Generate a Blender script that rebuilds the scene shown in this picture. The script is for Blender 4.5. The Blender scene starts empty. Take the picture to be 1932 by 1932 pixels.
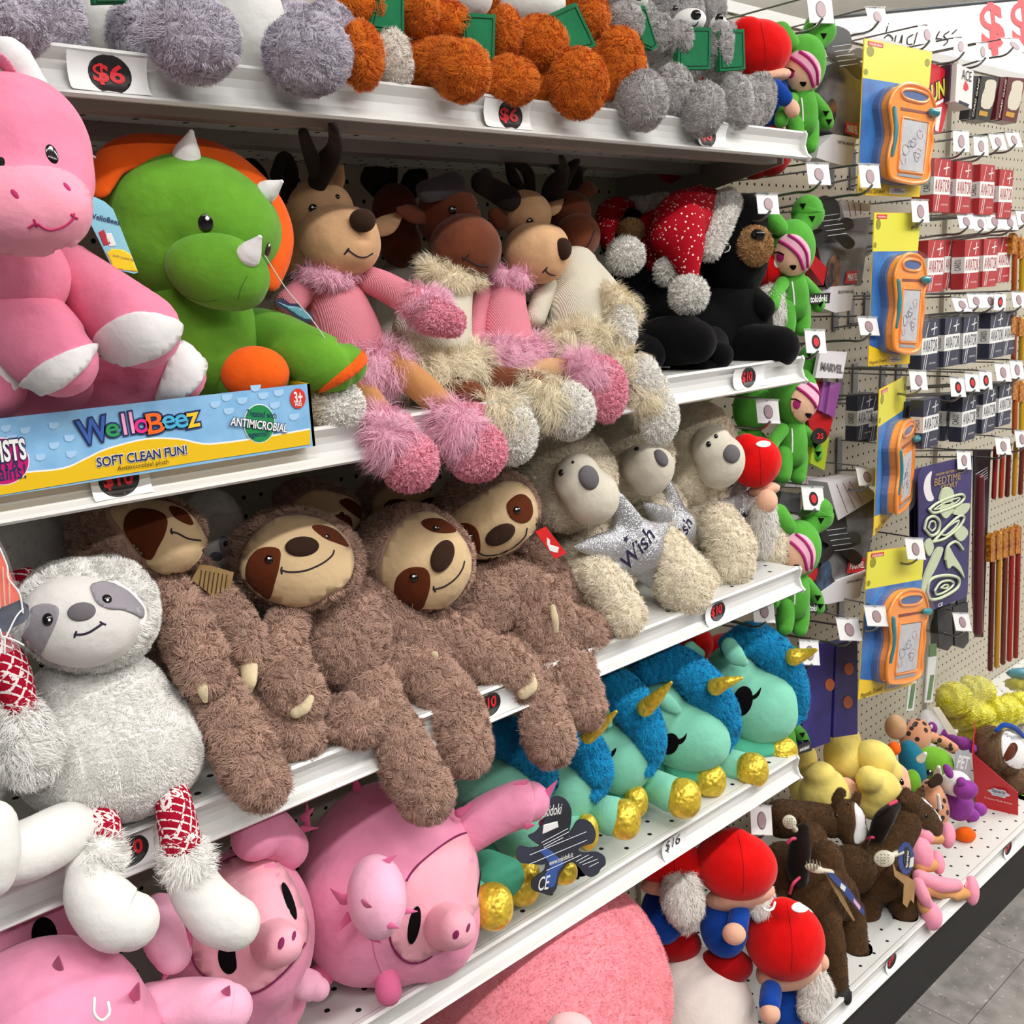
import bpy, math, random
import numpy as np
from mathutils import Vector, Matrix
from mathutils.bvhtree import BVHTree
from mathutils.geometry import delaunay_2d_cdt
rng = np.random.default_rng(7)
sc = bpy.context.scene
COL = sc.collection
# ---------------- camera, world, lights, exposure ----------------
CAM = np.array([-1.3723, -0.8517, 1.4705])
YAW, PITCH, ROLL, FPX, HALF = 0.7311, -0.2174, -0.0510, 1897.13, 966.0
FWD = np.array([math.sin(YAW)*math.cos(PITCH), math.cos(YAW)*math.cos(PITCH), math.sin(PITCH)])
_r = np.array([math.cos(YAW), -math.sin(YAW), 0.0]); _u = np.cross(_r, FWD)
RGT = math.cos(ROLL)*_r + math.sin(ROLL)*_u
UPV = -math.sin(ROLL)*_r + math.cos(ROLL)*_u
cam = bpy.data.cameras.new('camera'); cam.sensor_width = 36; cam.lens = FPX/1932*36
cam.clip_start = 0.02; cam.clip_end = 60
camo = bpy.data.objects.new('camera', cam); COL.objects.link(camo)
mw = Matrix.Identity(4)
for i in range(3):
    mw[i][0] = RGT[i]; mw[i][1] = UPV[i]; mw[i][2] = -FWD[i]; mw[i][3] = CAM[i]
camo.matrix_world = mw
sc.camera = camo
w = bpy.data.worlds.new('world'); sc.world = w; w.use_nodes = True
w.node_tree.nodes['Background'].inputs[0].default_value = (1, 0.98, 0.96, 1)
w.node_tree.nodes['Background'].inputs[1].default_value = 0.13
sc.view_settings.view_transform = 'Standard'; sc.view_settings.look = 'None'
sc.view_settings.gamma = 1; sc.view_settings.use_curve_mapping = False
sc.view_settings.exposure = -0.32
def area(name, x, y, z, sx, sy, power, col=(1, .985, .96)):
    l = bpy.data.lights.new(name, 'AREA'); l.shape = 'RECTANGLE'; l.size = sx; l.size_y = sy
    l.energy = power; l.color = col
    o = bpy.data.objects.new(name, l); COL.objects.link(o); o.location = (x, y, z)
    return o
LZ = 3.12
for lx in (-2.2, -0.6, 1.0, 2.6, 4.2):
    area('fluorescent_and_fill_light', lx, -1.55, LZ, 1.25, 0.16, 44)
for lx in (-2.2, -0.6, 1.0, 2.6):
    area('fluorescent_and_fill_light', lx, -3.4, LZ, 1.25, 0.16, 34)
for lx in (0.4, 2.8):
    area('fluorescent_and_fill_light', lx, 2.2, LZ, 1.25, 0.16, 30)
area('fluorescent_and_fill_light', 2.3, 0.4, LZ, 1.25, 0.16, 22)  # extra lamp added to brighten the hanging sign
for lx, ly in ((0.5, 2.2), (3.2, 2.2), (3.4, -1.15), (1.0, 3.8)):
    up_ = area('ceiling_fill_uplight', lx, ly, 2.85, 1.25, 0.3, 100); up_.rotation_euler = (math.pi, 0, 0)  # uplights added to whiten the ceiling, not real fixtures
# ---------------- materials ----------------
def lin(c):
    if isinstance(c, str):
        c = [int(c[i:i+2], 16)/255 for i in (0, 2, 4)]
    return [v/12.92 if v <= .04045 else ((v+.055)/1.055)**2.4 for v in c]
MATS = {}
class NT:
    def __init__(s, name):
        s.m = bpy.data.materials.new(name); s.m.use_nodes = True
        s.n = s.m.node_tree.nodes; s.l = s.m.node_tree.links
        s.b = s.n['Principled BSDF']
    def add(s, t, **kw):
        nd = s.n.new(t)
        for k, v in kw.items():
            if k.startswith('i_'):
                k2 = k[2:]; k2 = int(k2) if k2.isdigit() else k2.replace('_', ' ')
                nd.inputs[k2].default_value = v
            else: setattr(nd, k, v)
        return nd
    def link(s, a, b): s.l.new(a, b)
    def math(s, op, a, b=None, c=None):
        nd = s.n.new('ShaderNodeMath'); nd.operation = op
        for i, v in enumerate((a, b, c)):
            if v is None: continue
            if isinstance(v, (int, float)): nd.inputs[i].default_value = v
            else: s.link(v, nd.inputs[i])
        return nd.outputs[0]
    def mix(s, f, a, b):
        nd = s.n.new('ShaderNodeMix'); nd.data_type = 'RGBA'
        for i, v in ((0, f), (6, a), (7, b)):
            if isinstance(v, (int, float)): nd.inputs[i].default_value = v
            elif isinstance(v, (list, tuple)): nd.inputs[i].default_value = (*v[:3], 1)
            else: s.link(v, nd.inputs[i])
        return nd.outputs[2]
    def noise(s, scale, detail=2, co=None):
        nd = s.add('ShaderNodeTexNoise', i_Scale=scale, i_Detail=detail)
        s.link(co if co else s.co(), nd.inputs[0]); return nd.outputs[0]
    def co(s):
        if not hasattr(s, '_co'): s._co = s.n.new('ShaderNodeTexCoord').outputs['Object']
        return s._co
    def ramp(s, f, lo, hi):
        nd = s.add('ShaderNodeMapRange', i_1=lo, i_2=hi); s.link(f, nd.inputs[0]); return nd.outputs[0]
    def bump(s, h, dist, st=1.0, nrm=None):
        nd = s.add('ShaderNodeBump', i_Strength=st, i_Distance=dist); s.link(h, nd.inputs['Height'])
        if nrm: s.link(nrm, nd.inputs['Normal'])
        s.link(nd.outputs[0], s.b.inputs['Normal']); return nd.outputs[0]
def sc3(c, k): return [min(1, v*k) for v in c]
def M(name, kind='plain', c='ffffff', c2=None, r=.5, **kw):
    if name in MATS: return MATS[name]
    t = NT(name); b = t.b; c = lin(c); c2 = lin(c2) if c2 else None
    b.inputs['Base Color'].default_value = (*c, 1); b.inputs['Roughness'].default_value = r
    if kind == 'plain':
        b.inputs['Metallic'].default_value = kw.get('metal', 0)
        if 'spec' in kw: b.inputs['Specular IOR Level'].default_value = kw['spec']
        if 'coat' in kw: b.inputs['Coat Weight'].default_value = kw['coat']; b.inputs['Coat Roughness'].default_value = .12
    elif kind == 'plush':
        b.inputs['Roughness'].default_value = .95; b.inputs['Specular IOR Level'].default_value = .1
        b.inputs['Sheen Weight'].default_value = kw.get('sheen', .25); b.inputs['Sheen Roughness'].default_value = .45
        b.inputs['Sheen Tint'].default_value = (*[.5+.5*v for v in c], 1)
        n = t.ramp(t.noise(kw.get('ns', 22), 3), .3, .7)
        a = kw.get('amp', .16)
        t.link(t.mix(n, sc3(c, 1-a), sc3(c, 1+a*.8)), b.inputs['Base Color'])
        lowb = t.bump(t.noise(kw.get('ls', 38), 3), .010, kw.get('lb', .30)); f = t.noise(kw.get('fs', 1400), 2); t.bump(f, .0006, .35, lowb)
    elif kind == 'fur':
        b.inputs['Roughness'].default_value = .85; b.inputs['Specular IOR Level'].default_value = .15
        b.inputs['Sheen Weight'].default_value = kw.get('sheen', .15)
        at = t.add('ShaderNodeAttribute', attribute_name='fv')
        n = t.ramp(t.noise(kw.get('ns', 30), 3), .3, .7)
        a = kw.get('amp', .3)
        v = t.math('ADD', t.math('MULTIPLY', at.outputs[2], .6), t.math('MULTIPLY', n, .4))
        t.link(t.mix(v, sc3(c, 1-a), c2 if c2 else sc3(c, 1+a*.7)), b.inputs['Base Color'])
    elif kind == 'knit':
        b.inputs['Roughness'].default_value = .95; b.inputs['Specular IOR Level'].default_value = .1
        wv = t.add('ShaderNodeTexWave', i_Scale=kw.get('s', 230), i_Distortion=1.6, bands_direction=kw.get('d', 'X'), i_Detail=2.0)
        t.link(t.co(), wv.inputs[0]); n = t.noise(420, 2)
        h = t.math('ADD', wv.outputs[1], t.math('MULTIPLY', n, .5))
        t.link(t.mix(wv.outputs[1], sc3(c, .86), sc3(c, 1.08)), b.inputs['Base Color']); t.bump(h, .0010, .6)
    elif kind == 'nordic':
        b.inputs['Roughness'].default_value = .95; b.inputs['Specular IOR Level'].default_value = .1
        sp = t.add('ShaderNodeSeparateXYZ'); t.link(t.co(), sp.inputs[0])
        x = t.math('ADD', sp.outputs[0], t.math('MULTIPLY', sp.outputs[1], .8)); z = sp.outputs[2]
        fx = t.math('PINGPONG', x, .0056); fz = t.math('PINGPONG', z, .0052)
        d = t.math('ABSOLUTE', t.math('SUBTRACT', fx, fz))
        m1 = t.math('LESS_THAN', d, .0012)
        bn = t.math('MODULO', t.math('ADD', z, 4.0), .034)
        m2 = t.math('MULTIPLY', t.math('LESS_THAN', t.math('PINGPONG', x, .004), .002), t.math('LESS_THAN', bn, .005))
        n = t.noise(300, 1)
        m = t.math('MULTIPLY', t.math('MAXIMUM', m1, m2), t.math('GREATER_THAN', n, .42))
        t.link(t.mix(m, c, c2), b.inputs['Base Color']); t.bump(n, .002, .8)
    elif kind == 'sparkle':
        b.inputs['Roughness'].default_value = .8; b.inputs['Specular IOR Level'].default_value = .1
        vo = t.add('ShaderNodeTexVoronoi', i_Scale=kw.get('s', 150)); t.link(t.co(), vo.inputs[0])
        wn = t.add('ShaderNodeSeparateColor'); t.link(vo.outputs[1], wn.inputs[0])
        m = t.math('MULTIPLY', t.math('LESS_THAN', vo.outputs[0], .33), t.math('GREATER_THAN', wn.outputs[0], kw.get('th', .72)))
        t.link(t.mix(m, c, c2), b.inputs['Base Color']); t.link(m, b.inputs['Metallic'])
        t.bump(t.noise(500, 1), .001, .5)
    elif kind == 'glitter':
        b.inputs['Metallic'].default_value = .75; b.inputs['Roughness'].default_value = .38
        vo = t.add('ShaderNodeTexVoronoi', i_Scale=1400); t.link(t.co(), vo.inputs[0])
        t.link(t.mix(vo.outputs[1], sc3(c, .55), sc3(c, 1.5)), b.inputs['Base Color'])
        nb = t.bump(t.noise(60, 2), .003, .5)
        v1 = t.add('ShaderNodeVectorMath', operation='SUBTRACT'); t.link(vo.outputs[1], v1.inputs[0]); v1.inputs[1].default_value = (.5, .5, .5)
        v2 = t.add('ShaderNodeVectorMath', operation='SCALE'); t.link(v1.outputs[0], v2.inputs[0]); v2.inputs['Scale'].default_value = .9
        v3 = t.add('ShaderNodeVectorMath', operation='ADD'); t.link(nb, v3.inputs[0]); t.link(v2.outputs[0], v3.inputs[1])
        v4 = t.add('ShaderNodeVectorMath', operation='NORMALIZE'); t.link(v3.outputs[0], v4.inputs[0]); t.link(v4.outputs[0], b.inputs['Normal'])
    elif kind == 'foil':
        b.inputs['Metallic'].default_value = .45; b.inputs['Roughness'].default_value = .36
        vo = t.add('ShaderNodeTexVoronoi', i_Scale=170, feature='SMOOTH_F1'); t.link(t.co(), vo.inputs[0])
        n = t.noise(110, 4)
        t.link(t.mix(t.ramp(n, .35, .65), sc3(c, .82), sc3(c, 1.25)), b.inputs['Base Color'])
        t.bump(t.math('ADD', vo.outputs[0], n), .003, .6)
    elif kind == 'spots':
        b.inputs['Roughness'].default_value = .95; b.inputs['Sheen Weight'].default_value = .2
        vo = t.add('ShaderNodeTexVoronoi', i_Scale=kw.get('s', 60)); t.link(t.co(), vo.inputs[0])
        t.link(t.mix(t.math('LESS_THAN', vo.outputs[0], .38), c, c2), b.inputs['Base Color'])
    elif kind == 'glass':
        b.inputs['Roughness'].default_value = kw.get('r2', .12); b.inputs['Alpha'].default_value = kw.get('a', .16)
        b.inputs['Specular IOR Level'].default_value = .9
        t.bump(t.noise(kw.get('ns', 25), 3), .012, kw.get('bs', .8))
    elif kind == 'mottle':
        n = t.ramp(t.noise(kw.get('ns', 40), 3), .35, .65)
        t.link(t.mix(n, c, c2), b.inputs['Base Color'])
    elif kind == 'holes':
        # painted steel with rows of small punched holes (a: axis pair, p: pitch, rad)
        sp = t.add('ShaderNodeSeparateXYZ'); t.link(t.co(), sp.inputs[0])
        ia, ib = kw['axes']; pa, pb = kw['pitch']; rad = kw['rad']
        A = t.math('PINGPONG', t.math('ADD', sp.outputs[ia], 10*pa), pa/2)
        B = t.math('PINGPONG', t.math('ADD', sp.outputs[ib], 10*pb), pb/2)
        d2 = t.math('ADD', t.math('POWER', A, 2.0), t.math('POWER', B, 2.0))
        m = t.math('LESS_THAN', d2, rad*rad)
        if kw.get('stag'):
            A2 = t.math('SUBTRACT', pa/2, A); B2 = t.math('SUBTRACT', pb/2, B)
            d3 = t.math('ADD', t.math('POWER', A2, 2.0), t.math('POWER', B2, 2.0))
            m = t.math('MAXIMUM', m, t.math('LESS_THAN', d3, rad*rad))
        if 'lim' in kw:
            ax, lo, hi = kw['lim']
            m = t.math('MULTIPLY', m, t.math('MULTIPLY', t.math('GREATER_THAN', sp.outputs[ax], lo), t.math('LESS_THAN', sp.outputs[ax], hi)))
        t.link(t.mix(m, c, lin('0b0a0a')), b.inputs['Base Color'])
        t.link(t.math('ADD', t.math('MULTIPLY', m, .6), r), b.inputs['Roughness'])
    MATS[name] = t.m
    return t.m
# ---------------- placing: a picture point on a plane of the place ----------------
def ray(x, y):
    d = FWD + (x-HALF)/FPX*RGT - (y-HALF)/FPX*UPV
    return d
def P(x, y, Y):
    d = ray(x, y); return CAM + d*((Y-CAM[1])/d[1])
def PZ(x, y, Z):
    d = ray(x, y); return CAM + d*((Z-CAM[2])/d[2])
def PX(x, y, X):
    d = ray(x, y); return CAM + d*((X-CAM[0])/d[0])
def mpp(p): return float((np.asarray(p)-CAM) @ FWD)/FPX
def frame(p):
    d = np.asarray(p)-CAM; d = d/np.linalg.norm(d)
    r = RGT-(RGT@d)*d; r /= np.linalg.norm(r); u = np.cross(r, d)
    return r, u, d
# ---------------- mesh pieces: (V, F tris) ----------------
def sph(nu=28, nv=18):
    V = [(0, 0, 1)]; F = []
    for j in range(1, nv):
        th = math.pi*j/nv
        for i in range(nu):
            a = 2*math.pi*i/nu; V.append((math.sin(th)*math.cos(a), math.sin(th)*math.sin(a), math.cos(th)))
    V.append((0, 0, -1)); n = len(V)-1
    for i in range(nu):
        k = (i+1) % nu
        F.append((0, 1+i, 1+k)); F.append((n, n-nu+k, n-nu+i))
        for j in range(nv-2):
            a = 1+j*nu+i; b = 1+j*nu+k; c = a+nu; d = b+nu
            F += [(a, c, d), (a, d, b)]
    return np.array(V, float), np.array(F, int)
SPH = {0: sph(12, 8), 1: sph(28, 18), 2: sph(48, 32)}
def ellp(px, py, Y, a, b, ang=0, c=None, q=1, pw=1.0):
    """ellipsoid seen at picture point px,py on depth plane Y; a,b,c in picture pixels at that depth"""
    p = P(px, py, Y); return ell3(p, a, b, ang, c, q, pw)
def ell3(p, a, b, ang=0, c=None, q=1, pw=1.0):
    s = mpp(p); r, u, d = frame(p); t = math.radians(ang)
    ax = (r*math.cos(t)+u*math.sin(t))*a*s; bx = (-r*math.sin(t)+u*math.cos(t))*b*s
    cx = d*(c if c else (a+b)/2)*s
    V, F = SPH[q]
    V = np.sign(V)*np.abs(V)**pw if pw != 1 else V
    return p + V[:, :1]*ax + V[:, 1:2]*bx - V[:, 2:]*cx, F[:, ::-1] if np.dot(np.cross(ax, bx), -cx) < 0 else F
def catmull(pts, n, closed=False):
    P_ = np.array(pts, float); m = len(P_)
    out = []
    if closed:
        for i in range(m):
            p0, p1, p2, p3 = P_[i-1], P_[i], P_[(i+1) % m], P_[(i+2) % m]
            for k in range(n):
                t = k/n; out.append(.5*(2*p1+(p2-p0)*t+(2*p0-5*p1+4*p2-p3)*t*t+(3*p1-p0-3*p2+p3)*t**3))
        return np.array(out)
    for i in range(m-1):
        p0 = P_[i-1] if i else 2*P_[0]-P_[1]; p1, p2 = P_[i], P_[i+1]
        p3 = P_[i+2] if i+2 < m else 2*P_[-1]-P_[-2]
        for k in range(n):
            t = k/n; out.append(.5*(2*p1+(p2-p0)*t+(2*p0-5*p1+4*p2-p3)*t*t+(3*p1-p0-3*p2+p3)*t**3))
    out.append(P_[-1]); return np.array(out)
def tube3(pts, rad, seg=20, cap=(1, 1), n=6, flat=1.0, fdir=None, smooth=True):
    """rounded tapered tube through world points"""
    C = np.column_stack([np.array(pts, float), np.array(rad, float)])
    if smooth and len(C) > 1 and n > 1: C = catmull(C, n)
    R = np.maximum(C[:, 3], 1e-5); C = C[:, :3]
    T = np.gradient(C, axis=0); T /= np.maximum(np.linalg.norm(T, axis=1, keepdims=True), 1e-12)
    rings = []
    e0 = [(-math.cos(a), math.sin(a)) for a in np.linspace(.12, math.pi/2, 6)[:-1]]
    cs, rs, ts = list(C), list(R), list(T)
    if cap[0] > 0:
        pre = [(C[0]+T[0]*R[0]*x*cap[0], R[0]*y, T[0]) for x, y in e0]
        cs = [p[0] for p in pre]+cs; rs = [p[1] for p in pre]+rs; ts = [p[2] for p in pre]+ts
    if cap[1] > 0:
        post = [(C[-1]-T[-1]*R[-1]*x*cap[1], R[-1]*y, T[-1]) for x, y in e0[::-1]]
        cs += [p[0] for p in post]; rs += [p[1] for p in post]; ts += [p[2] for p in post]
    up = np.array(fdir, float) if fdir is not None else (np.array([0, 0, 1.]) if abs(ts[0][2]) < .8 else np.array([1., 0, 0]))
    V = []; prev = None
    for c, r, t in zip(cs, rs, ts):
        x = up-(up@t)*t
        if prev is not None: x = prev-(prev@t)*t
        x /= max(np.linalg.norm(x), 1e-9); prev = x; y = np.cross(t, x)
        a = np.arange(seg)*2*math.pi/seg
        V.append(c+(np.outer(np.cos(a), x)*flat+np.outer(np.sin(a), y))*r)
    m = len(V); V = np.concatenate(V); F = []
    for j in range(m-1):
        for i in range(seg):
            k = (i+1) % seg; a = j*seg+i; b = j*seg+k; c = a+seg; d = b+seg
            F += [(a, b, d), (a, d, c)]
    V = np.concatenate([V, [cs[0]-ts[0]*0, cs[-1]]]); n0 = len(V)-2
    for i in range(seg):
        k = (i+1) % seg
        F += [(n0, k, i), (n0+1, (m-1)*seg+i, (m-1)*seg+k)]
    return V, np.array(F)
def limbp(pts, **kw):
    """pts: (px,py,Y,r_px)"""
    W = [P(a, b, c) for a, b, c, _ in pts]; R = [q[3]*mpp(w_) for q, w_ in zip(pts, W)]
    return tube3(W, R, **kw)
def join(*ms):
    V = []; F = []; k = 0
    for v, f in ms: V.append(v); F.append(f+k); k += len(v)
    return np.concatenate(V), np.concatenate(F)
def box3(p0, p1, bev=0):
    x0, y0, z0 = p0; x1, y1, z1 = p1
    V = np.array([(x0, y0, z0), (x1, y0, z0), (x1, y1, z0), (x0, y1, z0), (x0, y0, z1), (x1, y0, z1), (x1, y1, z1), (x0, y1, z1)], float)
    Q = [(0, 3, 2, 1), (4, 5, 6, 7), (0, 1, 5, 4), (1, 2, 6, 5), (2, 3, 7, 6), (3, 0, 4, 7)]
    return V, np.array([t for q in Q for t in ((q[0], q[1], q[2]), (q[0], q[2], q[3]))])
def prism(pts3, dvec):
    """closed outline of 3D points (planar-ish), extruded along dvec"""
    A = np.array(pts3, float); n = len(A); dvec = np.array(dvec, float)
    c = A.mean(0); nn = dvec/np.linalg.norm(dvec)
    x = A[1]-A[0]; x = x-(x@nn)*nn; x /= np.linalg.norm(x); y = np.cross(nn, x)
    uv = [Vector(((a-c)@x, (a-c)@y)) for a in A]
    r = delaunay_2d_cdt(uv, [], [list(range(n))], 1, 1e-7)
    V2 = []
    for k, v in enumerate(r[0]):
        o = r[3][k]
        V2.append(A[o[0]] if o and o[0] < n else c+x*v[0]+y*v[1])
    V2 = np.array(V2); m = len(V2); F = []
    for f in r[2]:
        f = list(f); 
        for i in range(1, len(f)-1):
            F.append((f[0], f[i+1], f[i])); F.append((m+f[0], m+f[i], m+f[i+1]))
    V = np.concatenate([V2, V2+dvec, A, A+dvec]); b = 2*m
    for i in range(n):
        k = (i+1) % n; F += [(b+i, b+k, b+n+k), (b+i, b+n+k, b+n+i)]
    return V, np.array(F)
def slabp(pts, Y, th, dirv=(0, 1, 0)):
    """outline in picture points on plane Y (or per point Y) with thickness th going into the shelf"""
    A = [P(q[0], q[1], q[2] if len(q) > 2 else Y) for q in pts]
    return prism(A, np.array(dirv, float)*th)
def remesh(m, vox, it=10):
    V, F = m
    me = bpy.data.meshes.new('t'); me.from_pydata(V.tolist(), [], F.tolist())
    o = bpy.data.objects.new('t', me); COL.objects.link(o)
    a = o.modifiers.new('r', 'REMESH'); a.mode = 'VOXEL'; a.voxel_size = vox
    if it:
        s = o.modifiers.new('s', 'SMOOTH'); s.iterations = it; s.factor = .5
    dg = bpy.context.evaluated_depsgraph_get(); dg.update()
    e = o.evaluated_get(dg); me2 = e.to_mesh(); me2.calc_loop_triangles()
    nv = len(me2.vertices); VV = np.empty(nv*3); me2.vertices.foreach_get('co', VV)
    nt = len(me2.loop_triangles); FF = np.empty(nt*3, dtype=np.int32); me2.loop_triangles.foreach_get('vertices', FF)
    e.to_mesh_clear(); bpy.data.objects.remove(o); bpy.data.meshes.remove(me)
    return VV.reshape(-1, 3), FF.reshape(-1, 3).astype(int)
def vnorm(V, F):
    n = np.cross(V[F[:, 1]]-V[F[:, 0]], V[F[:, 2]]-V[F[:, 0]]); N = np.zeros_like(V)
    for k in range(3): np.add.at(N, F[:, k], n)
    return N/np.maximum(np.linalg.norm(N, axis=1, keepdims=True), 1e-12)
def fur(V, F, L=.008, w=.0007, dens=30, droop=.35, lean=.35, clump=.006, jit=.35, seed=1, up=.30, excl=None):
    """short blades of pile growing out of a surface. dens: blades per cm2"""
    g = np.random.default_rng(seed); N = vnorm(V, F)
    A = V[F[:, 0]]; B = V[F[:, 1]]; C = V[F[:, 2]]
    ar = np.linalg.norm(np.cross(B-A, C-A), axis=1)/2
    n = int(min(ar.sum()*1e4*dens, 90000))
    if n < 4: return None
    t = g.choice(len(F), n, p=ar/ar.sum()); r1 = np.sqrt(g.random(n))[:, None]; r2 = g.random(n)[:, None]
    a, b, c = 1-r1, r1*(1-r2), r1*r2
    p = A[t]*a+B[t]*b+C[t]*c
    nn = N[F[t, 0]]*a+N[F[t, 1]]*b+N[F[t, 2]]*c; nn /= np.maximum(np.linalg.norm(nn, axis=1, keepdims=True), 1e-9)
    if excl:
        keep = np.ones(n, bool)
        for bv, lo, hi in excl:
            c_ = np.where(((p > lo-.004) & (p < hi+.004)).all(1))[0]
            for i in c_:
                if bv.find_nearest(Vector(p[i]),   .0045)[0] is not None: keep[i] = False
        p, nn, n = p[keep], nn[keep], int(keep.sum())
        if n < 4: return None
    # clumps: jittered grid cells share one lean direction and one tip
    ck = np.floor(p/clump+g.random(3)).astype(np.int64)
    h = (ck[:, 0]*73856093) ^ (ck[:, 1]*19349663) ^ (ck[:, 2]*83492791); h = np.abs(h) % 4096
    tab = g.normal(size=(4096, 3)); cl = tab[h]
    cc = (ck+.5)*clump
    tl = np.array([0, 0, -1.])*droop+cl*lean*.8+g.normal(size=(n, 3))*jit*.5
    tl -= (tl*nn).sum(1, keepdims=True)*nn; m_ = np.linalg.norm(tl, axis=1, keepdims=True)
    tl = tl/np.maximum(m_, 1e-9)*np.clip(m_, .45, 1.25)
    d = nn*up+tl; d /= np.linalg.norm(d, axis=1, keepdims=True)
    ln = (L*(.6+.7*g.random(n))*(.8+.4*((h % 97)/97)))[:, None]
    tip = p+d*ln; pull = (cc+nn*L*.8-tip); pull -= (pull*nn).sum(1, keepdims=True)*nn
    pn = np.linalg.norm(pull, axis=1, keepdims=True); pull *= np.minimum(1, clump/np.maximum(pn, 1e-9))
    tip = tip+pull*.45
    s = np.cross(d, nn+g.normal(size=(n, 3))*.22); s /= np.maximum(np.linalg.norm(s, axis=1, keepdims=True), 1e-9)
    s *= w*(.7+.6*g.random(n))[:, None]
    mid = p+(nn*.55+d*.45)*ln*.5
    VV = np.stack([p-s-nn*w, p+s-nn*w, mid+s*.8, mid-s*.8, tip], 1).reshape(-1, 3)
    k = np.arange(n)[:, None]*5
    fl = (np.cross(s, d)*nn).sum(1) < 0; VV = VV.reshape(-1, 5, 3); VV[fl] = VV[fl][:, [1, 0, 3, 2, 4]]; VV = VV.reshape(-1, 3)
    FF = np.concatenate([k+np.array([[0, 1, 2]]), k+np.array([[0, 2, 3]]), k+np.array([[3, 2, 4]])], 1).reshape(-1, 3)
    fn = np.repeat(nn*.75+d*.25, 5, axis=0); fv = np.clip(np.repeat(g.random(n)*.5+((h % 89)/89)*.5, 5)*.75+np.tile([.0, .0, .15, .15, .25], n), 0, 1)  # fv rises from root to tip: occlusion put into the blade colour
    return VV, FF, fn, fv
# ---------------- things ----------------
class Part:
    def __init__(s, name, V, F, mat, fur=None, parent=None, smooth=True, label=None, stuff=False, off=None):
        s.name, s.V, s.F, s.mat, s.fur, s.parent, s.smooth, s.label, s.stuff = name, V, F, mat, fur, parent, smooth, label, stuff
        s._b = None; s.excl = []
    def bvh(s):
        if s._b is None: s._b = BVHTree.FromPolygons(s.V.tolist(), s.F.tolist())
        return s._b
SEED = [1]
def build_mesh(name, V, F, mat, fr=None, smooth=True, org=(0, 0, 0), excl=None):
    nb = len(V); fn = fv = None; ff = len(F)
    if fr:
        SEED[0] += 1
        q = fur(V, F, seed=SEED[0], excl=excl, **fr)
        bn = vnorm(V, F); bvv = np.full(nb, .35)
        if q:
            fn = np.concatenate([bn, q[2]]); fv = np.concatenate([bvv, q[3]]); F = np.concatenate([F, q[1]+nb]); V = np.concatenate([V, q[0]])
        else: fn, fv = bn, bvv
    V = V-np.asarray(org)
    me = bpy.data.meshes.new(name); me.vertices.add(len(V)); me.vertices.foreach_set('co', V.astype(np.float32).ravel())
    me.loops.add(len(F)*3); me.loops.foreach_set('vertex_index', F.astype(np.int32).ravel())
    me.polygons.add(len(F)); me.polygons.foreach_set('loop_start', np.arange(0, len(F)*3, 3, dtype=np.int32))
    me.update(calc_edges=True)
    sm = np.zeros(len(F), bool); sm[:ff] = smooth; me.polygons.foreach_set('use_smooth', sm)
    if fn is not None:
        at = me.attributes.new('fv', 'FLOAT', 'POINT'); at.data.foreach_set('value', fv.astype(np.float32))
    me.materials.append(mat); me.update()
    return me
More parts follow.
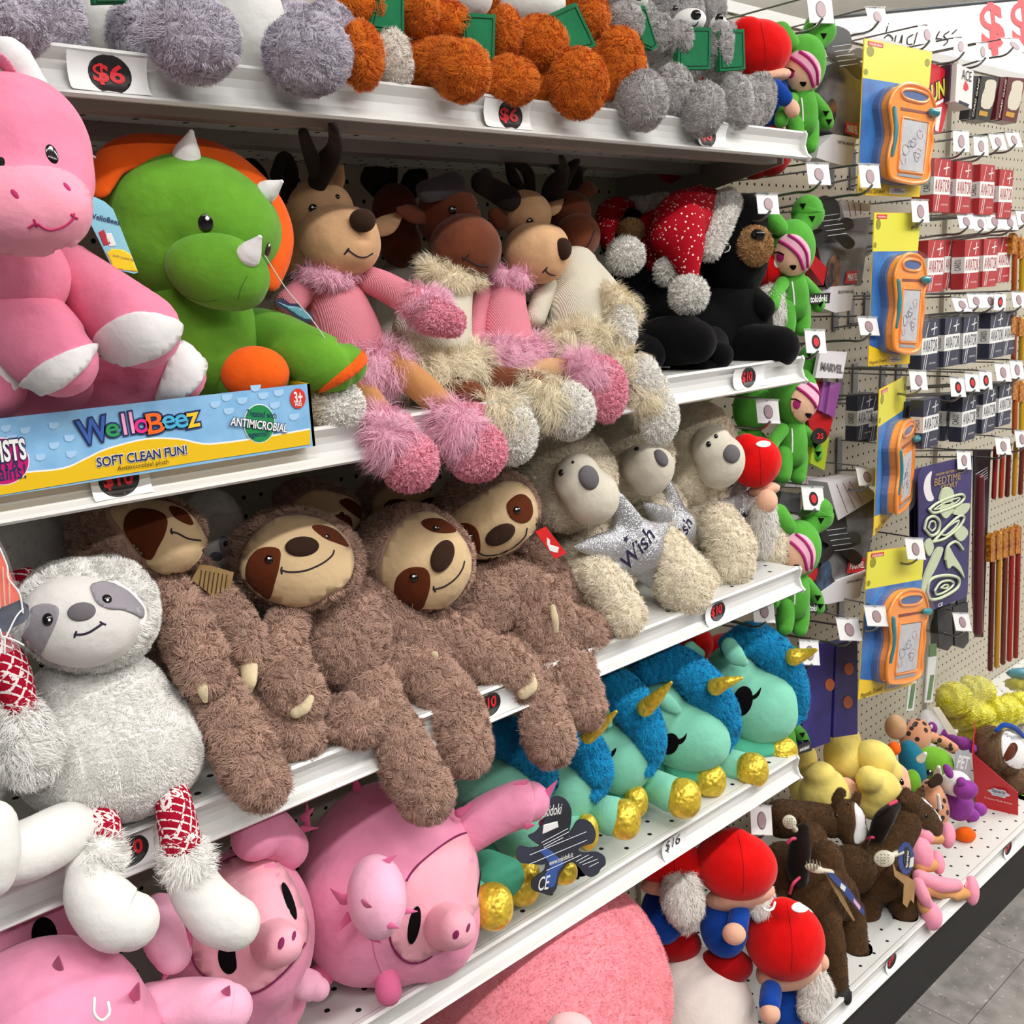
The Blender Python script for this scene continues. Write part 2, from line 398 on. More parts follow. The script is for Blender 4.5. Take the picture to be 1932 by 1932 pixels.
class T:
    """one thing: parts are collected in world space, then linked under an Empty at its base"""
    def __init__(s, name, label, cat, group=None):
        s.name, s.label, s.cat, s.group, s.parts = name, label, cat, group, []
    def add(s, name, m, mat, fur=None, parent=None, smooth=True, label=None, stuff=False):
        p = Part(name, m[0], m[1], mat, fur, parent, smooth, label, stuff); s.parts.append(p); return p
    def ell(s, name, mat, px, py, Y, a, b, ang=0, c=None, fur=None, parent=None, q=1, pw=1.0, label=None):
        return s.add(name, ellp(px, py, Y, a, b, ang, c, q, pw), mat, fur, parent, label=label)
    def limb(s, name, mat, pts, fur=None, parent=None, label=None, **kw):
        return s.add(name, limbp(pts, **kw), mat, fur, parent, label=label)
    def fuse(s, name, mat, ms, vox=.006, it=8, fur=None, parent=None, label=None):
        return s.add(name, remesh(join(*ms), vox, it), mat, fur, parent, label=label)
    def hit(s, px, py, targets):
        o = Vector(CAM); d = Vector(ray(px, py)).normalized(); best = None
        for t in targets:
            h = t.bvh().ray_cast(o, d)
            if h[0] is not None and (best is None or h[3] < best[3]): best = h
        if best is None: return None, None
        n = best[1]
        if n.dot(d) > 0: n = -n
        return np.array(best[0]), np.array(n)
    def patch(s, name, mat, pts, target, off=.0012, n=6, step=None, fur=None, parent=None, closed=True, label=None, sharp=False):
        tg = target if isinstance(target, (list, tuple)) else [target]
        B = np.array(pts, float) if sharp else catmull(pts, n, True)
        if sharp:
            B = np.concatenate([[B[i]+(B[(i+1) % len(B)]-B[i])*k/6 for k in range(6)] for i in range(len(B))])
        lo, hi = B.min(0), B.max(0); st = step or max(2.5, (hi-lo).max()/14)
        gx, gy = np.meshgrid(np.arange(lo[0]+st/2, hi[0], st), np.arange(lo[1]+st/2, hi[1], st))
        G = np.column_stack([gx.ravel(), gy.ravel()])
        nb = len(B); pts2 = [Vector(v) for v in np.concatenate([B, G])]
        r = delaunay_2d_cdt(pts2, [], [list(range(nb))], 1, 1e-6)
        V = []; N = []; ok = []
        for v in r[0]:
            h, nn = s.hit(v[0], v[1], tg); ok.append(h is not None)
            V.append(h if h is not None else np.zeros(3)); N.append(nn if nn is not None else np.zeros(3))
        V = np.array(V); N = np.array(N); ok = np.array(ok)
        if not ok.any(): return None
        if not ok.all():
            uv = np.array([list(v) for v in r[0]]); g = np.where(ok)[0]
            for i in np.where(~ok)[0]:
                j = g[np.argmin(((uv[g]-uv[i])**2).sum(1))]
                d = ray(*uv[i]); dd = ((V[j]-CAM)@FWD); q = CAM+d*dd
                loc, nn, _, _ = tg[0].bvh().find_nearest(Vector(q))
                V[i] = np.array(loc); N[i] = np.array(nn)
        top = V+N*off; m = len(top)
        F = []
        for f in r[2]:
            f = list(f)
            for i in range(1, len(f)-1): F.append((f[0], f[i], f[i+1]))
        F = np.array(F)
        # orientation toward viewer
        q = np.cross(top[F[:, 1]]-top[F[:, 0]], top[F[:, 2]]-top[F[:, 0]]); c = top[F].mean(1)-CAM
        fl = (q*c).sum(1) > 0; F[fl] = F[fl][:, ::-1]
        ed = {}
        for f in F:
            for i in range(3):
                e = (f[i], f[(i+1) % 3]); ed[e] = 1
        bd = [e for e in ed if (e[1], e[0]) not in ed]
        bot = V-N*off*1.2; F2 = []
        for a, b in bd: F2 += [(b, a, m+a), (b, m+a, m+b)]
        V2 = np.concatenate([top, bot])
        F = np.concatenate([F, np.array(F2)]) if F2 else F
        pt = s.add(name, (V2, F), mat, fur, parent, label=label)
        for q_ in tg:
            if q_.fur: q_.excl.append((pt.bvh(), V2.min(0), V2.max(0)))
        return pt
    def stroke(s, name, mat, pts, wpx, target, parent=None, n=6, seg=8, off=0.0):
        tg = target if isinstance(target, (list, tuple)) else [target]
        B = catmull(pts, n); C = []
        for v in B:
            h, nn = s.hit(v[0], v[1], tg)
            if h is not None: C.append(h+nn*off)
        if len(C) < 3: return None
        C = np.array(C); r = wpx/2*mpp(C[0])
        return s.add(name, tube3(C, np.full(len(C), r), seg=seg, n=1), mat, None, parent)
    def bead(s, name, mat, px, py, a, b=None, ang=0, target=None, flat=.5, parent=None, label=None, glint=True):
        b = b or a; tg = target if isinstance(target, (list, tuple)) else [target]
        h, nn = s.hit(px, py, tg)
        if h is None: return None
        k = mpp(h); r, u, d = frame(h); t = math.radians(ang)
        ax = r*math.cos(t)+u*math.sin(t); ax = ax-(ax@nn)*nn; ax /= np.linalg.norm(ax); bx = np.cross(nn, ax)
        V, F = SPH[0 if a < 8 else 1]
        return s.add(name, (h+V[:, :1]*ax*a*k+V[:, 1:2]*bx*b*k+V[:, 2:]*nn*min(a, b)*k*flat, F), mat, None, parent, label=label)
    def text(s, name, mat, txt, o, ux, uy, parent=None, h=None, wd=None, off=.0006, shear=0, bold=0, align='C', like=None):
        """flat lettering: centred at o; ux, uy unit vectors; h letter height or wd total width in metres"""
        V, F = text_mesh(txt, bold)
        x0, x1 = V[:, 0].min(), V[:, 0].max(); y0, y1 = V[:, 1].min(), V[:, 1].max()
        if like is not None:
            R_ = text_mesh(txt, like)[0]; x0, x1 = R_[:, 0].min(), R_[:, 0].max(); y0, y1 = R_[:, 1].min(), R_[:, 1].max()
        if h is None: kx = wd/(x1-x0); ky = kx
        elif wd is None: ky = h/(y1-y0); kx = ky
        else: kx = wd/(x1-x0); ky = h/(y1-y0)
        X = (V[:, 0]-(x0+x1)/2)*kx; Yv = (V[:, 1]-(y0+y1)/2)*ky; X = X+Yv*shear
        if align == 'L': X = X+(x1-x0)/2*kx
        nn = np.cross(ux, uy)
        W = np.asarray(o)+np.outer(X, ux)+np.outer(Yv, uy)+nn*off
        return s.add(name, (W, F), mat, None, parent, smooth=False)
    def settle(s):
        # soft toys flatten against the steel they sit on and stay in front of the panel behind them
        A = np.concatenate([p.V for p in s.parts]); mx, mz = np.median(A[:, 0]), np.median(A[:, 2])
        lev = [.165+.036]+([.65+.036, .978+.036, 1.312+.036, 1.637+.036] if mx < 0.03 else [])
        fl = max([l for l in lev if l < mz+.01], default=lev[0]); up = min([l for l in lev if l > fl+.01], default=9)-.041
        for p in s.parts:
            V = p.V; V[:, 1] = np.minimum(V[:, 1], .355)
            if mx < 0.03 or fl < .21:
                ed = -.055 if fl < .21 else -.006
                m = (V[:, 1] > ed) & (V[:, 2] < fl+.0005) & ((V[:, 0] < 0) | (fl < .21)); V[m, 2] = fl+.0005
                m = (V[:, 1] > -.012) & (V[:, 2] > up) & (V[:, 0] < 0); V[m, 2] = up
    def done(s, kind=None, base=None):
        if s.cat in ('plush toy', 'pet toy'): s.settle()
        A = np.concatenate([p.V for p in s.parts])
        if base is None:
            base = np.array([(A[:, 0].min()+A[:, 0].max())/2, (A[:, 1].min()+A[:, 1].max())/2, A[:, 2].min()])
        if len(s.parts) == 1:
            p = s.parts[0]
            r = bpy.data.objects.new(s.name, build_mesh(s.name, p.V, p.F, p.mat, p.fur, p.smooth, base))
        else:
            r = bpy.data.objects.new(s.name, None); r.empty_display_size = .02
        COL.objects.link(r); r.location = base
        if kind: r['kind'] = kind
        if s.label: r['label'] = s.label; 
        if s.cat: r['category'] = s.cat
        if s.group: r['group'] = s.group
        if len(s.parts) > 1:
            mp = {}
            for p in s.parts:
                o = bpy.data.objects.new(p.name, build_mesh(p.name, p.V, p.F, p.mat, p.fur, p.smooth, base, p.excl)); COL.objects.link(o)
                mp[id(p)] = o
                if p.label: o['label'] = p.label
                if p.stuff: o['kind'] = 'stuff'
                if p.parent is not None and id(p.parent) in mp: o.parent = mp[id(p.parent)]
                else: o.parent = r
        s.obj = r
        return r
TXT = {}
def text_mesh(txt, bold=0):
    if (txt, bold) in TXT: return TXT[(txt, bold)]
    cu = bpy.data.curves.new('t', 'FONT'); cu.body = txt; cu.size = 1; cu.offset = bold; cu.resolution_u = 3
    o = bpy.data.objects.new('t', cu); COL.objects.link(o)
    dg = bpy.context.evaluated_depsgraph_get(); dg.update(); e = o.evaluated_get(dg); me = e.to_mesh(); me.calc_loop_triangles()
    V = np.array([v.co[:] for v in me.vertices], float); F = np.array([t.vertices[:] for t in me.loop_triangles], int)
    e.to_mesh_clear(); bpy.data.objects.remove(o); bpy.data.curves.remove(cu)
    TXT[(txt, bold)] = (V, F); return V, F
def dup(r, off, label=None, rot=0, group=None):
    q = r.copy(); COL.objects.link(q); q.location = Vector(r.location)+Vector(off); q.rotation_euler[2] += rot
    if label: q['label'] = label
    if group: q['group'] = group
    for ch in list(r.children):
        c = ch.copy(); COL.objects.link(c); c.parent = q
        for g in list(ch.children):
            d = g.copy(); COL.objects.link(d); d.parent = c
    return q
def solo(name, label, cat, m, mat, fur=None, group=None, kind=None, smooth=True):
    t = T(name, label, cat, group); t.add(name, m, mat, fur, smooth=smooth); return t.done(kind)
def struct(name, m, mat, smooth=False):
    t = T(name, None, None); t.add(name, m, mat, smooth=smooth); return t.done('structure')
X_, Y_, Z_ = np.eye(3)
# ================= the setting =================
ZA, ZB, ZC, ZD, ZE = 1.637, 1.312, .978, .650, .165
YB = .36
LIPH = .036
m_steel = M('white_steel', c='dcdbd8', r=.32, spec=.5, coat=.3)
m_deck = M('punched_white_steel', 'holes', 'd6d5d1', r=.38, axes=(0, 1), pitch=(.0508, .0508), rad=.0033, stag=True)
m_shelf = M('punched_shelf_steel', 'holes', 'd8d7d3', r=.36, axes=(0, 1), pitch=(.0508, .0508), rad=.0035, stag=True)
m_peg = M('cream_pegboard', 'holes', 'b3ab99', r=.6, axes=(0, 2), pitch=(.0254, .0254), rad=.0030)
m_taupe = M('taupe_shade_steel', c='8d837d', r=.5)  # shade under the white shelves put into this brownish grey
m_kick = M('black_kick', c='1d1b1b', r=.6)
m_wht = M('white_paint', c='eeece6', r=.7)
m_chrome = M('chrome_wire', c='88888c', r=.28, metal=1)
m_dark = M('dark_gap', c='15110f', r=.9)
def floor_mat():
    t = NT('floor_tile'); b = t.b; b.inputs['Roughness'].default_value = .38
    sp = t.add('ShaderNodeSeparateXYZ'); t.link(t.co(), sp.inputs[0])
    A = t.math('PINGPONG', t.math('ADD', sp.outputs[0], 10*.305-.123), .1525); B = t.math('PINGPONG', t.math('ADD', sp.outputs[1], 20*.305+.139), .1525)
    g = t.math('LESS_THAN', t.math('MINIMUM', A, B), .0009)
    n = t.ramp(t.noise(26, 6), .3, .7); n2 = t.math('GREATER_THAN', t.noise(75, 3), .66)
    c = t.mix(n, lin('6f6b68'), lin('918c88')); c = t.mix(t.math('MULTIPLY', n2, .6), c, lin('b3aca7'))
    n3 = t.math('LESS_THAN', t.noise(38, 2), .30); c = t.mix(t.math('MULTIPLY', n3, .6), c, lin('4b4745'))
    t.link(t.mix(g, c, lin('3b3735')), b.inputs['Base Color'])
    return t.m
solo_off = 0
struct('floor', box3((-4, -5, -.05), (7, 5, 0)), floor_mat())
struct('ceiling', box3((-4, -5, 3.2), (7, 5, 3.25)), m_wht)
struct('wall_far', box3((6.9, -5, 0), (7, 5, 3.2)), m_wht)
struct('wall_back', box3((-4, 4.9, 0), (7, 5, 3.2)), m_wht)
struct('wall_pegboard', box3((-1.26, YB, .0), (3.7, YB+.03, 1.965)), m_peg)
# uprights between the sections of the run
def slot_mat():
    return M('slotted_upright', 'holes', 'aaa292', r=.5, axes=(0, 2), pitch=(.06, .0254), rad=.0032)
for k, x in enumerate((-1.235, 0.012, 1.245, 2.48)):
    struct('trim_%d' % (k+1), box3((x-.012, YB-.012, .17), (x+.012, YB+.002, 1.965)), slot_mat())
struct('trim_5', box3((-1.26, YB-.006, 1.955), (3.7, YB+.036, 1.975)), m_steel)
# ceiling fixtures that hold the lamps
m_tube = M('tube_housing', c='f2f2f0', r=.4)
for lx, ly in ((-2.2, -1.55), (-.6, -1.55), (1, -1.55), (2.6, -1.55), (4.2, -1.55)):
    solo('ceiling_light', 'white fluorescent strip housing on the ceiling over the aisle', 'ceiling light', box3((lx-.65, ly-.1, 3.135), (lx+.65, ly+.1, 3.2)), m_tube, group='strip lights over the aisle')
PROF = [(.012, .0335), (.004, .0375), (-.002, .0375), (-.0045, .0345), (-.002, .031), (.002, .026), (.0035, .019), (.0025, .011), (-.002, .0055), (-.009, .0025), (-.0115, 0), (-.009, -.0025), (-.002, -.002), (.006, .001), (.012, .008)]
def channel(x0, x1, y0, z0):
    return prism([(x0, y0+a, z0+b) for a, b in PROF], (x1-x0, 0, 0))
def endcap(x, y0, z0):
    return prism([(x, y0+a, z0+b) for a, b in [(.014, .034), (-.004, .0385), (-.0075, .033), (-.004, .018), (-.008, .006), (-.0145, 0), (-.011, -.005), (.014, -.001)]], (.004, 0, 0))
def shelf(z, label):
    t = T('gondola_shelf', label, 'shelf')
    t.add('shelf_panel', box3((-1.218, .008, z+.012), (-.002, YB-.002, z+LIPH)), m_shelf, smooth=False)
    t.add('price_channel', join(channel(-1.218, -.002, 0, z)), m_steel, smooth=False)
    t.add('end_cap', endcap(-.002, 0, z), m_steel, smooth=False)
    t.add('stiffener', join(box3((-1.2, .03, z-.004), (-.02, .05, z+.012)), box3((-1.2, .17, z-.002), (-.02, .2, z+.012))), m_taupe, smooth=False)
    for x in (-1.214, -.006):
        t.add('bracket', prism([(x, .03, z+.012), (x, .03, z-.004), (x, .20, z-.035), (x, YB-.003, z-.062), (x, YB-.003, z+.012)], (.003, 0, 0)), m_taupe, smooth=False)
    return t.done()
shelf(ZA, 'top white metal shelf holding the grey and orange plush bears')
shelf(ZB, 'second white metal shelf from the top with the sweater-wearing deer')
shelf(ZC, 'third white metal shelf from the top, the one crowded with sloths')
shelf(ZD, 'fourth white metal shelf from the top, under the round pink pigs')
t = T('base_deck', 'long white perforated bottom deck with black kick plate above the floor', 'shelf')
t.add('deck_panel', box3((-1.25, -.042, ZE+.012), (3.7, YB-.002, ZE+LIPH)), m_deck, smooth=False)
t.add('price_channel', channel(-1.25, 3.7, -.05, ZE), m_steel, smooth=False)
t.add('kick_plate', box3((-1.25, -.036, 0), (3.7, -.03, ZE+.012)), m_kick, smooth=False)
t.done()
# hanging sign beyond the run
m_sign = M('sign_white', c='f4f4f2', r=.6)
m_red = M('sign_red', c='f0474d', r=.5); m_ink = M('black_ink', c='17151a', r=.6)
def sign():
    D = 3.6
    def q(x, y): 
        d = ray(x, y); return CAM+d*D
    t = T('hanging_sign', 'white hanging sign with red dollar signs and cursive words, above the racks', 'sign')
    t.add('board', prism([q(1560, 38), q(2300, -36), q(2300, 330), q(1560, 330)], FWD*.02), m_sign, smooth=False)
    t.add('top_rail', tube3([q(1556, 34), q(2304, -40)], [.006, .006], n=1), M('rail_grey', c='4a4d52', r=.4))
    ux = q(1700, 100)-q(1600, 110); ux /= np.linalg.norm(ux); uy = q(1600, 10)-q(1600, 110); uy -= (uy@ux)*ux; uy /= np.linalg.norm(uy)
    for x, y in ((1872, 55), (1930, 50), (1988, 45)):
        t.text('lettering', m_red, '$', q(x, y), ux, uy, h=100*mpp(q(x, y)), wd=44*mpp(q(x, y)), off=.004, bold=.03)
    pts = [[(1676, 45), (1671, 62)], [(1668, 72), (1676, 66), (1684, 74), (1676, 82), (1668, 76)], [(1690, 68), (1688, 82), (1697, 80), (1702, 66), (1700, 84)],
           [(1722, 66), (1712, 72), (1712, 84), (1720, 84)], [(1730, 62), (1724, 84)], [(1764, 76), (1772, 60), (1766, 72), (1776, 74)], [(1790, 60), (1780, 68), (1788, 78), (1780, 86)], [(1804, 57), (1796, 64)]]
    for p in pts:
        C = [q(a, b)-FWD*.003 for a, b in p]
        t.add('handwriting', tube3(C, [.0022]*len(C), seg=6, n=4), m_ink)
    t.done()
sign()
# ================= toys: shared materials =================
def cr(ox, oy, s):
    return lambda *pts: [(ox+a[0]/s, oy+a[1]/s)+tuple(a[2:]) for a in pts]
m_black = M('black_bead', c='0b0a0b', r=.12, spec=.7)
m_glint = M('white_glint', c='ffffff', r=.3)
m_thr = M('dark_thread', c='1c1220', r=.8)
m_pinkp = M('pink_minky', 'plush', 'f08aa8', sheen=.4, amp=.13, ns=16)
m_padw = M('white_minky', 'plush', 'e9e6e6', sheen=.2, amp=.05)
m_mag = M('magenta_thread', c='b8225f', r=.8)
m_green = M('green_minky', 'plush', '639b2d', sheen=.35, amp=.22, ns=20)
m_orange = M('orange_minky', 'plush', 'f2611a', sheen=.3, amp=.1)
m_tan = M('tan_plush', 'plush', 'd2a67d', sheen=.3, amp=.14, ns=30)
m_leg = M('caramel_plush', 'plush', 'bd8555', sheen=.3, amp=.14)
m_moose = M('chestnut_plush', 'plush', '6c3a26', sheen=.35, amp=.2, ns=30)
m_antler = M('charcoal_felt', 'plush', '2b2422', sheen=.15, amp=.15)
m_antl2 = M('grey_felt', 'plush', '4a4547', sheen=.3, amp=.15)
m_nose = M('dark_brown_nose', 'plush', '35241a', sheen=.2, amp=.1)
m_pknit = M('pink_knit', 'knit', 'e58c9b')
m_cknit = M('cream_knit', 'knit', 'ded6c4')
m_pfur = M('pink_long_fur', 'fur', 'f5bdd2', amp=.12)
m_cfur = M('cream_long_fur', 'fur', 'efe3c6', amp=.14)
m_ptow = M('pink_sherpa', 'fur', 'f4a6ba', amp=.12)
m_wtow = M('white_sherpa', 'fur', 'f2efe9', amp=.06)
m_cord = M('clear_cord', c='d9d9d9', r=.4)
LONG = dict(L=.026, w=.00024, dens=55, droop=.65, lean=.55, clump=.012, jit=.4, up=.4)
SHERPA = dict(up=.7, L=.0050, w=.0005, dens=110, droop=.1, lean=.7, clump=.0035, jit=.7)
def eyeglint(t, px, py, r, tg, par=None):
    t.bead('eye_glint', m_glint, px, py, r, r, 0, tg, .4, par)
# ================= second shelf =================
c1 = cr(0, 0, 2.76); c2 = cr(500, 0, 2.76); c5 = cr(0, 500, 2.76); c6 = cr(550, 500, 2.76)
def pony():
    t = T('plush_pony', 'pink plush pony with white foot pads and stitched smile, sitting at the left end', 'plush toy')
    body = t.fuse('body', m_pinkp, [ellp(40, 620, .06, 118, 150), ellp(70, 730, .07, 130, 60), ellp(40, 520, .0, 90, 90)])
    head = t.fuse('head', m_pinkp, [ellp(38, 285, -.085, 130, 142, 0, 115), ellp(48, 392, -.11, 122, 88, 0, 95), ellp(60, 330, -.095, 115, 110, 0, 100)], vox=.005, it=14)
    muz = t.patch('muzzle', M('pale_pink_minky', 'plush', 'f59fb5', sheen=.3, amp=.06), c1((-40, 920), (80, 880), (200, 872), (330, 895), (420, 960), (462, 1050), (455, 1170), (390, 1255), (300, 1310), (150, 1318), (20, 1310), (-60, 1280)), head, off=.0025)
    ear = t.fuse('ear', m_padw, [ellp(30, 112, -.095, 52, 34, -52, 22), ellp(62, 160, -.095, 46, 30, -60, 20)], vox=.004)
    t.patch('ear_lining', m_pinkp, [(-8, 98), (14, 110), (34, 140), (46, 168), (32, 160), (12, 140), (-8, 128)], [ear], parent=ear)
    e = t.bead('eye', m_black, 98, 291, 11, 19, 8, [head], .3); eyeglint(t, 96, 279, 3.5, [e, head], e)
    t.bead('eye', m_black, 0, 306, 9, 18, 0, [head], .3)
    for x, y, a in ((28, 366, -60), (127, 353, -55)): t.bead('nostril', m_mag, x, y, 10, 5, a, [muz, head], .35)
    t.stroke('mouth', m_mag, c1((150, 1185), (190, 1165), (230, 1190), (270, 1198), (330, 1180), (375, 1145), (385, 1115)), 5, [muz, head])
    t.stroke('mouth', m_mag, c1((178, 1145), (185, 1165), (190, 1180)), 5, [muz, head])
    t.stroke('mouth', m_mag, c1((372, 1118), (385, 1130), (402, 1138)), 5, [muz, head])
    arm = t.limb('arm', m_pinkp, [(135, 510, .02, 50), (185, 560, .0, 66), (235, 605, -.02, 76), (265, 622, -.03, 74)])
    t.patch('foot_pad', m_padw, c1((495, 1770), (560, 1690), (680, 1635), (820, 1640), (935, 1690), (905, 1780), (820, 1850), (650, 1895), (540, 1880)), arm, off=.003, parent=arm)
    arm = t.limb('arm', m_pinkp, [(0, 540, .02, 60), (40, 600, .0, 78), (85, 655, -.02, 82), (112, 680, -.03, 70)])
    t.patch('foot_pad', m_padw, c5((488, 415), (350, 450), (230, 510), (115, 600), (97, 660), (150, 680), (300, 640), (420, 545), (475, 470)), arm, off=.003, parent=arm)
    leg = t.limb('leg', m_pinkp, [(120, 740, .07, 56), (210, 735, .05, 62), (290, 712, .03, 64), (325, 705, .02, 62)])
    t.patch('foot_pad', m_padw, c5((970, 390), (1015, 365), (1058, 420), (1068, 520), (1030, 610), (950, 690), (850, 745), (805, 710), (830, 620), (880, 500), (920, 430)), leg, off=.003, parent=leg)
    leg = t.limb('leg', m_pinkp, [(-40, 760, .06, 60), (-20, 730, .02, 66)])
    t.ell('foot_pad', m_padw, -6, 712, .005, 40, 60, 8, 26, parent=leg)
    tag = t.add('hang_tag', slabp(c1((465, 1020), (500, 1028), (545, 1050), (590, 1090), (720, 1418), (700, 1425), (590, 1400), (470, 1160)), -.0, .0012), M('tag_sky', c='8ecbe0', r=.4), smooth=False)
    t.patch('tag_print', M('tag_yellow', c='f2cf21', r=.4), c1((556, 1318), (580, 1295), (640, 1300), (680, 1325), (718, 1416), (592, 1398)), tag, off=.0004, parent=tag, sharp=True)
    t.patch('tag_print', M('tag_red', c='b5273a', r=.5), c1((512, 1210), (540, 1195), (575, 1270), (540, 1280)), tag, off=.0004, parent=tag, sharp=True)
    t.patch('tag_print', M('paper_white', c='ecebe8', r=.6), c1((545, 1215), (580, 1215), (605, 1280), (570, 1285)), tag, off=.0004, parent=tag, sharp=True)
    ax = P(620, 1200, .0)-P(490, 1080, .0)
    o = P(*c1((543, 1140))[0], .0); ux = np.array([.9, 0, -.22]); ux /= np.linalg.norm(ux); uy = np.cross(-Y_, ux); 
    t.text('lettering', M('navy_ink', c='1b2a5c', r=.5), 'WelloBeez', o, ux, uy, wd=.026, parent=tag, off=.0008, bold=.02)
    o = P(*c1((648, 1345))[0], .0); t.text('lettering', M('navy_ink'), 'SOFT CLEAN FUN!', o, ux, uy, wd=.020, parent=tag, off=.0009)
    t.add('tag_back', slabp(c1((388, 690), (420, 720), (480, 860), (497, 945), (480, 955), (465, 930)), -.05, .0012), M('tag_navy', c='272244', r=.5), smooth=False)
    t.add('tag_fastener', tube3([P(*c1((295, 575))[0], -.10), P(*c1((380, 660))[0], -.09), P(*c1((440, 775))[0], -.07), P(*c1((495, 820))[0], -.06)], [.0007]*4, seg=6), m_cord)
    t.done()
pony()
def tricera():
    t = T('plush_triceratops', 'green plush triceratops with orange frill and white horns, sitting in the display tray', 'plush toy')
    body = t.fuse('body', m_green, [ellp(385, 650, .08, 105, 120), ellp(330, 610, .08, 90, 120), ellp(420, 600, .07, 60, 80)])
    fr = t.limb('frill', m_orange, [(190, 352, .05, 22), (212, 305, .05, 34), (262, 284, .05, 40), (330, 284, .05, 40), (405, 296, .05, 40), (462, 328, .045, 36), (508, 378, .04, 36), (528, 432, .035, 38), (526, 482, .03, 33), (515, 524, .03, 25)], flat=.42, fdir=FWD)
    head = t.fuse('head', m_green, [ellp(360, 406, .05, 162, 112, -12, 115), ellp(300, 450, .06, 100, 110, 0, 90), ellp(455, 440, .05, 78, 90, 0, 90), ellp(400, 490, .04, 80, 60, 0, 60)], vox=.005, it=10)
    mz = t.fuse('muzzle', m_green, [ellp(412, 512, .005, 98, 72, -14, 70), ellp(425, 540, .01, 76, 46, -12, 55)], vox=.004, it=6)
    t.stroke('seam', M('green_seam', c='3d6a1a', r=.9), c1((880, 1500), (960, 1540), (1060, 1570), (1140, 1560)), 1.6, mz)
    t.stroke('seam', M('green_seam'), c1((1240, 1560), (1255, 1500), (1285, 1440)), 1.6, mz)
    for (b, p1, r0) in (((352, 296, .03), (361, 250, .02), 27), ((503, 362, .015), (531, 343, .0), 21), ((468, 482, -.025), (490, 448, -.04), 24)):
        t.limb('horn', m_padw, [(*b, r0), ((b[0]*2+p1[0])/3, (b[1]*2+p1[1])/3, (b[2]*2+p1[2])/3, r0*.82), ((b[0]+p1[0]*2)/3, (b[1]+p1[1]*2)/3, (b[2]+p1[2]*2)/3, r0*.5), (*p1, r0*.2)])
    e = t.bead('eye', m_black, 388, 421, 14, 17, 0, head, .3); eyeglint(t, 391, 412, 4, [e, head], e)
    e = t.bead('eye', m_black, 506, 471, 8, 17, -4, [head, mz], .3); eyeglint(t, 508, 463, 3, [e, head], e)
    leg = t.limb('leg', m_green, [(440, 625, .10, 45), (505, 640, .06, 56), (570, 668, .02, 56), (625, 690, .0, 52), (652, 688, -.005, 40)])
    t.patch('foot_pad', m_orange, c5((1908, 425), (1922, 480), (1850, 565), (1750, 625), (1660, 657), (1735, 590), (1840, 500)), leg, off=.002, parent=leg)
    leg = t.fuse('leg', m_green, [ellp(470, 712, .04, 78, 60, 0, 60), ellp(430, 690, .07, 70, 70)], vox=.005)
    t.ell('foot_pad', m_orange, 481, 704, .018, 64, 51, 0, 34, parent=leg)
    tag = t.add('hang_tag', slabp(c5((1430, 185), (1470, 170), (1510, 200), (1550, 200), (1580, 225), (1620, 250), (1640, 290), (1620, 300), (1560, 290), (1500, 240), (1440, 210)), .04, .001), M('tag_navy'), smooth=False)
    t.patch('tag_print', M('tag_teal', c='5c93a3', r=.4), c5((1445, 192), (1500, 212), (1560, 222), (1610, 258), (1625, 285), (1570, 275), (1510, 235)), tag, off=.0004, parent=tag)
    t.add('tag_cord', tube3([P(500, 483, -.02), P(540, 545, -.015), P(590, 605, -.008), P(622, 652, -.01)], [.0006]*4, seg=6), m_cord)
    t.done()
tricera()
m_sky = M('carton_blue', 'mottle', '7fb3dd', '8fc0e6', r=.35, ns=60); m_yel = M('carton_yellow', c='e9be1d', r=.35)
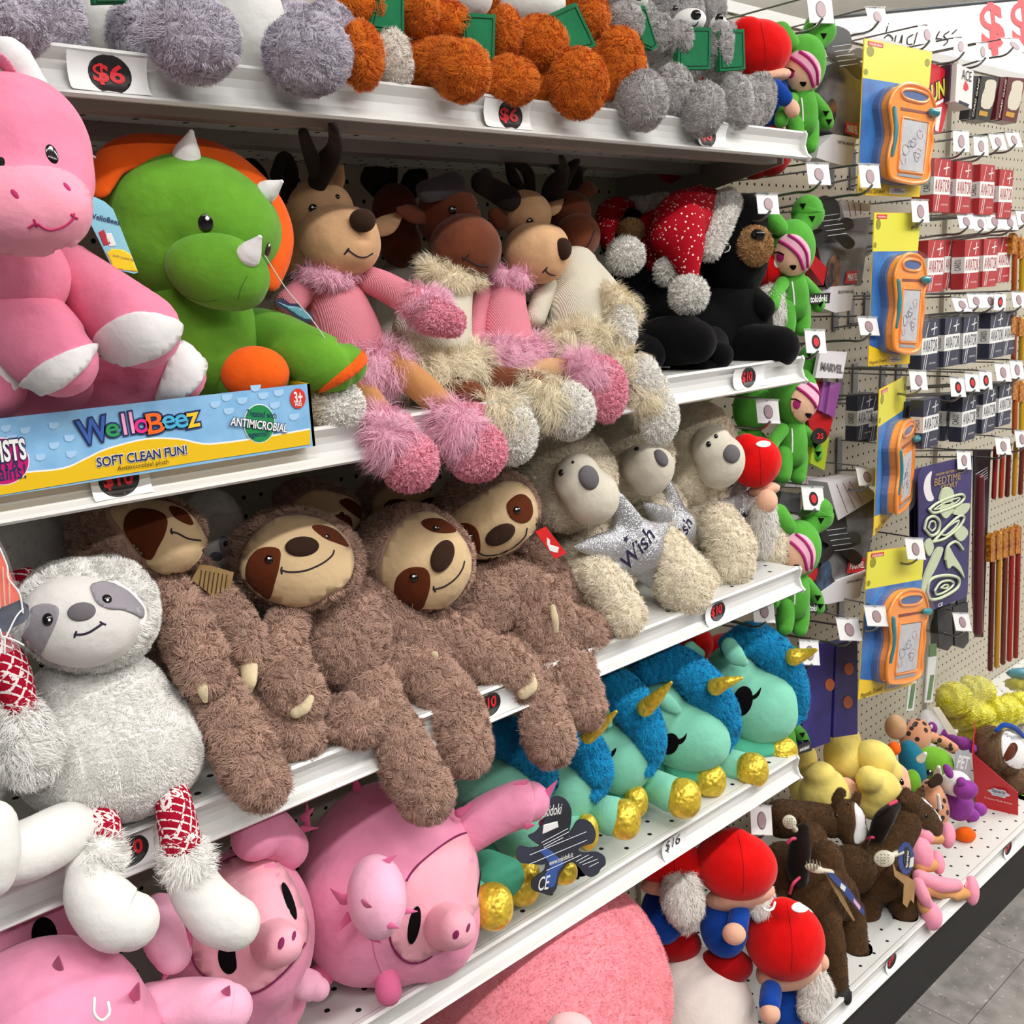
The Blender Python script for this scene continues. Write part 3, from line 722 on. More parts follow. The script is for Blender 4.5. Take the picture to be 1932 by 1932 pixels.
def tray():
    t = T('display_tray', 'blue and yellow cardboard display tray in front of the pony and triceratops', 'display box')
    Yt = -.013
    a, b, c, d = P(-110, 808, Yt), P(584, 719, Yt), P(585, 839, Yt), P(-110, 960, Yt)
    z1 = (a[2]+b[2])/2; z0 = (c[2]+d[2])/2; x0, x1 = a[0], b[0]
    f = t.add('front_panel', box3((x0, Yt, z0), (x1, Yt+.003, z1)), m_sky, smooth=False)
    t.add('side_panel', prism([(x1-.003, Yt, z0), (x1-.003, Yt, z1), (x1-.003, .05, z1+.004), (x1-.003, .20, z1+.05), (x1-.003, .20, z0)], (.003, 0, 0)), m_yel, smooth=False)
    t.add('base_panel', box3((x0, Yt+.003, z0), (x1-.003, .2, z0+.003)), m_yel, smooth=False)
    # printing on the front: work in panel coordinates u (0..1 left-right as seen), v (0..1 up)
    def W(u, v, o=.0004): return np.array([x0+(x1-x0)*u, Yt-o, z0+(z1-z0)*v])
    def px(u, v):
        q = W(u, v, 0)-CAM; z = q@FWD; return (HALF+FPX*(q@RGT)/z, HALF-FPX*(q@UPV)/z)
    def uv(x, y): 
        q = P(x, y, Yt); return ((q[0]-x0)/(x1-x0), (q[2]-z0)/(z1-z0))
    def shape(name, pts, mat, o):
        q = [P(x, y, Yt)-Y_*o for x, y in pts]
        return t.add(name, prism(q, Y_*.0003), mat, smooth=False, parent=f)
    wave = catmull(c5((-60, 1105), (0, 1092), (140, 1082), (330, 1062), (450, 1010), (560, 960), (760, 910), (930, 910), (1060, 935), (1200, 925), (1400, 895), (1614, 858)), 4)
    low = c5((1614, 934), (1000, 1028), (0, 1198), (-60, 1207))
    shape('print_white', [(x, y-3) for x, y in wave]+low, M('paper_white'), .0004)
    shape('print_yellow', list(map(tuple, wave))+low, m_yel, .0007)
    m_bowl = M('carton_pale', c='a6cdee', r=.4)
    g = np.random.default_rng(3)
    for x, y in ((130, 860), (280, 835), (360, 900), (210, 1000), (280, 940), (370, 985), (1120, 725), (1190, 760), (1260, 705), (1370, 680), (1450, 665), (1530, 790), (1430, 730), (1180, 690), (60, 900), (30, 850), (1560, 720), (1330, 640)):
        q = c5((x-28, y-12), (x+28, y-18), (x+24, y+6), (x+8, y+18), (x-10, y+20), (x-24, y+10)); shape('print_bowl', q, m_bowl, .0005)
    def word(txt, pts, mat, h, o=.0012, bold=.02, wd=None, mat2=None, ol=.05):
        (xa, ya), (xb, yb) = c5(*pts); A = P(xa, ya, Yt); B = P(xb, yb, Yt)
        ux = B-A; L = np.linalg.norm(ux); ux = ux/L; uy = np.cross(-Y_, ux); 
        if mat2: t.text('lettering', mat2, txt, (A+B)/2, ux, uy, h=h, wd=L, parent=f, off=o-.0003, bold=bold+ol, like=bold)
        t.text('lettering', mat, txt, (A+B)/2, ux, uy, h=h, wd=L, parent=f, off=o, bold=bold)
    navy = M('navy_ink')
    # logo letters, each with a dark outline
    cols = ['3b62b0', '2f9a58', 'f0a3c4', 'f0a3c4', 'e02e86', 'ef6a1c', '4ab0d8', '4ab0d8', 'f2c92e']
    lx = [(482, 862, 120, 128), (582, 860, 56, 70), (642, 828, 13, 112), (682, 820, 13, 112), (734, 838, 62, 74), (806, 822, 74, 108), (875, 818, 58, 70), (940, 812, 58, 70), (1002, 806, 56, 76)]
    for ch, cc_, (x, y, ww, hh) in zip('WelloBeez', cols, lx):
        
        k = mpp(P(*c5((x, y))[0], Yt))/2.76; ang = -.07 if ch != 'W' else -.16
        ux = np.array([math.cos(-ang), 0, math.sin(-ang)*.6]); ux /= np.linalg.norm(ux); uy = np.cross(-Y_, ux)
        o = P(*c5((x, y))[0], Yt)
        t.text('lettering', navy, ch, o, ux, uy, wd=ww*k*1.28, h=hh*k*1.0, parent=f, off=.0012, bold=.075, like=.015)
        t.text('lettering', M('logo_'+cc_, c=cc_, r=.4), ch, o, ux, uy, wd=ww*k*1.28, h=hh*k*1.0, parent=f, off=.0017, bold=.015)
    word('SOFT CLEAN FUN!', [(500, 1028), (970, 960)], navy, .0082, bold=.02, o=.0016, mat2=M('paper_white'))
    word('Antimicrobial plush', [(606, 1062), (872, 1024)], M('brown_ink', c='4b3413', r=.6),   .0048, bold=.005, o=.0022)
    def disc(x, y, rx, ry, mat, o, n=40, tooth=0):
        q = [(x+rx*(1+tooth*(i % 2))*math.cos(2*math.pi*i/n), y+ry*(1+tooth*(i % 2))*math.sin(2*math.pi*i/n)) for i in range(n)]
        shape('print_badge', c5(*q), mat, o)
    disc(1348, 825, 82, 102, M('paper_white'), .0009); disc(1348, 825, 78, 97, M('print_green', c='1f8a4c', r=.4), .0012)
    word('Treated with', [(1278, 768), (1436, 784)], navy, .0060, o=.0016, bold=.005)
    word('ANTIMICROBIAL', [(1195, 812), (1490, 850)], M('paper_white'), .0080, o=.0024, bold=.02, mat2=navy)
    word('agents!', [(1290, 886), (1392, 880)], navy, .0065, o=.0016, bold=.005)
    disc(1548, 695, 38, 50, M('print_red', c='d8352b', r=.4), .0012, tooth=.08)
    word('3+', [(1527, 690), (1570, 686)], M('paper_white'), .011, o=.0016, bold=.03); word('AGES', [(1531, 722), (1566, 719)], M('paper_white'), .005, o=.0016)
    disc(10, 1022, 142, 125, M('paper_white'), .0009); disc(10, 1022, 136, 119, M('print_magenta', c='c4146e', r=.4), .0012)
    word('RESISTS', [(-130, 985), (130, 955)], M('paper_white'), .017, o=.0022, bold=.03, mat2=navy)
    word('odors &', [(-110, 1045), (95, 1022)], navy, .0125, o=.0016, bold=.005); word('stains!', [(-70, 1090), (130, 1068)], navy, .0125, o=.0016, bold=.005)
    t.done()
tray()
def band(t, name, mat, pts, fr, parent=None, **kw):
    return t.limb(name, mat, pts, fur=fr, parent=parent, **kw)
def deer(label, c, head, muz, nose, eyes, mouth, ears, antl, torso, arms, hem, collar, legs, feet, hm, km, fm, tm, lm, Yh, group=None, hands=(), moose=False):
    t = T('plush_moose' if moose else 'plush_reindeer', label, 'plush toy', group)
    for a in antl: t.limb('antler', m_antl2 if moose and len(a) < 3 else m_antler, a, flat=.6, fdir=FWD)
    tr = t.limb('sweater', km, torso, seg=24)
    cr_ = t.fuse('head', hm, [ellp(*h) for h in head], vox=.005, it=6); mz_ = t.fuse('muzzle', hm, [ellp(*m) for m in muz], vox=.005, it=6); hd = [cr_, mz_]
    for e in ears: t.limb('ear', hm, e, flat=.55, fdir=FWD)
    if nose: t.ell('nose', m_nose, *nose)
    for x, y, r in eyes:
        e = t.bead('eye', m_black, x, y, r, r, 0, hd, .6)
        if e and r > 5: eyeglint(t, x-r*.2, y-r*.35, r*.25, [e], e)
    for m in mouth: t.stroke('mouth', m_thr, m, 3.2, hd)
    for a in arms: t.limb('sleeve', km, a)
    for h in hands: t.limb('hand', h[1], h[0], fur=h[2])
    if collar: t.limb('collar_fur', fm, collar, fur=dict(LONG, L=.016))
    for h in hem: t.limb('hem_fur', fm, h, fur=LONG)
    for l in legs: t.limb('leg', lm, l)
    for f, cf in feet:
        p = t.ell('foot', tm, *f, fur=SHERPA)
        if cf: t.limb('cuff_fur', fm, cf, fur=dict(LONG, L=.024), parent=p)
    t.done()
deer('tan plush reindeer in pink sweater beside the green triceratops, one arm stretched right', None,
     [(605, 397, .12, 64, 58, 0, 60)], [(640, 455, .09, 80, 68, -12, 72), (665, 440, .085, 50, 50)], (684, 416, .045, 25, 22, 0, 18),
     [(591, 394, 9), (637, 371, 5)], [[(653, 475), (657, 470), (660, 474), (675, 484), (690, 485), (703, 478)], [(650, 479), (655, 474), (658, 469)]],
     [[(622, 365, .13, 15), (634, 340, .13, 17), (642, 316, .13, 7)], [(700, 436, .13, 14), (730, 424, .13, 19), (756, 404, .13, 6)]],
     [[(598, 345, .10, 20), (612, 315, .08, 24), (632, 280, .05, 18), (630, 240, .0, 15)], [(600, 325, .09, 18), (585, 290, .07, 14), (572, 250, .04, 10)], [(540, 372, .15, 12), (548, 330, .15, 16), (535, 300, .15, 16), (520, 330, .15, 14)]],
     [(622, 530, .11, 44), (635, 575, .105, 58), (655, 630, .095, 64), (680, 690, .085, 60)],
     [[(672, 520, .10, 25), (725, 540, .07, 28), (780, 572, .04, 30)], [(575, 545, .11, 25), (545, 575, .10, 28)]],
     [[(648, 704, .08, 28), (692, 700, .06, 36), (742, 690, .06, 32)]], [(580, 518, .10, 15), (620, 524, .08, 15), (662, 516, .085, 13)],
     [[(745, 690, .05, 30), (800, 735, .025, 29), (855, 790, .0, 27)], [(670, 725, .06, 27), (705, 765, .03, 26), (720, 800, .01, 25)]],
     [((897, 852, -.02, 56, 54, 0, 54), [(835, 790, -.005, 24), (860, 815, -.015, 42)]), ((772, 872, -.025, 52, 54, 0, 52), [(715, 800, .0, 28), (735, 835, -.015, 40)])],
     m_tan, m_pknit, m_pfur, m_ptow, m_leg, .12,
     hands=[([(785, 572, .04, 30), (815, 584, .03, 34)], m_pfur, dict(LONG, L=.016)), ([(815, 595, .025, 34), (850, 608, .02, 26)], m_ptow, SHERPA)])
deer('dark brown plush moose in cream sweater between the two pink-sweater reindeer', None,
     [(846, 408, .13, 62, 62, 0, 62)], [(878, 470, .095, 70, 66, 0, 70)], None,
     [(854, 396, 8), (902, 391, 5)], [[(872, 486), (884, 491), (900, 500), (922, 503)], [(873, 492), (880, 486), (884, 481)]],
     [[(800, 410, .13, 14), (775, 403, .125, 17), (753, 398, .12, 8)], [(935, 405, .13, 15), (945, 420, .13, 15)]],
     [[(805, 362, .11, 22), (858, 347, .11, 25)], [(905, 345, .13, 20), (930, 358, .13, 22), (960, 375, .12, 24)], [(915, 330, .14, 14), (905, 350, .14, 14)]],
     [(850, 540, .11, 44), (830, 600, .10, 62), (820, 665, .09, 70)], [[(790, 560, .11, 26), (770, 620, .11, 30)]],
     [[(770, 698, .07, 32), (830, 705, .055, 36), (890, 690, .06, 32)]], [(808, 508, .10, 18), (845, 528, .075, 18), (895, 526, .08, 15)],
     [[(830, 745, .05, 26), (870, 735, .035, 28), (905, 760, .02, 26)], [(905, 712, .05, 28), (960, 722, .03, 29), (1010, 728, .015, 28)]],
     [((965, 820, -.005, 46, 56, 0, 48), [(925, 770, .01, 26), (945, 800, .0, 38)]), ((1070, 776, -.01, 50, 52, 0, 50), [(1005, 740, .01, 28), (1035, 765, .0, 42)])],
     m_moose, m_cknit, m_cfur, m_wtow, m_moose, .13, moose=True)
deer('smaller tan plush reindeer in pink sweater squeezed between the two brown moose', None,
     [(990, 405, .13, 52, 46, 0, 50)], [(1012, 478, .10, 64, 58, -8, 60), (1035, 465, .10, 40, 42)], (1062, 470, .06, 17, 21, 0, 14),
     [(1000, 418, 7)], [[(1024, 514), (1032, 505)], [(1028, 509), (1036, 517), (1047, 520)]],
     [[(1025, 400, .14, 12), (1045, 392, .13, 13), (1060, 378, .13, 5)]],
     [[(985, 365, .16, 11), (968, 335, .16, 12), (958, 302, .16, 7)], [(1000, 360, .16, 11), (995, 325, .16, 11), (965, 300, .16, 7)], [(1035, 380, .15, 18), (1050, 350, .13, 22), (1088, 304, .10, 7)], [(1052, 350, .13, 18), (1064, 320, .10, 12), (1060, 298, .08, 8)]],
     [(955, 545, .11, 36), (950, 590, .105, 46), (955, 650, .095, 54)], [[(918, 545, .12, 18), (900, 590, .11, 20), (895, 640, .10, 20)]],
     [[(908, 676, .07, 24), (960, 680, .06, 28), (1012, 670, .065, 24)]], [(942, 520, .10, 13), (985, 528, .085, 13)],
     [[(985, 700, .05, 20), (1040, 695, .035, 20), (1090, 695, .02, 19)]],
     [((1135, 737, -.0, 46, 62, 0, 48), [(1085, 690, .015, 20), (1105, 705, .005, 34)])],
     m_tan, m_pknit, m_pfur, m_ptow, m_tan, .13)
deer('dark brown plush moose in cream sweater leaning on the black bear', None,
     [(1075, 400, .14, 42, 40, 0, 42)], [(1090, 445, .12, 44, 44, 0, 46)], None,
     [(1067, 379, 4)], [[(1078, 475), (1098, 473), (1112, 458), (1121, 436)]],
     [[(1095, 365, .14, 10), (1112, 355, .14, 16), (1124, 360, .14, 6)]],
     [[(1085, 365, .17, 16), (1075, 320, .17, 22), (1050, 300, .17, 18)], [(1085, 330, .17, 14), (1100, 310, .17, 10)]],
     [(1085, 510, .11, 46), (1085, 570, .10, 62), (1090, 625, .09, 60)], [[(1115, 510, .11, 22), (1140, 545, .08, 26), (1160, 575, .06, 26)], [(1030, 540, .11, 22), (1010, 600, .10, 20)]],
     [[(1052, 654, .06, 26), (1105, 646, .05, 30), (1148, 644, .055, 24)]], None,
     [[(1110, 690, .05, 22), (1180, 700, .03, 20)]],
     [((1208, 720, .0, 37, 48, 0, 40), [(1165, 685, .02, 20), (1185, 700, .01, 28)]), ((1238, 788, -.01, 40, 52, 0, 42), [(1195, 745, .0, 22), (1215, 760, -.005, 30)])],
     m_moose, m_cknit, m_cfur, m_wtow, m_moose, .14, moose=True,
     hands=[([(1155, 570, .055, 28), (1172, 590, .05, 30)], m_cfur, dict(LONG, L=.02)), ([(1172, 600, .04, 25), (1175, 630, .035, 24)], m_wtow, SHERPA)])
def shadow_deer():
    t = T('plush_reindeer', 'plush reindeer half hidden behind the triceratops, white foot beside the tray', 'plush toy')
    t.fuse('head', m_tan, [ellp(520, 420, .22, 50, 50), ellp(535, 470, .2, 50, 48)], vox=.006)
    t.limb('sweater', m_cknit, [(560, 580, .2, 50), (575, 680, .17, 60)])
    t.limb('antler', m_antler, [(500, 370, .24, 12), (490, 330, .24, 14), (470, 300, .24, 8)], flat=.6, fdir=FWD)
    t.limb('leg', m_leg, [(590, 720, .12, 24), (615, 750, .05, 24)])
    t.ell('foot', m_wtow, 637, 768, .012, 48, 48, 0, 46, fur=SHERPA)
    t.done()
    t = T('plush_moose', 'dark plush moose in the shade at the back, only its antlers and head showing', 'plush toy')
    t.fuse('head', m_moose, [ellp(745, 400, .25, 45, 55), ellp(755, 460, .23, 42, 45)], vox=.006)
    t.limb('sweater', m_cknit, [(750, 540, .25, 45), (750, 640, .22, 60)])
    for a in ([(725, 370, .26, 18), (705, 330, .26, 28), (695, 310, .26, 8)], [(765, 370, .26, 18), (785, 335, .26, 24), (782, 305, .26, 8)], [(735, 360, .26, 14), (735, 315, .26, 16), (738, 298, .26, 6)]): t.limb('antler', m_antler, a, flat=.6, fdir=FWD)
    t.done()
shadow_deer()
m_bear = M('black_plush', 'plush', '0a090a', sheen=.12, amp=.2)
m_hat = M('red_sequin_velvet', 'sparkle', 'a30a1c', 'f6e6e0', s=240, th=.72)
m_pomw = M('white_pile', 'fur', 'e9e6e0', amp=.12)
POM = dict(up=.7, L=.006, w=.0005, dens=70, droop=.1, lean=.5, clump=.004, jit=.5)
def bear(label, head, muz, nose, eye, hat, band_, pom, body, limbs):
    t = T('plush_bear', label, 'plush toy', )
    t.fuse('body', m_bear, [ellp(*b) for b in body], vox=.006)
    hd = t.fuse('head', m_bear, [ellp(*h) for h in head], vox=.006)
    if muz: mz = t.fuse('muzzle', M('bear_muzzle', 'fur', 'b98f5e', amp=.2), [ellp(*muz)], vox=.004, fur=dict(POM, L=.004))
    if nose: t.ell('nose', m_black, *nose, pw=.85)
    for x, y, r in eye:
        e = t.bead('eye', m_black, x, y, r, r, 0, hd, .6)
        if e: t.stroke('eye_glint', m_glint, [(x+r*.1, y+r*.8), (x+r*.7, y+r*.5), (x+r*.9, y-r*.1)], 2.2, [e], e); eyeglint(t, x-r*.1, y-r*.4, 2.5, [e], e)
    h = t.fuse('santa_hat', m_hat, [limbp(x) for x in hat], vox=.005, it=6)
    t.limb('hat_band', m_pomw, band_, fur=POM, parent=h)
    t.ell('pompom', m_pomw, *pom, fur=POM, parent=h)
    for l in limbs: t.limb('leg' if l[0] == 'l' else 'arm', m_bear, l[1])
    t.done()
bear('black plush bear with tan muzzle and sparkly red santa hat, at the right end', [(1385, 480, .10, 66, 92, 0, 70), (1400, 420, .10, 50, 55), (1430, 395, .12, 22, 22)], (1420, 465, .055, 36, 38, 0, 34), (1430, 443, .035, 13, 10, -10, 9), [(1366, 466, 13)],
     [[(1330, 395, .12, 42), (1290, 415, .10, 55), (1270, 440, .08, 48)], [(1285, 420, .075, 45), (1292, 470, .06, 38), (1302, 520, .045, 18)], [(1315, 375, .11, 22), (1318, 358, .11, 12)]],
     [(1372, 382, .085, 24), (1356, 420, .065, 25), (1338, 470, .06, 20)], (1299, 557, .035, 34, 34, 0, 32),
     [(1375, 620, .11, 82, 100, 0, 85), (1330, 640, .12, 80, 75, 0, 70)],
     [('a', [(1395, 555, .09, 26), (1420, 570, .07, 27), (1436, 582, .05, 26)]), ('l', [(1395, 650, .07, 40), (1440, 655, .03, 43), (1468, 655, .005, 40)]), ('l', [(1340, 650, .06, 35), (1350, 670, .03, 28), (1358, 670, .01, 26)])])
bear('black plush bear with a santa hat behind the white-topped hat, middle of three', [(1240, 480, .16, 60, 80, 0, 60)], None, None, [], [[(1250, 425, .17, 35), (1225, 450, .15, 40), (1240, 500, .13, 20)]],
     [(1215, 395, .18, 18), (1250, 388, .18, 20)], (1258, 512, .085, 21, 26, 0, 22), [(1240, 610, .13, 72, 85, 0, 70)],
     [('a', [(1190, 575, .10, 28), (1180, 600, .08, 26)]), ('l', [(1245, 645, .09, 46), (1290, 642, .04, 48), (1310, 645, .02, 42)]), ('l', [(1290, 690, .05, 26), (1335, 700, .02, 24)])])
bear('black plush bear in a santa hat at the left of three, beside the brown moose', [(1180, 450, .19, 48, 60, 0, 50)], (1190, 435, .15, 25, 22, 0, 25), None, [], [[(1200, 400, .2, 14), (1160, 395, .19, 24), (1140, 430, .17, 24), (1150, 465, .14, 12)]],
     [(1200, 385, .2, 12), (1235, 405, .18, 20)], (1180, 483, .10, 33, 33, 0, 32), [(1190, 580, .17, 60, 80, 0, 60)], [('l', [(1200, 660, .12, 36), (1220, 670, .07, 36)])])
# ================= top shelf =================
c3 = cr(1100, 0, 3.864); c7 = cr(1100, 450, 3.864)
m_koala = M('lilac_grey_fur', 'fur', 'cac3cf', amp=.2, ns=40)
m_belly = M('soft_white_pile', 'plush', 'e4e3df', sheen=.2, amp=.05)
m_fox = M('rust_orange_fur', 'fur', 'dd7620', amp=.22, ns=40)
m_greyb = M('light_grey_fur', 'fur', 'c1bdbc', amp=.2, ns=40)
m_felt = M('green_felt', 'plush', '1f6b45', sheen=.1, amp=.12, fs=1500)
m_stitch = M('green_stitch', c='12492d', r=.9)
PLSH = dict(L=.0065, w=.0003, dens=110, droop=.2, lean=.4, clump=.009, jit=.35)
def book(t, pts, Y):
    b = t.add('felt_book', slabp(pts, Y, .008), m_felt, smooth=False)
    A = np.array([q[:2] for q in pts], float); c = A.mean(0); I = c+(A-c)*.84
    L = [P(x, y, Y-.0004) for x, y in I]; 
    t.add('stitching', tube3(np.array(L+[L[0]]), [.0008]*(len(L)+1), seg=5, n=1), m_stitch, parent=b)
def sitter(name, label, mat, body, belly, parts, books, group, head=None, bm=None):
    t = T(name, label, 'plush toy', None)
    t.fuse('body', mat, [ellp(*b) for b in body], vox=.008, fur=PLSH)
    if belly: t.ell('belly', bm or m_belly, *belly)
    for n, m_, p in parts:
        if isinstance(p[0], (tuple, list)): t.limb(n, m_, p, fur=PLSH)
        else: t.ell(n, m_, *p, fur=PLSH)
    if head: head(t)
    for b in books: book(t, *b)
    t.done()
def khead(x, y, Y, r, mat):
    def f(t):
        h = t.ell('head', mat, x, y, Y, r, r*.85, 0, r, fur=PLSH)
        for s in (-1, 1): t.ell('ear', mat, x+s*r*.8, y-r*.6, Y+.01, r*.38, r*.38, 0, r*.2, fur=PLSH)
        t.ell('muzzle', m_belly, x, y+r*.25, Y-.04, r*.35, r*.28, 0, r*.4)
    return f
sitter('plush_koala', 'lilac-grey plush with white belly at the far left of the top shelf', m_koala, [(110, -60, .10, 110, 110, 0, 110)], (188, 30, .06, 52, 85, 0, 60),
       [('foot', m_koala, (22, 38, -.03, 66, 62, 0, 60)), ('leg', m_koala, (115, 45, .02, 42, 62, 0, 60))], [([(175, -30), (236, -34), (238, 4), (178, 6)], .0)], None, khead(120, -260, .1, 110, m_koala))
sitter('plush_koala', 'lilac-grey plush with two big round feet over the shelf edge, second from left', m_koala, [(430, -60, .10, 120, 120, 0, 120)], (468, 50, .045, 72, 98, 0, 70),
       [('leg', m_koala, [(255, 20, .06, 50), (250, 60, .04, 52), (300, 85, .02, 50)]), ('foot', m_koala, (366, 76, -.03, 82, 74, 0, 62)), ('leg', m_koala, [(520, 60, .05, 50), (590, 70, .03, 52), (620, 60, .02, 50)]), ('foot', m_koala, (580, 105, -.03, 80, 70, 0, 62))], [], None, khead(440, -280, .1, 120, m_koala))
def fhead(x, y, Y, r):
    def f(t):
        t.ell('head', m_fox, x, y, Y, r, r*.9, 0, r, fur=PLSH)
        t.ell('muzzle', m_belly, x, y+r*.3, Y-.035, r*.5, r*.35, 0, r*.5)
    return f
sitter('plush_fox', 'orange plush fox with green felt book and white tail, beside the grey koala', m_fox, [(715, -40, .10, 80, 90, 0, 80)], None,
       [('arm', m_fox, [(650, -10, .06, 36), (668, 15, .03, 40), (690, 22, .02, 38)]), ('foot', m_fox, (682, 106, -.015, 38, 58, 0, 45)), ('arm', m_fox, (790, 25, .02, 34, 42, 0, 36))], [(c2((590, -40), (725, -40), (725, 178), (545, 150)), .0)], None, lambda t: (t.ell('tail', M('fox_white', 'fur', 'e9e0d6', amp=.1), 738, 112, .01, 36, 56, 12, 40, fur=PLSH), fhead(720, -170, .1, 80)(t)))
sitter('plush_fox', 'orange plush fox with wide fluffy leg over the price strip, middle of three foxes', m_fox, [(900, -30, .12, 75, 80, 0, 75)], (885, -5, .07, 45, 40, 0, 40),
       [('arm', m_fox, (838, 46, .03, 48, 38, 10, 40)), ('leg', m_fox, [(790, 122, .03, 40), (840, 125, .0, 46), (872, 135, -.025, 52)]), ('arm', m_fox, (953, 65, .02, 27, 48, 0, 30))], [(c2((1025, 65), (1200, 75), (1195, 335), (1115, 325), (1040, 215)), .005)], None, fhead(900, -150, .12, 75))
sitter('plush_fox', 'orange plush fox holding a tilted green felt book, rightmost of the foxes', m_fox, [(1050, -40, .12, 75, 80, 0, 75)], (1000, 8, .07, 68, 42, 0, 50),
       [('foot', m_fox, (958, 155, .0, 56, 44, 0, 46)), ('arm', m_fox, (1016, 85, .02, 54, 49, 0, 45)), ('leg', m_fox, (1030, 165, .03, 45, 50, 0, 45)), ('foot', m_fox, (1090, 158, -.025, 54, 60, 0, 50)), ('arm', m_fox, (1118, 35, .03, 29, 40, 0, 34)), ('leg', m_fox, (1165, 126, .01, 50, 66, 0, 48))], [(c2((1462, 85), (1620, 12), (1728, 240), (1570, 272), (1545, 190)), .005)], None, fhead(1060, -150, .12, 75))
def bhead(hx, hy, Y, a, b, mz, ns, ey, mouth, ears=()):
    def f(t):
        h = t.fuse('head', m_greyb, [ellp(hx, hy, Y, a, b, 0, a)], vox=.006, fur=dict(PLSH, L=.006))
        for e in ears: t.ell('ear', m_greyb, *e, fur=PLSH)
        m = t.ell('muzzle', m_belly, *mz)
        n = t.ell('nose', m_black, *ns)
        for x, y, r in ey: t.bead('eye', m_black, x, y, r, r, 0, h, .8)
        if mouth: t.stroke('mouth', m_thr, mouth, 2.4, [m])
    return f
sitter('plush_bear', 'light grey plush bear next to the orange foxes, its book edge-on', m_greyb, [(1190, 60, .10, 50, 70, 0, 55)], None,
       [('arm', m_greyb, (1176, 44, .03, 36, 34, 0, 32)), ('foot', m_greyb, (1211, 190, -.02, 47, 52, 0, 44)), ('leg', m_greyb, (1170, 195, .02, 40, 40, 0, 40))], [(c3((340, 50), (450, 40), (545, 340), (510, 365), (430, 330)), .02)], None, bhead(1160, -25, .08, 52, 48, (1200, -5, .035, 24, 24, 0, 22), (1206, -8, .012, 9, 9, 0, 7), [], None, [(1120, -70, .09, 18, 18, 0, 9)]))
sitter('plush_bear', 'light grey plush bear with white muzzle looking over a square green book', m_greyb, [(1280, 100, .11, 55, 70, 0, 60)], None,
       [('arm', m_greyb, (1238, 70, .05, 34, 38, 0, 32)), ('arm', m_greyb, (1277, 72, .03, 28, 30, 0, 26)), ('leg', m_greyb, (1268, 176, .01, 36, 50, 0, 42)), ('foot', m_greyb, (1325, 207, -.02, 41, 47, 0, 40))], [(c3((700, 195), (935, 200), (930, 505), (690, 505)), .02)], None, bhead(1272, 22, .09, 55, 46, (1300, 40, .05, 32, 22, 10, 26), (1313, 28, .02, 10, 9, 0, 8), [(1274, 17, 6)], c3((758, 165), (770, 185), (795, 192), (825, 180), (838, 160)), [(1235, -15, .1, 20, 22, 0, 10), (1310, -20, .1, 20, 22, 0, 10)]))
sitter('plush_bear', 'light grey plush bear nearest the shelf end, beside the red gnome hat', m_greyb, [(1365, 110, .12, 38, 65, 0, 50)], None,
       [('arm', m_greyb, (1356, 92, .06, 26, 46, 0, 30)), ('foot', m_greyb, (1386, 198, .0, 32, 50, 0, 38)), ('foot', m_greyb, (1408, 198, .02, 30, 48, 0, 36)), ('leg', m_greyb, (1432, 188, .04, 29, 46, 0, 36))], [(c3((990, 225), (1175, 210), (1185, 505), (1000, 520)), .045)], None, bhead(1342, 18, .11, 28, 40, (1356, 45, .08, 16, 14, 0, 14), (1357, 34, .06, 8, 8, 0, 6), [], None, [(1355, -12, .11, 14, 24, 0, 8)]))
# ================= third shelf: sloths and star bears =================
ca = cr(0, 1100, 1932/832); cb = cr(0, 960, 4.39); c4 = cr(400, 900, 2.415); cs = cr(950, 800, 3.22)
m_brown = M('brown_sloth_fur', 'fur', 'bf9c8a', amp=.24, ns=45)
m_face = M('cream_short_plush', 'plush', 'd3b68d', sheen=.25, amp=.08)
m_patch = M('rust_brown_patch', 'plush', '5a2a15', sheen=.1, amp=.15)
m_claw = M('cream_felt_claw', 'plush', 'd9c8a4', sheen=.2, amp=.08)
m_wfur = M('snow_white_fur', 'fur', 'f6f4f0', amp=.05, ns=25)
m_wface = M('pale_grey_short_plush', 'plush', 'dcd8d4', sheen=.25, amp=.04)
m_gpatch = M('grey_patch', 'plush', '98939a', sheen=.15, amp=.12)
m_gnose = M('grey_nose', 'plush', '6f6a6f', sheen=.15, amp=.1)
m_boot = M('white_boot_plush', 'plush', 'eae8e4', sheen=.25, amp=.04)
m_nord = M('red_nordic_knit', 'nordic', 'a3122c', 'eadfdd')
m_navyt = M('navy_thread', c='1f1538', r=.8)
SLF = dict(L=.0095, w=.00038, dens=90, droop=.4, lean=.5, clump=.008, jit=.35, up=.34)
WSF = dict(L=.0060, w=.00032, dens=110, droop=.4, lean=.32, clump=.012, jit=.28, up=.26)
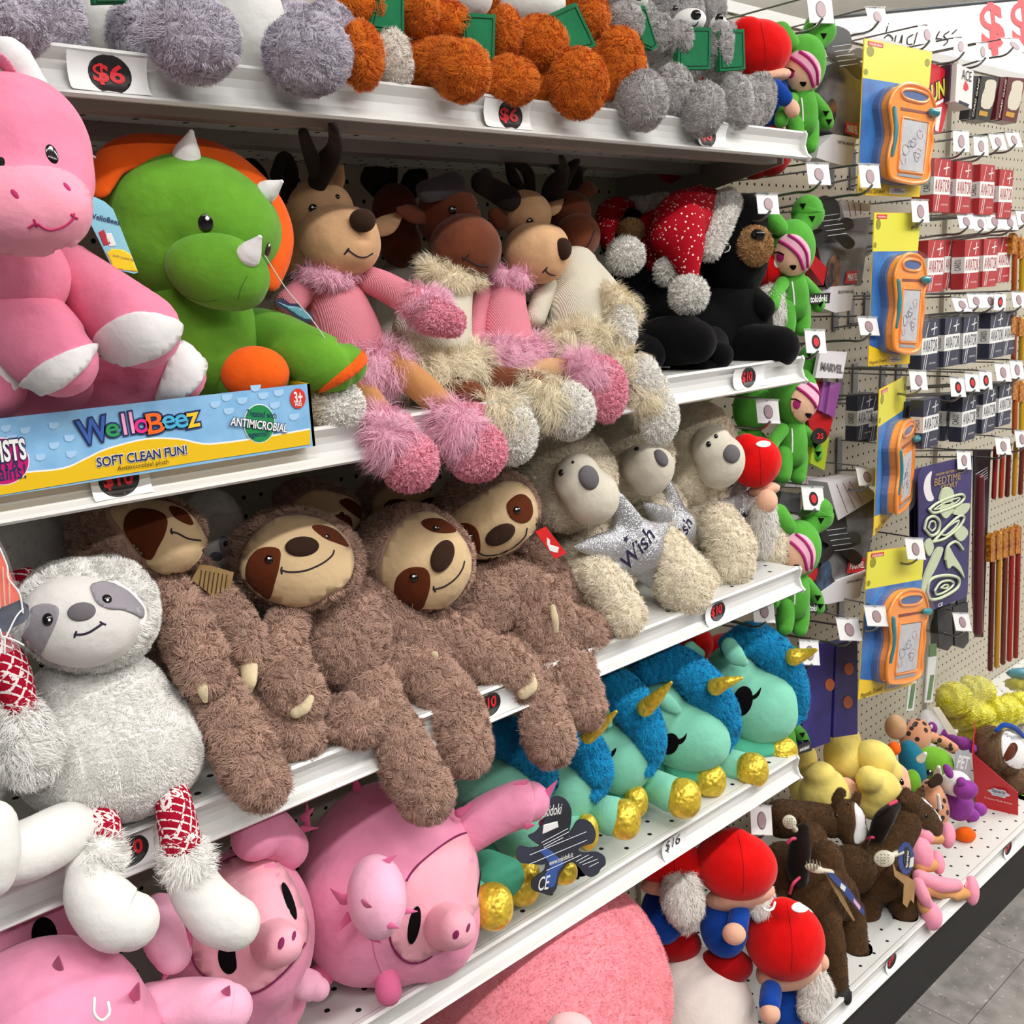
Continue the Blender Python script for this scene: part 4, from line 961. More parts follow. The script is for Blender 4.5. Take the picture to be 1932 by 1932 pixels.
def wsloth():
    t = T('plush_sloth', 'white plush sloth with grey eye patches and red patterned knit legs', 'plush toy')
    body = t.fuse('body', m_wfur, [ellp(205, 1420, .035, 172, 128, 0, 140), ellp(190, 1320, .045, 125, 95, 0, 110), ellp(290, 1400, .05, 100, 115, 0, 100)], vox=.007, fur=WSF)
    head = t.fuse('head', m_wfur, [ellp(166, 1160, .03, 127, 104, -8, 105), ellp(200, 1150, .04, 92, 98, 0, 90)], vox=.006, fur=dict(WSF, L=.008))
    face = t.fuse('face', m_wface, [ellp(152, 1172, .002, 108, 88, -10, 78)], vox=.005, it=4)
    for p in (((748, 650), (800, 618), (870, 612), (970, 640), (1060, 690), (1140, 770), (1185, 840), (1172, 905), (1100, 870), (1000, 838), (900, 830), (800, 780)),
              ((250, 860), (300, 805), (400, 788), (480, 815), (485, 880), (450, 980), (400, 1080), (350, 1180), (318, 1262), (250, 1262), (170, 1210), (190, 1050), (225, 950))):
        t.patch('eye_patch', m_gpatch, cb(*p), [face, head], off=.0015)
    for x, y, a, b in ((201, 1131, 10, 10), (91, 1169, 11, 13)):
        e = t.bead('eye', m_black, x, y, a, b, 0, [face], .9); eyeglint(t, x+2, y+1, 2.5, [e], e)
    t.bead('nose', m_gnose, 154, 1154, 25, 18, 10, [face], .35)
    t.stroke('mouth', m_navyt, cb((620, 1042), (680, 1040), (740, 1022), (800, 985), (850, 950)), 4.5, face)
    t.stroke('mouth', m_navyt, cb((632, 1018), (622, 1040), (617, 1062)), 4, face); t.stroke('mouth', m_navyt, cb((832, 938), (850, 950), (872, 958)), 4, face)
    sl = t.limb('sleeve', m_nord, [(-5, 1225, .02, 36), (18, 1270, .01, 38), (38, 1325, .0, 30), (42, 1345, .0, 27)])
    t.limb('cuff', m_wfur, [(42, 1365, .0, 40), (50, 1410, -.01, 52), (52, 1430, -.01, 48)], fur=dict(WSF, L=.014))
    for kn, cuff, boot in (([(312, 1462, .0, 30), (328, 1520, -.025, 35), (342, 1590, -.04, 38)], [(347, 1616, -.042, 40), (352, 1628, -.045, 42)], [(350, 1640, -.045, 44), (378, 1690, -.05, 50), (412, 1728, -.06, 54), (440, 1742, -.065, 50)]),
                           ([(175, 1520, .0, 30), (196, 1555, -.02, 30), (205, 1595, -.03, 27)], [(196, 1612, -.035, 36), (188, 1624, -.035, 40)], [(172, 1640, -.035, 46), (182, 1690, -.045, 58), (215, 1730, -.055, 62), (245, 1738, -.06, 54)])):
        k = t.limb('knit_leg', m_nord, kn); t.limb('foot', m_boot, boot); t.limb('ankle_cuff', m_wfur, cuff, fur=dict(LONG, L=.014, w=.0004, dens=40, droop=.35, lean=.6))
    t.done()
    t = T('plush_sloth', 'second white plush sloth cut off at the left edge, one pale leg lying sideways', 'plush toy')
    t.fuse('body', m_wfur, [ellp(-90, 1430, .05, 110, 130, 0, 110)], vox=.008, fur=WSF)
    t.limb('leg', m_boot, [(150, 1548, -.0, 44), (110, 1575, -.02, 55), (50, 1605, -.03, 58), (0, 1615, -.035, 56)])
    t.limb('foot', m_boot, [(-20, 1560, -.045, 50), (-15, 1610, -.05, 50), (-20, 1650, -.05, 46)])
    t.done()
wsloth()
def grey_back():
    for lab, hx, hy, Y, a, b, face in (('greyish white plush sloth peeking out behind the kraft tag in the shade', 400, 1000, .20, 58, 78, 1), ('greyish plush sloth in the dark corner above the white sloth head', 45, 1030, .19, 85, 78, 0)):
        t = T('plush_sloth', lab, 'plush toy')
        h = t.fuse('head', m_wfur, [ellp(hx, hy, Y, a, b, 0, a)], vox=.007, fur=dict(WSF, dens=40))
        t.fuse('body', m_wfur, [ellp(hx-5, hy+120, Y+.02, 70, 90, 0, 60)], vox=.008, fur=dict(WSF, dens=30))
        if face:
            f = t.fuse('face', m_wface, [ellp(408, 1015, Y-.022, 45, 55, 0, 32)], vox=.005, it=3)
            t.patch('eye_patch', m_gpatch, [(413, 1020), (425, 1012), (440, 1030), (436, 1052), (420, 1050)], f)
            t.bead('eye', m_black, 426, 1026, 6, 7, 0, f, .8); t.bead('nose', m_gnose, 408, 1050, 12, 10, 0, f, .5)
        else: t.limb('knit_sleeve', m_nord, [(20, 1100, .12, 24), (50, 1092, .11, 22)])
        t.done()
grey_back()
def sloth(label, head, face, fpoly, patches, nose, eyes, mouth, body, arms, legs, claws, feet=(), tag=None, Yf=0):
    t = T('plush_sloth', label, 'plush toy', None)
    bd = t.fuse('body', m_brown, [ellp(*b) for b in body], vox=.007, fur=SLF)
    hd = t.fuse('head', m_brown, [ellp(*h) for h in head+face], vox=.006, fur=dict(SLF, L=.008))
    tg = [hd]
    fp = t.patch('face', m_face, fpoly, tg, off=.0035)
    for p in patches: t.patch('eye_patch', m_patch, p, [fp]+tg, off=.0012)
    for x, y, r in eyes:
        e = t.bead('eye', m_black, x, y, r, r, 0, [fp]+tg, .8)
        if e and r > 5: eyeglint(t, x-1, y-r*.3, r*.25, [e], e)
    for n in nose: t.bead('nose', m_nose, *n[:5], [fp]+tg, n[5])
    for m in mouth: t.stroke('mouth', m_thr, m, 3.6, [fp]+tg)
    al = [t.limb('arm', m_brown, a, fur=SLF) for a in arms]
    ll = [t.limb('leg', m_brown, a, fur=SLF) for a in legs]
    for f in feet: t.ell('foot', m_brown, *f, fur=SLF)
    for c in claws: t.limb('claw', m_claw, c, flat=.6, fdir=FWD)
    if tag: tag(t)
    t.done()
def kraft(t):
    k = t.add('hang_tag', slabp(c5((1040, 1560), (1095, 1565), (1218, 1600), (1190, 1735), (1100, 1720), (1000, 1640)), .06, .001), M('kraft_card', 'mottle', 'a08252', '8e7146', r=.8), smooth=False)
    for i in range(7):
        a = c5((1050+i*22, 1590+i*4), (1035+i*22, 1690+i*5)); t.add('print_line', tube3([P(*a[0], .0595), P(*a[1], .0595)], [.0006]*2, seg=4, n=1), M('brown_ink'), parent=k)
sloth('brown plush sloth at the left, face turned aside behind the white sloth', [(240, 1010, .11, 105, 95, -30, 85)], [(315, 1012, .075, 72, 68, -30, 60)],
      c5((578, 1290), (640, 1258), (740, 1240), (860, 1245), (960, 1290), (1030, 1370), (1080, 1490), (1060, 1570), (985, 1618), (880, 1605), (790, 1565), (740, 1500), (650, 1400)),
      [c5((655, 1310), (700, 1275), (770, 1272), (840, 1290), (872, 1330), (860, 1400), (825, 1470), (790, 1530), (740, 1515), (680, 1440), (645, 1380)), c5((880, 1265), (920, 1262), (970, 1290), (1002, 1340), (995, 1355), (950, 1340), (905, 1310))],
      [], [], [c5((890, 1388), (930, 1400), (980, 1425), (1045, 1435)), c5((893, 1375), (890, 1388), (897, 1400))],
      [(350, 1190, .10, 90, 115, 0, 90)],
      [[(315, 1110, .08, 34), (345, 1170, .05, 44), (372, 1235, .02, 48), (385, 1275, .01, 42)], [(375, 1095, .09, 34), (425, 1155, .07, 38), (465, 1215, .05, 40), (482, 1245, .045, 34)]],
      [[(395, 1290, .03, 46), (435, 1370, .0, 52), (475, 1450, -.025, 54), (495, 1478, -.035, 48)], [(460, 1320, .06, 46), (510, 1370, .04, 46), (560, 1390, .025, 46)]],
      [[(378, 1282, -.005, 12), (383, 1305, -.01, 10), (387, 1322, -.01, 5)], [(470, 1258, .03, 17), (470, 1285, .02, 15), (470, 1302, .02, 7)]], tag=kraft)
sloth('brown plush sloth facing forward with its head upright, right of the white sloth', [(561, 1058, .09, 126, 98, -8, 92)], [(562, 1068, .06, 108, 78, -8, 64)],
      c4((135, 425), (150, 350), (190, 275), (260, 215), (350, 188), (450, 192), (540, 228), (605, 290), (632, 360), (628, 430), (590, 490), (520, 525), (470, 560), (400, 580), (320, 568), (240, 540), (180, 500)),
      [c4((155, 450), (165, 385), (205, 335), (260, 320), (310, 335), (308, 400), (290, 470), (262, 552), (215, 525), (175, 490)), c4((455, 228), (510, 224), (570, 250), (612, 300), (618, 318), (570, 302), (510, 278))],
      [(570, 1031, 32, 20, 8, .5)], [(508, 1056, 9), (617, 1013, 6)], [c4((315, 425), (360, 433), (430, 425), (500, 395), (545, 360), (556, 335)), c4((318, 412), (315, 425), (318, 440))],
      [(650, 1205, .07, 86, 95, 0, 80), (630, 1150, .075, 60, 50)],
      [[(545, 1165, .06, 32), (530, 1225, .045, 44), (545, 1290, .03, 52), (570, 1318, .02, 44)], [(675, 1115, .08, 24), (735, 1155, .07, 36), (790, 1205, .06, 40), (815, 1230, .05, 34)]],
      [[(690, 1280, .04, 44), (730, 1360, .01, 47), (775, 1450, -.02, 52), (803, 1500, -.04, 50)], [(740, 1245, .06, 42), (810, 1280, .035, 50), (860, 1350, .0, 52), (878, 1415, -.025, 48)]],
      [[(558, 1345, .0, 11), (575, 1335, -.005, 11), (586, 1318, -.005, 7)], [(820, 1235, .02, 7), (823, 1245, .02, 4)]], feet=[(665, 1362, .01, 60, 48, -6, 52), (560, 1385, .02, 52, 46, -10, 46)])
sloth('brown plush sloth with its head tilted sideways, in the middle of the front row', [(775, 1050, .09, 106, 98, 0, 92)], [(805, 1060, .055, 90, 90, 20, 62)],
      c4((775, 440), (790, 350), (835, 255), (900, 190), (980, 166), (1040, 190), (1100, 245), (1150, 310), (1172, 385), (1160, 460), (1110, 540), (1040, 590), (950, 602), (860, 570), (800, 510)),
      [c4((832, 520), (845, 455), (895, 415), (960, 412), (990, 440), (993, 500), (975, 560), (955, 598), (900, 600), (850, 570)), c4((955, 205), (1000, 190), (1060, 200), (1112, 245), (1070, 256), (1010, 250), (970, 230))],
      [(835, 1049, 33, 21, 62, .5)], [(781, 1090, 9), (823, 997, 7)], [c4((1010, 512), (1060, 498), (1110, 462), (1140, 420), (1150, 385)), c4((1010, 500), (1010, 512), (1018, 522))],
      [(915, 1130, .08, 64, 70, 0, 70), (880, 1180, .08, 60, 60)],
      [[(830, 1185, .055, 34), (885, 1225, .04, 42), (945, 1262, .02, 47), (975, 1280, .01, 42)]],
      [[(955, 1235, .05, 38), (1000, 1300, .02, 46), (1030, 1380, -.015, 48), (1038, 1400, -.025, 44)], [(830, 1270, .06, 34), (870, 1275, .045, 34)]],
      [[(988, 1308, -.015, 12), (1003, 1295, -.02, 11), (1003, 1275, -.015, 7)]])
def redtag(t):
    k = t.add('hang_tag', slabp(c6((1270, 1390), (1325, 1362), (1432, 1500), (1372, 1530)), .03, .001), M('tag_bright_red', c='d81f22', r=.4), smooth=False)
    t.patch('tag_print', M('paper_white'), c6((1330, 1420), (1345, 1432), (1345, 1455), (1392, 1470), (1385, 1500), (1345, 1490), (1330, 1455)), k, off=.0004, parent=k, sharp=True)
sloth('brown plush sloth beside the first star-holding bear, with the red swing tag', [(915, 970, .10, 104, 84, 18, 84)], [(930, 983, .065, 90, 64, 28, 58)],
      c4((1085, 195), (1130, 150), (1215, 100), (1300, 42), (1370, 28), (1430, 55), (1468, 120), (1474, 200), (1455, 280), (1400, 345), (1320, 390), (1250, 398), (1200, 365), (1165, 310), (1120, 250)),
      [c4((1118, 225), (1160, 210), (1205, 235), (1222, 290), (1218, 345), (1180, 330), (1145, 285)), c4((1342, 130), (1370, 94), (1410, 80), (1448, 105), (1460, 160), (1440, 200), (1400, 208), (1358, 182))],
      [(944, 1009, 31, 19, 28, .5)], [(888, 1013, 7), (975, 963, 8)], [c4((1213, 345), (1250, 358), (1310, 350), (1380, 315), (1425, 270), (1435, 235))],
      [(1010, 1130, .09, 60, 80, -30, 65)],
      [[(940, 1075, .075, 28), (995, 1110, .06, 40), (1035, 1150, .045, 42), (1050, 1180, .035, 34)], [(1000, 1040, .10, 26), (1055, 1090, .085, 30), (1095, 1145, .07, 32)]],
      [[(985, 1150, .06, 36), (1035, 1220, .035, 42), (1085, 1300, .0, 44), (1100, 1335, -.015, 40)], [(1110, 1180, .06, 38), (1135, 1235, .04, 42)]],
      [[(1043, 1145, .005, 5), (1047, 1168, .0, 7), (1049, 1190, .0, 5)]], feet=[(1098, 1195, .03, 50, 46, -10, 46)], tag=redtag)
sloth('brown plush sloth in the second row, its top half showing between two front sloths', [(600, 960, .19, 85, 52, -15, 60)], [], c4((375, 130), (420, 90), (480, 70), (560, 80), (640, 110), (690, 170), (695, 220), (680, 250), (600, 240), (450, 180)),
      [c4((580, 115), (620, 100), (680, 140), (708, 195), (690, 200), (630, 160)), c4((535, 190), (580, 168), (630, 185), (635, 245), (600, 230), (560, 205))], [], [(645, 970, 5)], [], [(620, 1080, .20, 75, 80, 0, 50)], [], [], [])
sloth('brown plush sloth deepest in the shade under the pink deer feet', [(745, 950, .22, 75, 55, 0, 55)], [], c4((735, 120), (760, 80), (820, 50), (900, 40), (960, 60), (1010, 90), (1000, 160), (900, 160), (780, 190), (745, 190)),
      [c4((770, 195), (790, 120), (840, 100), (890, 110), (910, 150), (850, 170)), c4((945, 130), (970, 100), (1020, 95), (1020, 150))], [], [], [], [(745, 1060, .22, 60, 70, 0, 45)], [], [], [])
m_ivory = M('ivory_curly_fur', 'fur', 'faeed8', amp=.10, ns=35)
m_imuz = M('ivory_short_plush', 'plush', 'd8d0bf', sheen=.25, amp=.06)
m_silver = M('silver_glitter_cloth', 'glitter', 'b6b6ba')
IVF = dict(L=.011, w=.00036, dens=60, droop=.2, lean=.75, clump=.007, jit=.5)
def starbear(label, head, muz, nose, eyes, body, limbs, star, Ys, word):
    t = T('plush_bear', label, 'plush toy', None)
    hd = t.fuse('head', m_ivory, [ellp(*h) for h in head], vox=.006, fur=dict(IVF, L=.009))
    t.fuse('body', m_ivory, [ellp(*b) for b in body], vox=.007, fur=IVF)
    mz = t.fuse('muzzle', m_imuz, [ellp(*m) for m in muz], vox=.005, it=5)
    t.bead('nose', m_gnose, *nose, [mz], .55)
    for x, y, r in eyes: t.bead('eye', m_black, x, y, r, r*1.2, 0, [mz, hd], .8)
    ctr, tips, rr = star
    st = t.fuse('star', m_silver, [limbp([(ctr[0], ctr[1], Ys, rr), ((ctr[0]*.45+a*.55), (ctr[1]*.45+b*.55), Ys, rr*.62), (a, b, Ys, rr*.2)], flat=.55, fdir=FWD) for a, b in tips]+[ellp(ctr[0], ctr[1], Ys, rr*1.25, rr*1.25, 0, rr*.8)], vox=.004, it=10)
    if word:
        (wx, wy), ang, wl, txt = word
        h, n = t.hit(wx, wy, [st])
        if h is not None:
            r, u, d = frame(h); a = math.radians(ang); ux = r*math.cos(a)+u*math.sin(a); ux -= (ux@n)*n; ux /= np.linalg.norm(ux); uy = np.cross(n, ux)
            V0 = text_mesh(txt, .0)[0]
            tx = t.text('embroidered_word', m_navyt, txt, h, ux, uy, wd=wl*mpp(h), parent=st, off=.004, shear=.35, bold=.012)
            # settle every point of the lettering on the cushion
            for i, v in enumerate(tx.V):
                q = st.bvh().ray_cast(Vector(v+n*.02), Vector(-n), .06)
                if q[0] is not None: tx.V[i] = np.array(q[0])+n*.0007
            so = h+(uy*.62+ux*.0)*wl*mpp(h)*.55
            pts = []
            for i in range(10):
                ra = (7 if i % 2 == 0 else 3)*mpp(h); b = math.pi/2+i*math.pi/5
                w_ = so+ux*ra*math.cos(b)+uy*ra*math.sin(b); q = st.bvh().ray_cast(Vector(w_+n*.02), Vector(-n), .06)
                pts.append((np.array(q[0]) if q[0] is not None else w_)+n*.0003)
            t.add('embroidered_star', prism(pts, n*.0006), m_navyt, smooth=False, parent=st)
    for k, l in limbs: t.limb(k, m_ivory, l, fur=IVF)
    t.done()
starbear('ivory plush bear holding a silver wish star, the leftmost and nearest of three', [(1065, 905, .10, 98, 98, 0, 85), (1020, 860, .12, 45, 45)], [(1116, 938, .025, 54, 54, 0, 50), (1090, 905, .035, 46, 52, 0, 45)], (1111, 901, 24, 20, -60), [(1059, 892, 6), (1081, 872, 3)],
         [(1120, 1050, .10, 85, 90, 0, 75)], [('leg', [(1105, 1065, .06, 30), (1145, 1110, .03, 40), (1175, 1160, .005, 40)]), ('leg', [(1255, 1035, .05, 38), (1275, 1080, .03, 52), (1292, 1110, .015, 50)])],
         ((1195, 1030), [(1086, 1032), (1166, 930), (1262, 990), (1235, 1110), (1130, 1080)], 46), .045, ((1203, 1035), 50, 86, 'Wish'))
starbear('ivory plush bear with a silver star mostly hidden, middle of the three star bears', [(1185, 865, .12, 85, 82, 0, 75)], [(1230, 890, .055, 40, 50, -30, 44), (1210, 878, .06, 40, 42)], (1247, 864, 18, 14, -60), [(1201, 847, 5)],
         [(1230, 980, .13, 65, 80, 0, 65)], [('leg', [(1310, 1085, .07, 34), (1325, 1100, .06, 34)])], ((1270, 995), [(1262, 905), (1212, 950), (1300, 985), (1292, 1050), (1225, 1040)], 36), .09, ((1285, 1008), 58, 64, 'Wish'))
starbear('ivory plush bear with a silver star, rightmost of three, nearest the shelf end', [(1318, 848, .12, 72, 92, 10, 78), (1300, 905, .12, 55, 50)], [(1360, 872, .055, 45, 52, -20, 46), (1344, 845, .06, 40, 45, 0, 40)], (1380, 856, 18, 18, -40), [(1337, 838, 5), (1351, 823, 4)],
         [(1315, 970, .13, 62, 85, 0, 68)], [('leg', [(1355, 985, .07, 36), (1375, 1030, .05, 46), (1380, 1065, .04, 40)]), ('leg', [(1425, 985, .10, 26), (1445, 1015, .08, 36), (1452, 1040, .07, 32)])],
         ((1400, 965), [(1400, 888), (1345, 950), (1432, 955), (1424, 1038), (1365, 1020)], 34), .08, ((1421, 982), 62, 58, 'Wish'))
# ================= fourth shelf: round pigs and unicorns =================
m_pig = M('pig_pink_minky', 'plush', 'ee97b8', sheen=.4, amp=.16, ns=16)
m_pigd = M('pig_dark_pink', 'plush', 'e06f9b', sheen=.3, amp=.1)
m_pigf = M('pig_face_pink', 'plush', 'f3aebd', sheen=.3, amp=.06)
m_pigl = M('pig_light_pink', 'plush', 'f5b4ce', sheen=.35, amp=.12, ns=18)
m_plum = M('plum_thread', c='7e1650', r=.8)
m_eyeb = M('black_embroidery', 'plush', '0d0a0c', sheen=.1, amp=.1)
cp = cr(500, 1332, 3.22); cu = cr(1100, 1130, 4.39); c6b = cr(1000, 1332, 3.22)
def spike(t, x0, y0, x1, y1, Y, w=9, dy=-.01, mat=None):
    t.limb('spine', mat or m_pigd, [(x0, y0, Y, w), ((x0+x1)/2, (y0+y1)/2, Y+dy*.5, w*.6), (x1, y1, Y+dy, w*.12)], flat=.5, fdir=FWD)
def pigs():
    t = T('plush_pig', 'big round pink plush pig with one arm raised, next to the unicorns', 'plush toy')
    b = t.fuse('body', m_pig, [ellp(735, 1662, .07, 172, 186, 0, 165), ellp(800, 1720, .03, 105, 125, 20, 120), ellp(690, 1700, .06, 125, 150, 0, 130)], vox=.006, it=10)
    f = t.patch('face', m_pigf, cp((880, 1035), (960, 945), (1080, 850), (1180, 792), (1255, 775), (1320, 800), (1362, 845), (1366, 920), (1360, 1000), (1335, 1120), (1290, 1220), (1230, 1310), (1150, 1400), (1060, 1480), (950, 1545), (870, 1555), (800, 1500), (760, 1400), (750, 1300), (800, 1160)), b, off=.0012)
    t.stroke('face_seam', m_plum, cp((862, 1060), (900, 1000), (960, 940), (1080, 845), (1180, 785), (1260, 770), (1330, 800), (1365, 845)), 5, [f, b])
    t.stroke('face_seam', m_plum, cp((755, 1350), (765, 1430), (800, 1500), (850, 1548), (900, 1562), (960, 1550), (1010, 1520)), 5, [f, b])
    t.stroke('side_seam', m_pigd, cp((650, 1410), (665, 1500), (690, 1580), (715, 1640)), 2, b)
    t.bead('eye', m_eyeb, *cp((907, 1332))[0], 12, 36, -8, [f, b], .12); t.bead('eye', m_eyeb, *cp((1302, 1078))[0], 9, 34, -8, [f, b], .12)
    sn = t.fuse('snout', m_pigf, [limbp([(832, 1744, -.02, 44), (848, 1748, -.06, 44), (862, 1752, -.085, 38)])], vox=.004)
    for x, y, a, c in ((1160, 1390, 6, 9), (1235, 1347, 4, 9)): t.bead('nostril', m_plum, *cp((x, y))[0], a, c, -20, sn, .3)
    t.ell('arm', m_pigl, 711, 1692, -.05, 56, 77, 8, 62)
    t.limb('arm', m_pig, [(880, 1570, .03, 42), (930, 1538, .01, 44), (985, 1515, -.01, 44), (1000, 1512, -.015, 38)])
    t.limb('foot', m_pigd, [(728, 1835, -.005, 22), (733, 1868, -.012, 25), (734, 1874, -.012, 23)])
    t.limb('foot', m_pigd, [(840, 1775, -.01, 20), (872, 1783, -.02, 18)]); t.limb('foot', m_pigd, [(620, 1820, .06, 24), (600, 1850, .05, 24)])
    for q in (((560, 500), (546, 425), .10, 9), ((490, 1180), (398, 1108), -.03, 13), ((700, 970), (800, 905), -.05, 9), ((815, 1245), (925, 1248), -.06, 9), ((725, 1320), (812, 1348), -.08, 10), ((510, 1280), (440, 1370), -.02, 9), ((650, 1405), (706, 1440), -.06, 7), ((870, 830), (912, 755), .05, 8), ((1180, 650), (1270, 592), .01, 9), ((1535, 492), (1597, 455), -.01, 9), ((1705, 545), (1772, 455), -.03, 9), ((1690, 715), (1748, 650), -.02, 9), ((1590, 730), (1640, 722), -.045, 7)):
        (x0, y0), (x1, y1) = cp(q[0], q[1]); spike(t, x0, y0, x1, y1, q[2], q[3])
    x0, y0 = cp((610, 1200))[0]; spike(t, x0, y0, x0+12, y0+6, -.10, 11, -.03)
    t.done()
    t = T('plush_pig', 'round pink plush pig facing right, half covered by the white sloth boots', 'plush toy')
    b = t.fuse('body', m_pig, [ellp(455, 1775, .06, 138, 172, 0, 150), ellp(500, 1760, .02, 84, 135, 10, 110), ellp(480, 1880, .05, 100, 90)], vox=.006, it=10)
    f = t.patch('face', m_pigf, ca((845, 1640), (830, 1500), (860, 1350), (950, 1240), (1060, 1200), (1180, 1210), (1250, 1260), (1310, 1370), (1345, 1480), (1340, 1580), (1280, 1680), (1200, 1750), (1100, 1798), (1000, 1785), (910, 1730)), b, off=.0012)
    t.stroke('face_seam', m_plum, ca((835, 1610), (860, 1680), (920, 1740), (1000, 1785), (1080, 1803), (1160, 1775), (1240, 1710), (1300, 1640), (1335, 1580)), 5, [f, b])
    t.stroke('face_seam', m_plum, ca((950, 1240), (1010, 1205), (1080, 1192), (1180, 1206)), 4, [f, b])
    t.bead('eye', m_eyeb, *ca((1268, 1392))[0], 11, 36, 24, [f, b], .12); t.bead('eye', m_eyeb, *ca((1000, 1640))[0], 20, 30, 12, [f, b], .12)
    sn = t.fuse('snout', m_pigf, [limbp([(505, 1775, -.01, 46), (522, 1780, -.035, 45), (535, 1782, -.055, 38)])], vox=.004)
    t.bead('nostril', m_plum, *ca((1232, 1578))[0], 6, 11, -10, sn, .3); t.bead('nostril', m_plum, *ca((1288, 1545))[0], 4, 10, -10, sn, .3)
    t.limb('arm', m_pig, [(540, 1600, .06, 42), (505, 1570, .05, 48), (480, 1580, .04, 44)])
    t.limb('arm', m_pigl, [(545, 1845, .0, 28), (585, 1860, -.01, 28), (600, 1866, -.015, 22)])
    for q in (((1330, 1030), (1375, 985), .07, 8), ((1325, 1080), (1395, 1072), .06, 7), ((1345, 1060), (1345, 960), .08, 7)):
        (x0, y0), (x1, y1) = ca(q[0], q[1]); spike(t, x0, y0, x1, y1, q[2], q[3])
    for q in (((740, 1690), (705, 1755), -.0, 8), ((820, 1545), (835, 1600), -.02, 8)):
        (x0, y0), (x1, y1) = ca(q[0], q[1]); spike(t, x0, y0, x1, y1, q[2], q[3])
    t.limb('arm', m_pigl, ca((680, 1400), (700, 1500), (720, 1620)) and [(300, 1720, .02, 34), (310, 1770, -.01, 40), (325, 1800, -.02, 36)])
    t.done()
    t = T('plush_pig', 'round pink plush pig seen from behind, lower left corner with a white plastic loop', 'plush toy')
    b = t.fuse('body', m_pig, [ellp(90, 1940, -.02, 185, 165, 0, 160), ellp(180, 1960, -.03, 120, 120)], vox=.006, it=10)
    t.limb('arm', m_pigl, [(285, 1900, -.02, 44), (350, 1898, -.04, 50), (410, 1900, -.06, 50), (432, 1902, -.065, 44)])
    t.limb('hang_loop', M('white_plastic', c='eeeeec', r=.35), [(178, 1884, -.1, 3), (178, 1912, -.105, 3), (192, 1925, -.106, 3), (206, 1912, -.105, 3), (204, 1892, -.1, 3)])
    for q in (((255, 1680), (258, 1632), -.08, 12), ((590, 1810), (608, 1750), -.07, 12), ((985, 1805), (1005, 1765), -.07, 12), ((1080, 1890), (1085, 1850), -.06, 8)):
        (x0, y0), (x1, y1) = ca(q[0], q[1]); spike(t, x0, y0, x1, y1, q[2], q[3], -.015)
    t.done()
    t = T('plush_pig', 'round pink plush pig in the back left, one black eye showing past the white boot', 'plush toy')
    b = t.fuse('body', m_pig, [ellp(60, 1790, .10, 140, 120, 0, 120)], vox=.007)
    t.bead('eye', m_eyeb, 84, 1765, 22, 34, 20, b, .12)
    spike(t, 35, 1745, 48, 1715, .03, 6)
    t.done()
pigs()
m_teal = M('mint_minky', 'plush', '84cfb3', sheen=.35, amp=.08, ns=14)
m_teald = M('deep_mint_minky', 'plush', '55b392', sheen=.3, amp=.08)
m_mane = M('turquoise_mane_fur', 'fur', '18a0d6', amp=.2, ns=40)
m_gold = M('gold_foil_cloth', 'foil', 'dcbd3c')
MNF = dict(L=.008, w=.0004, dens=80, droop=.3, lean=.45, clump=.006, jit=.4)
def unicorn(label, head, body, mane, horn, ears, eye, lash, legs, hooves):
    t = T('plush_unicorn', label, 'plush toy')
    t.fuse('body', m_teald, [ellp(*b) for b in body], vox=.007)
    hd = t.fuse('head', m_teal, [ellp(h[0]-7, *h[1:]) for h in head], vox=.006, it=10)
    for e in ears:
        p = t.limb('ear', m_teal, e, flat=.6, fdir=FWD)
    t.limb('mane', m_mane, [(a-3, b, c-.012, d*1.1) for a, b, c, d in mane], fur=MNF, flat=.85)
    t.limb('horn', m_gold, [(a, b, c-.018, d*1.12) for a, b, c, d in horn])
    if eye: t.patch('eye', m_eyeb, [(eye[0]+eye[2]*math.cos(a)-eye[3]*.12*math.sin(a), eye[1]+eye[3]*math.sin(a)) for a in np.linspace(0, 2*math.pi, 12)[:-1]], hd, off=.001)
    if lash: t.patch('eyelash', m_eyeb, lash, hd, off=.0011, n=4)
    for l in legs: t.limb('leg', l[0], l[1])
    for h in hooves: t.ell('hoof', m_gold, *h, pw=.9)
    t.done()
unicorn('mint plush unicorn with turquoise mane, rightmost at the shelf end', [(1435, 1325, .075, 74, 80, 15, 72), (1385, 1268, .10, 48, 52), (1450, 1345, .06, 62, 58)], [(1385, 1400, .12, 70, 55, 0, 60)],
        [(1385, 1215, .10, 20), (1425, 1208, .085, 34), (1468, 1245, .07, 38), (1496, 1300, .06, 30), (1506, 1345, .055, 16), (1496, 1362, .05, 7)], [(1497, 1240, .035, 15), (1518, 1234, .02, 10), (1540, 1226, .0, 3)],
        [[(1375, 1218, .06, 16), (1388, 1238, .055, 18), (1404, 1250, .05, 9)]], cu((1322, 845))[0]+(19, 28), cu((1375, 790), (1405, 800), (1440, 775), (1475, 733), (1462, 790), (1430, 825), (1385, 835)),
        [(m_teald, [(1385, 1415, .08, 26), (1440, 1415, .05, 28)]), (m_teal, [(1365, 1440, .06, 30), (1400, 1450, .03, 31)])], [(1473, 1419, .03, 32, 30, 0, 30), (1419, 1453, .01, 31, 33, 0, 32)])
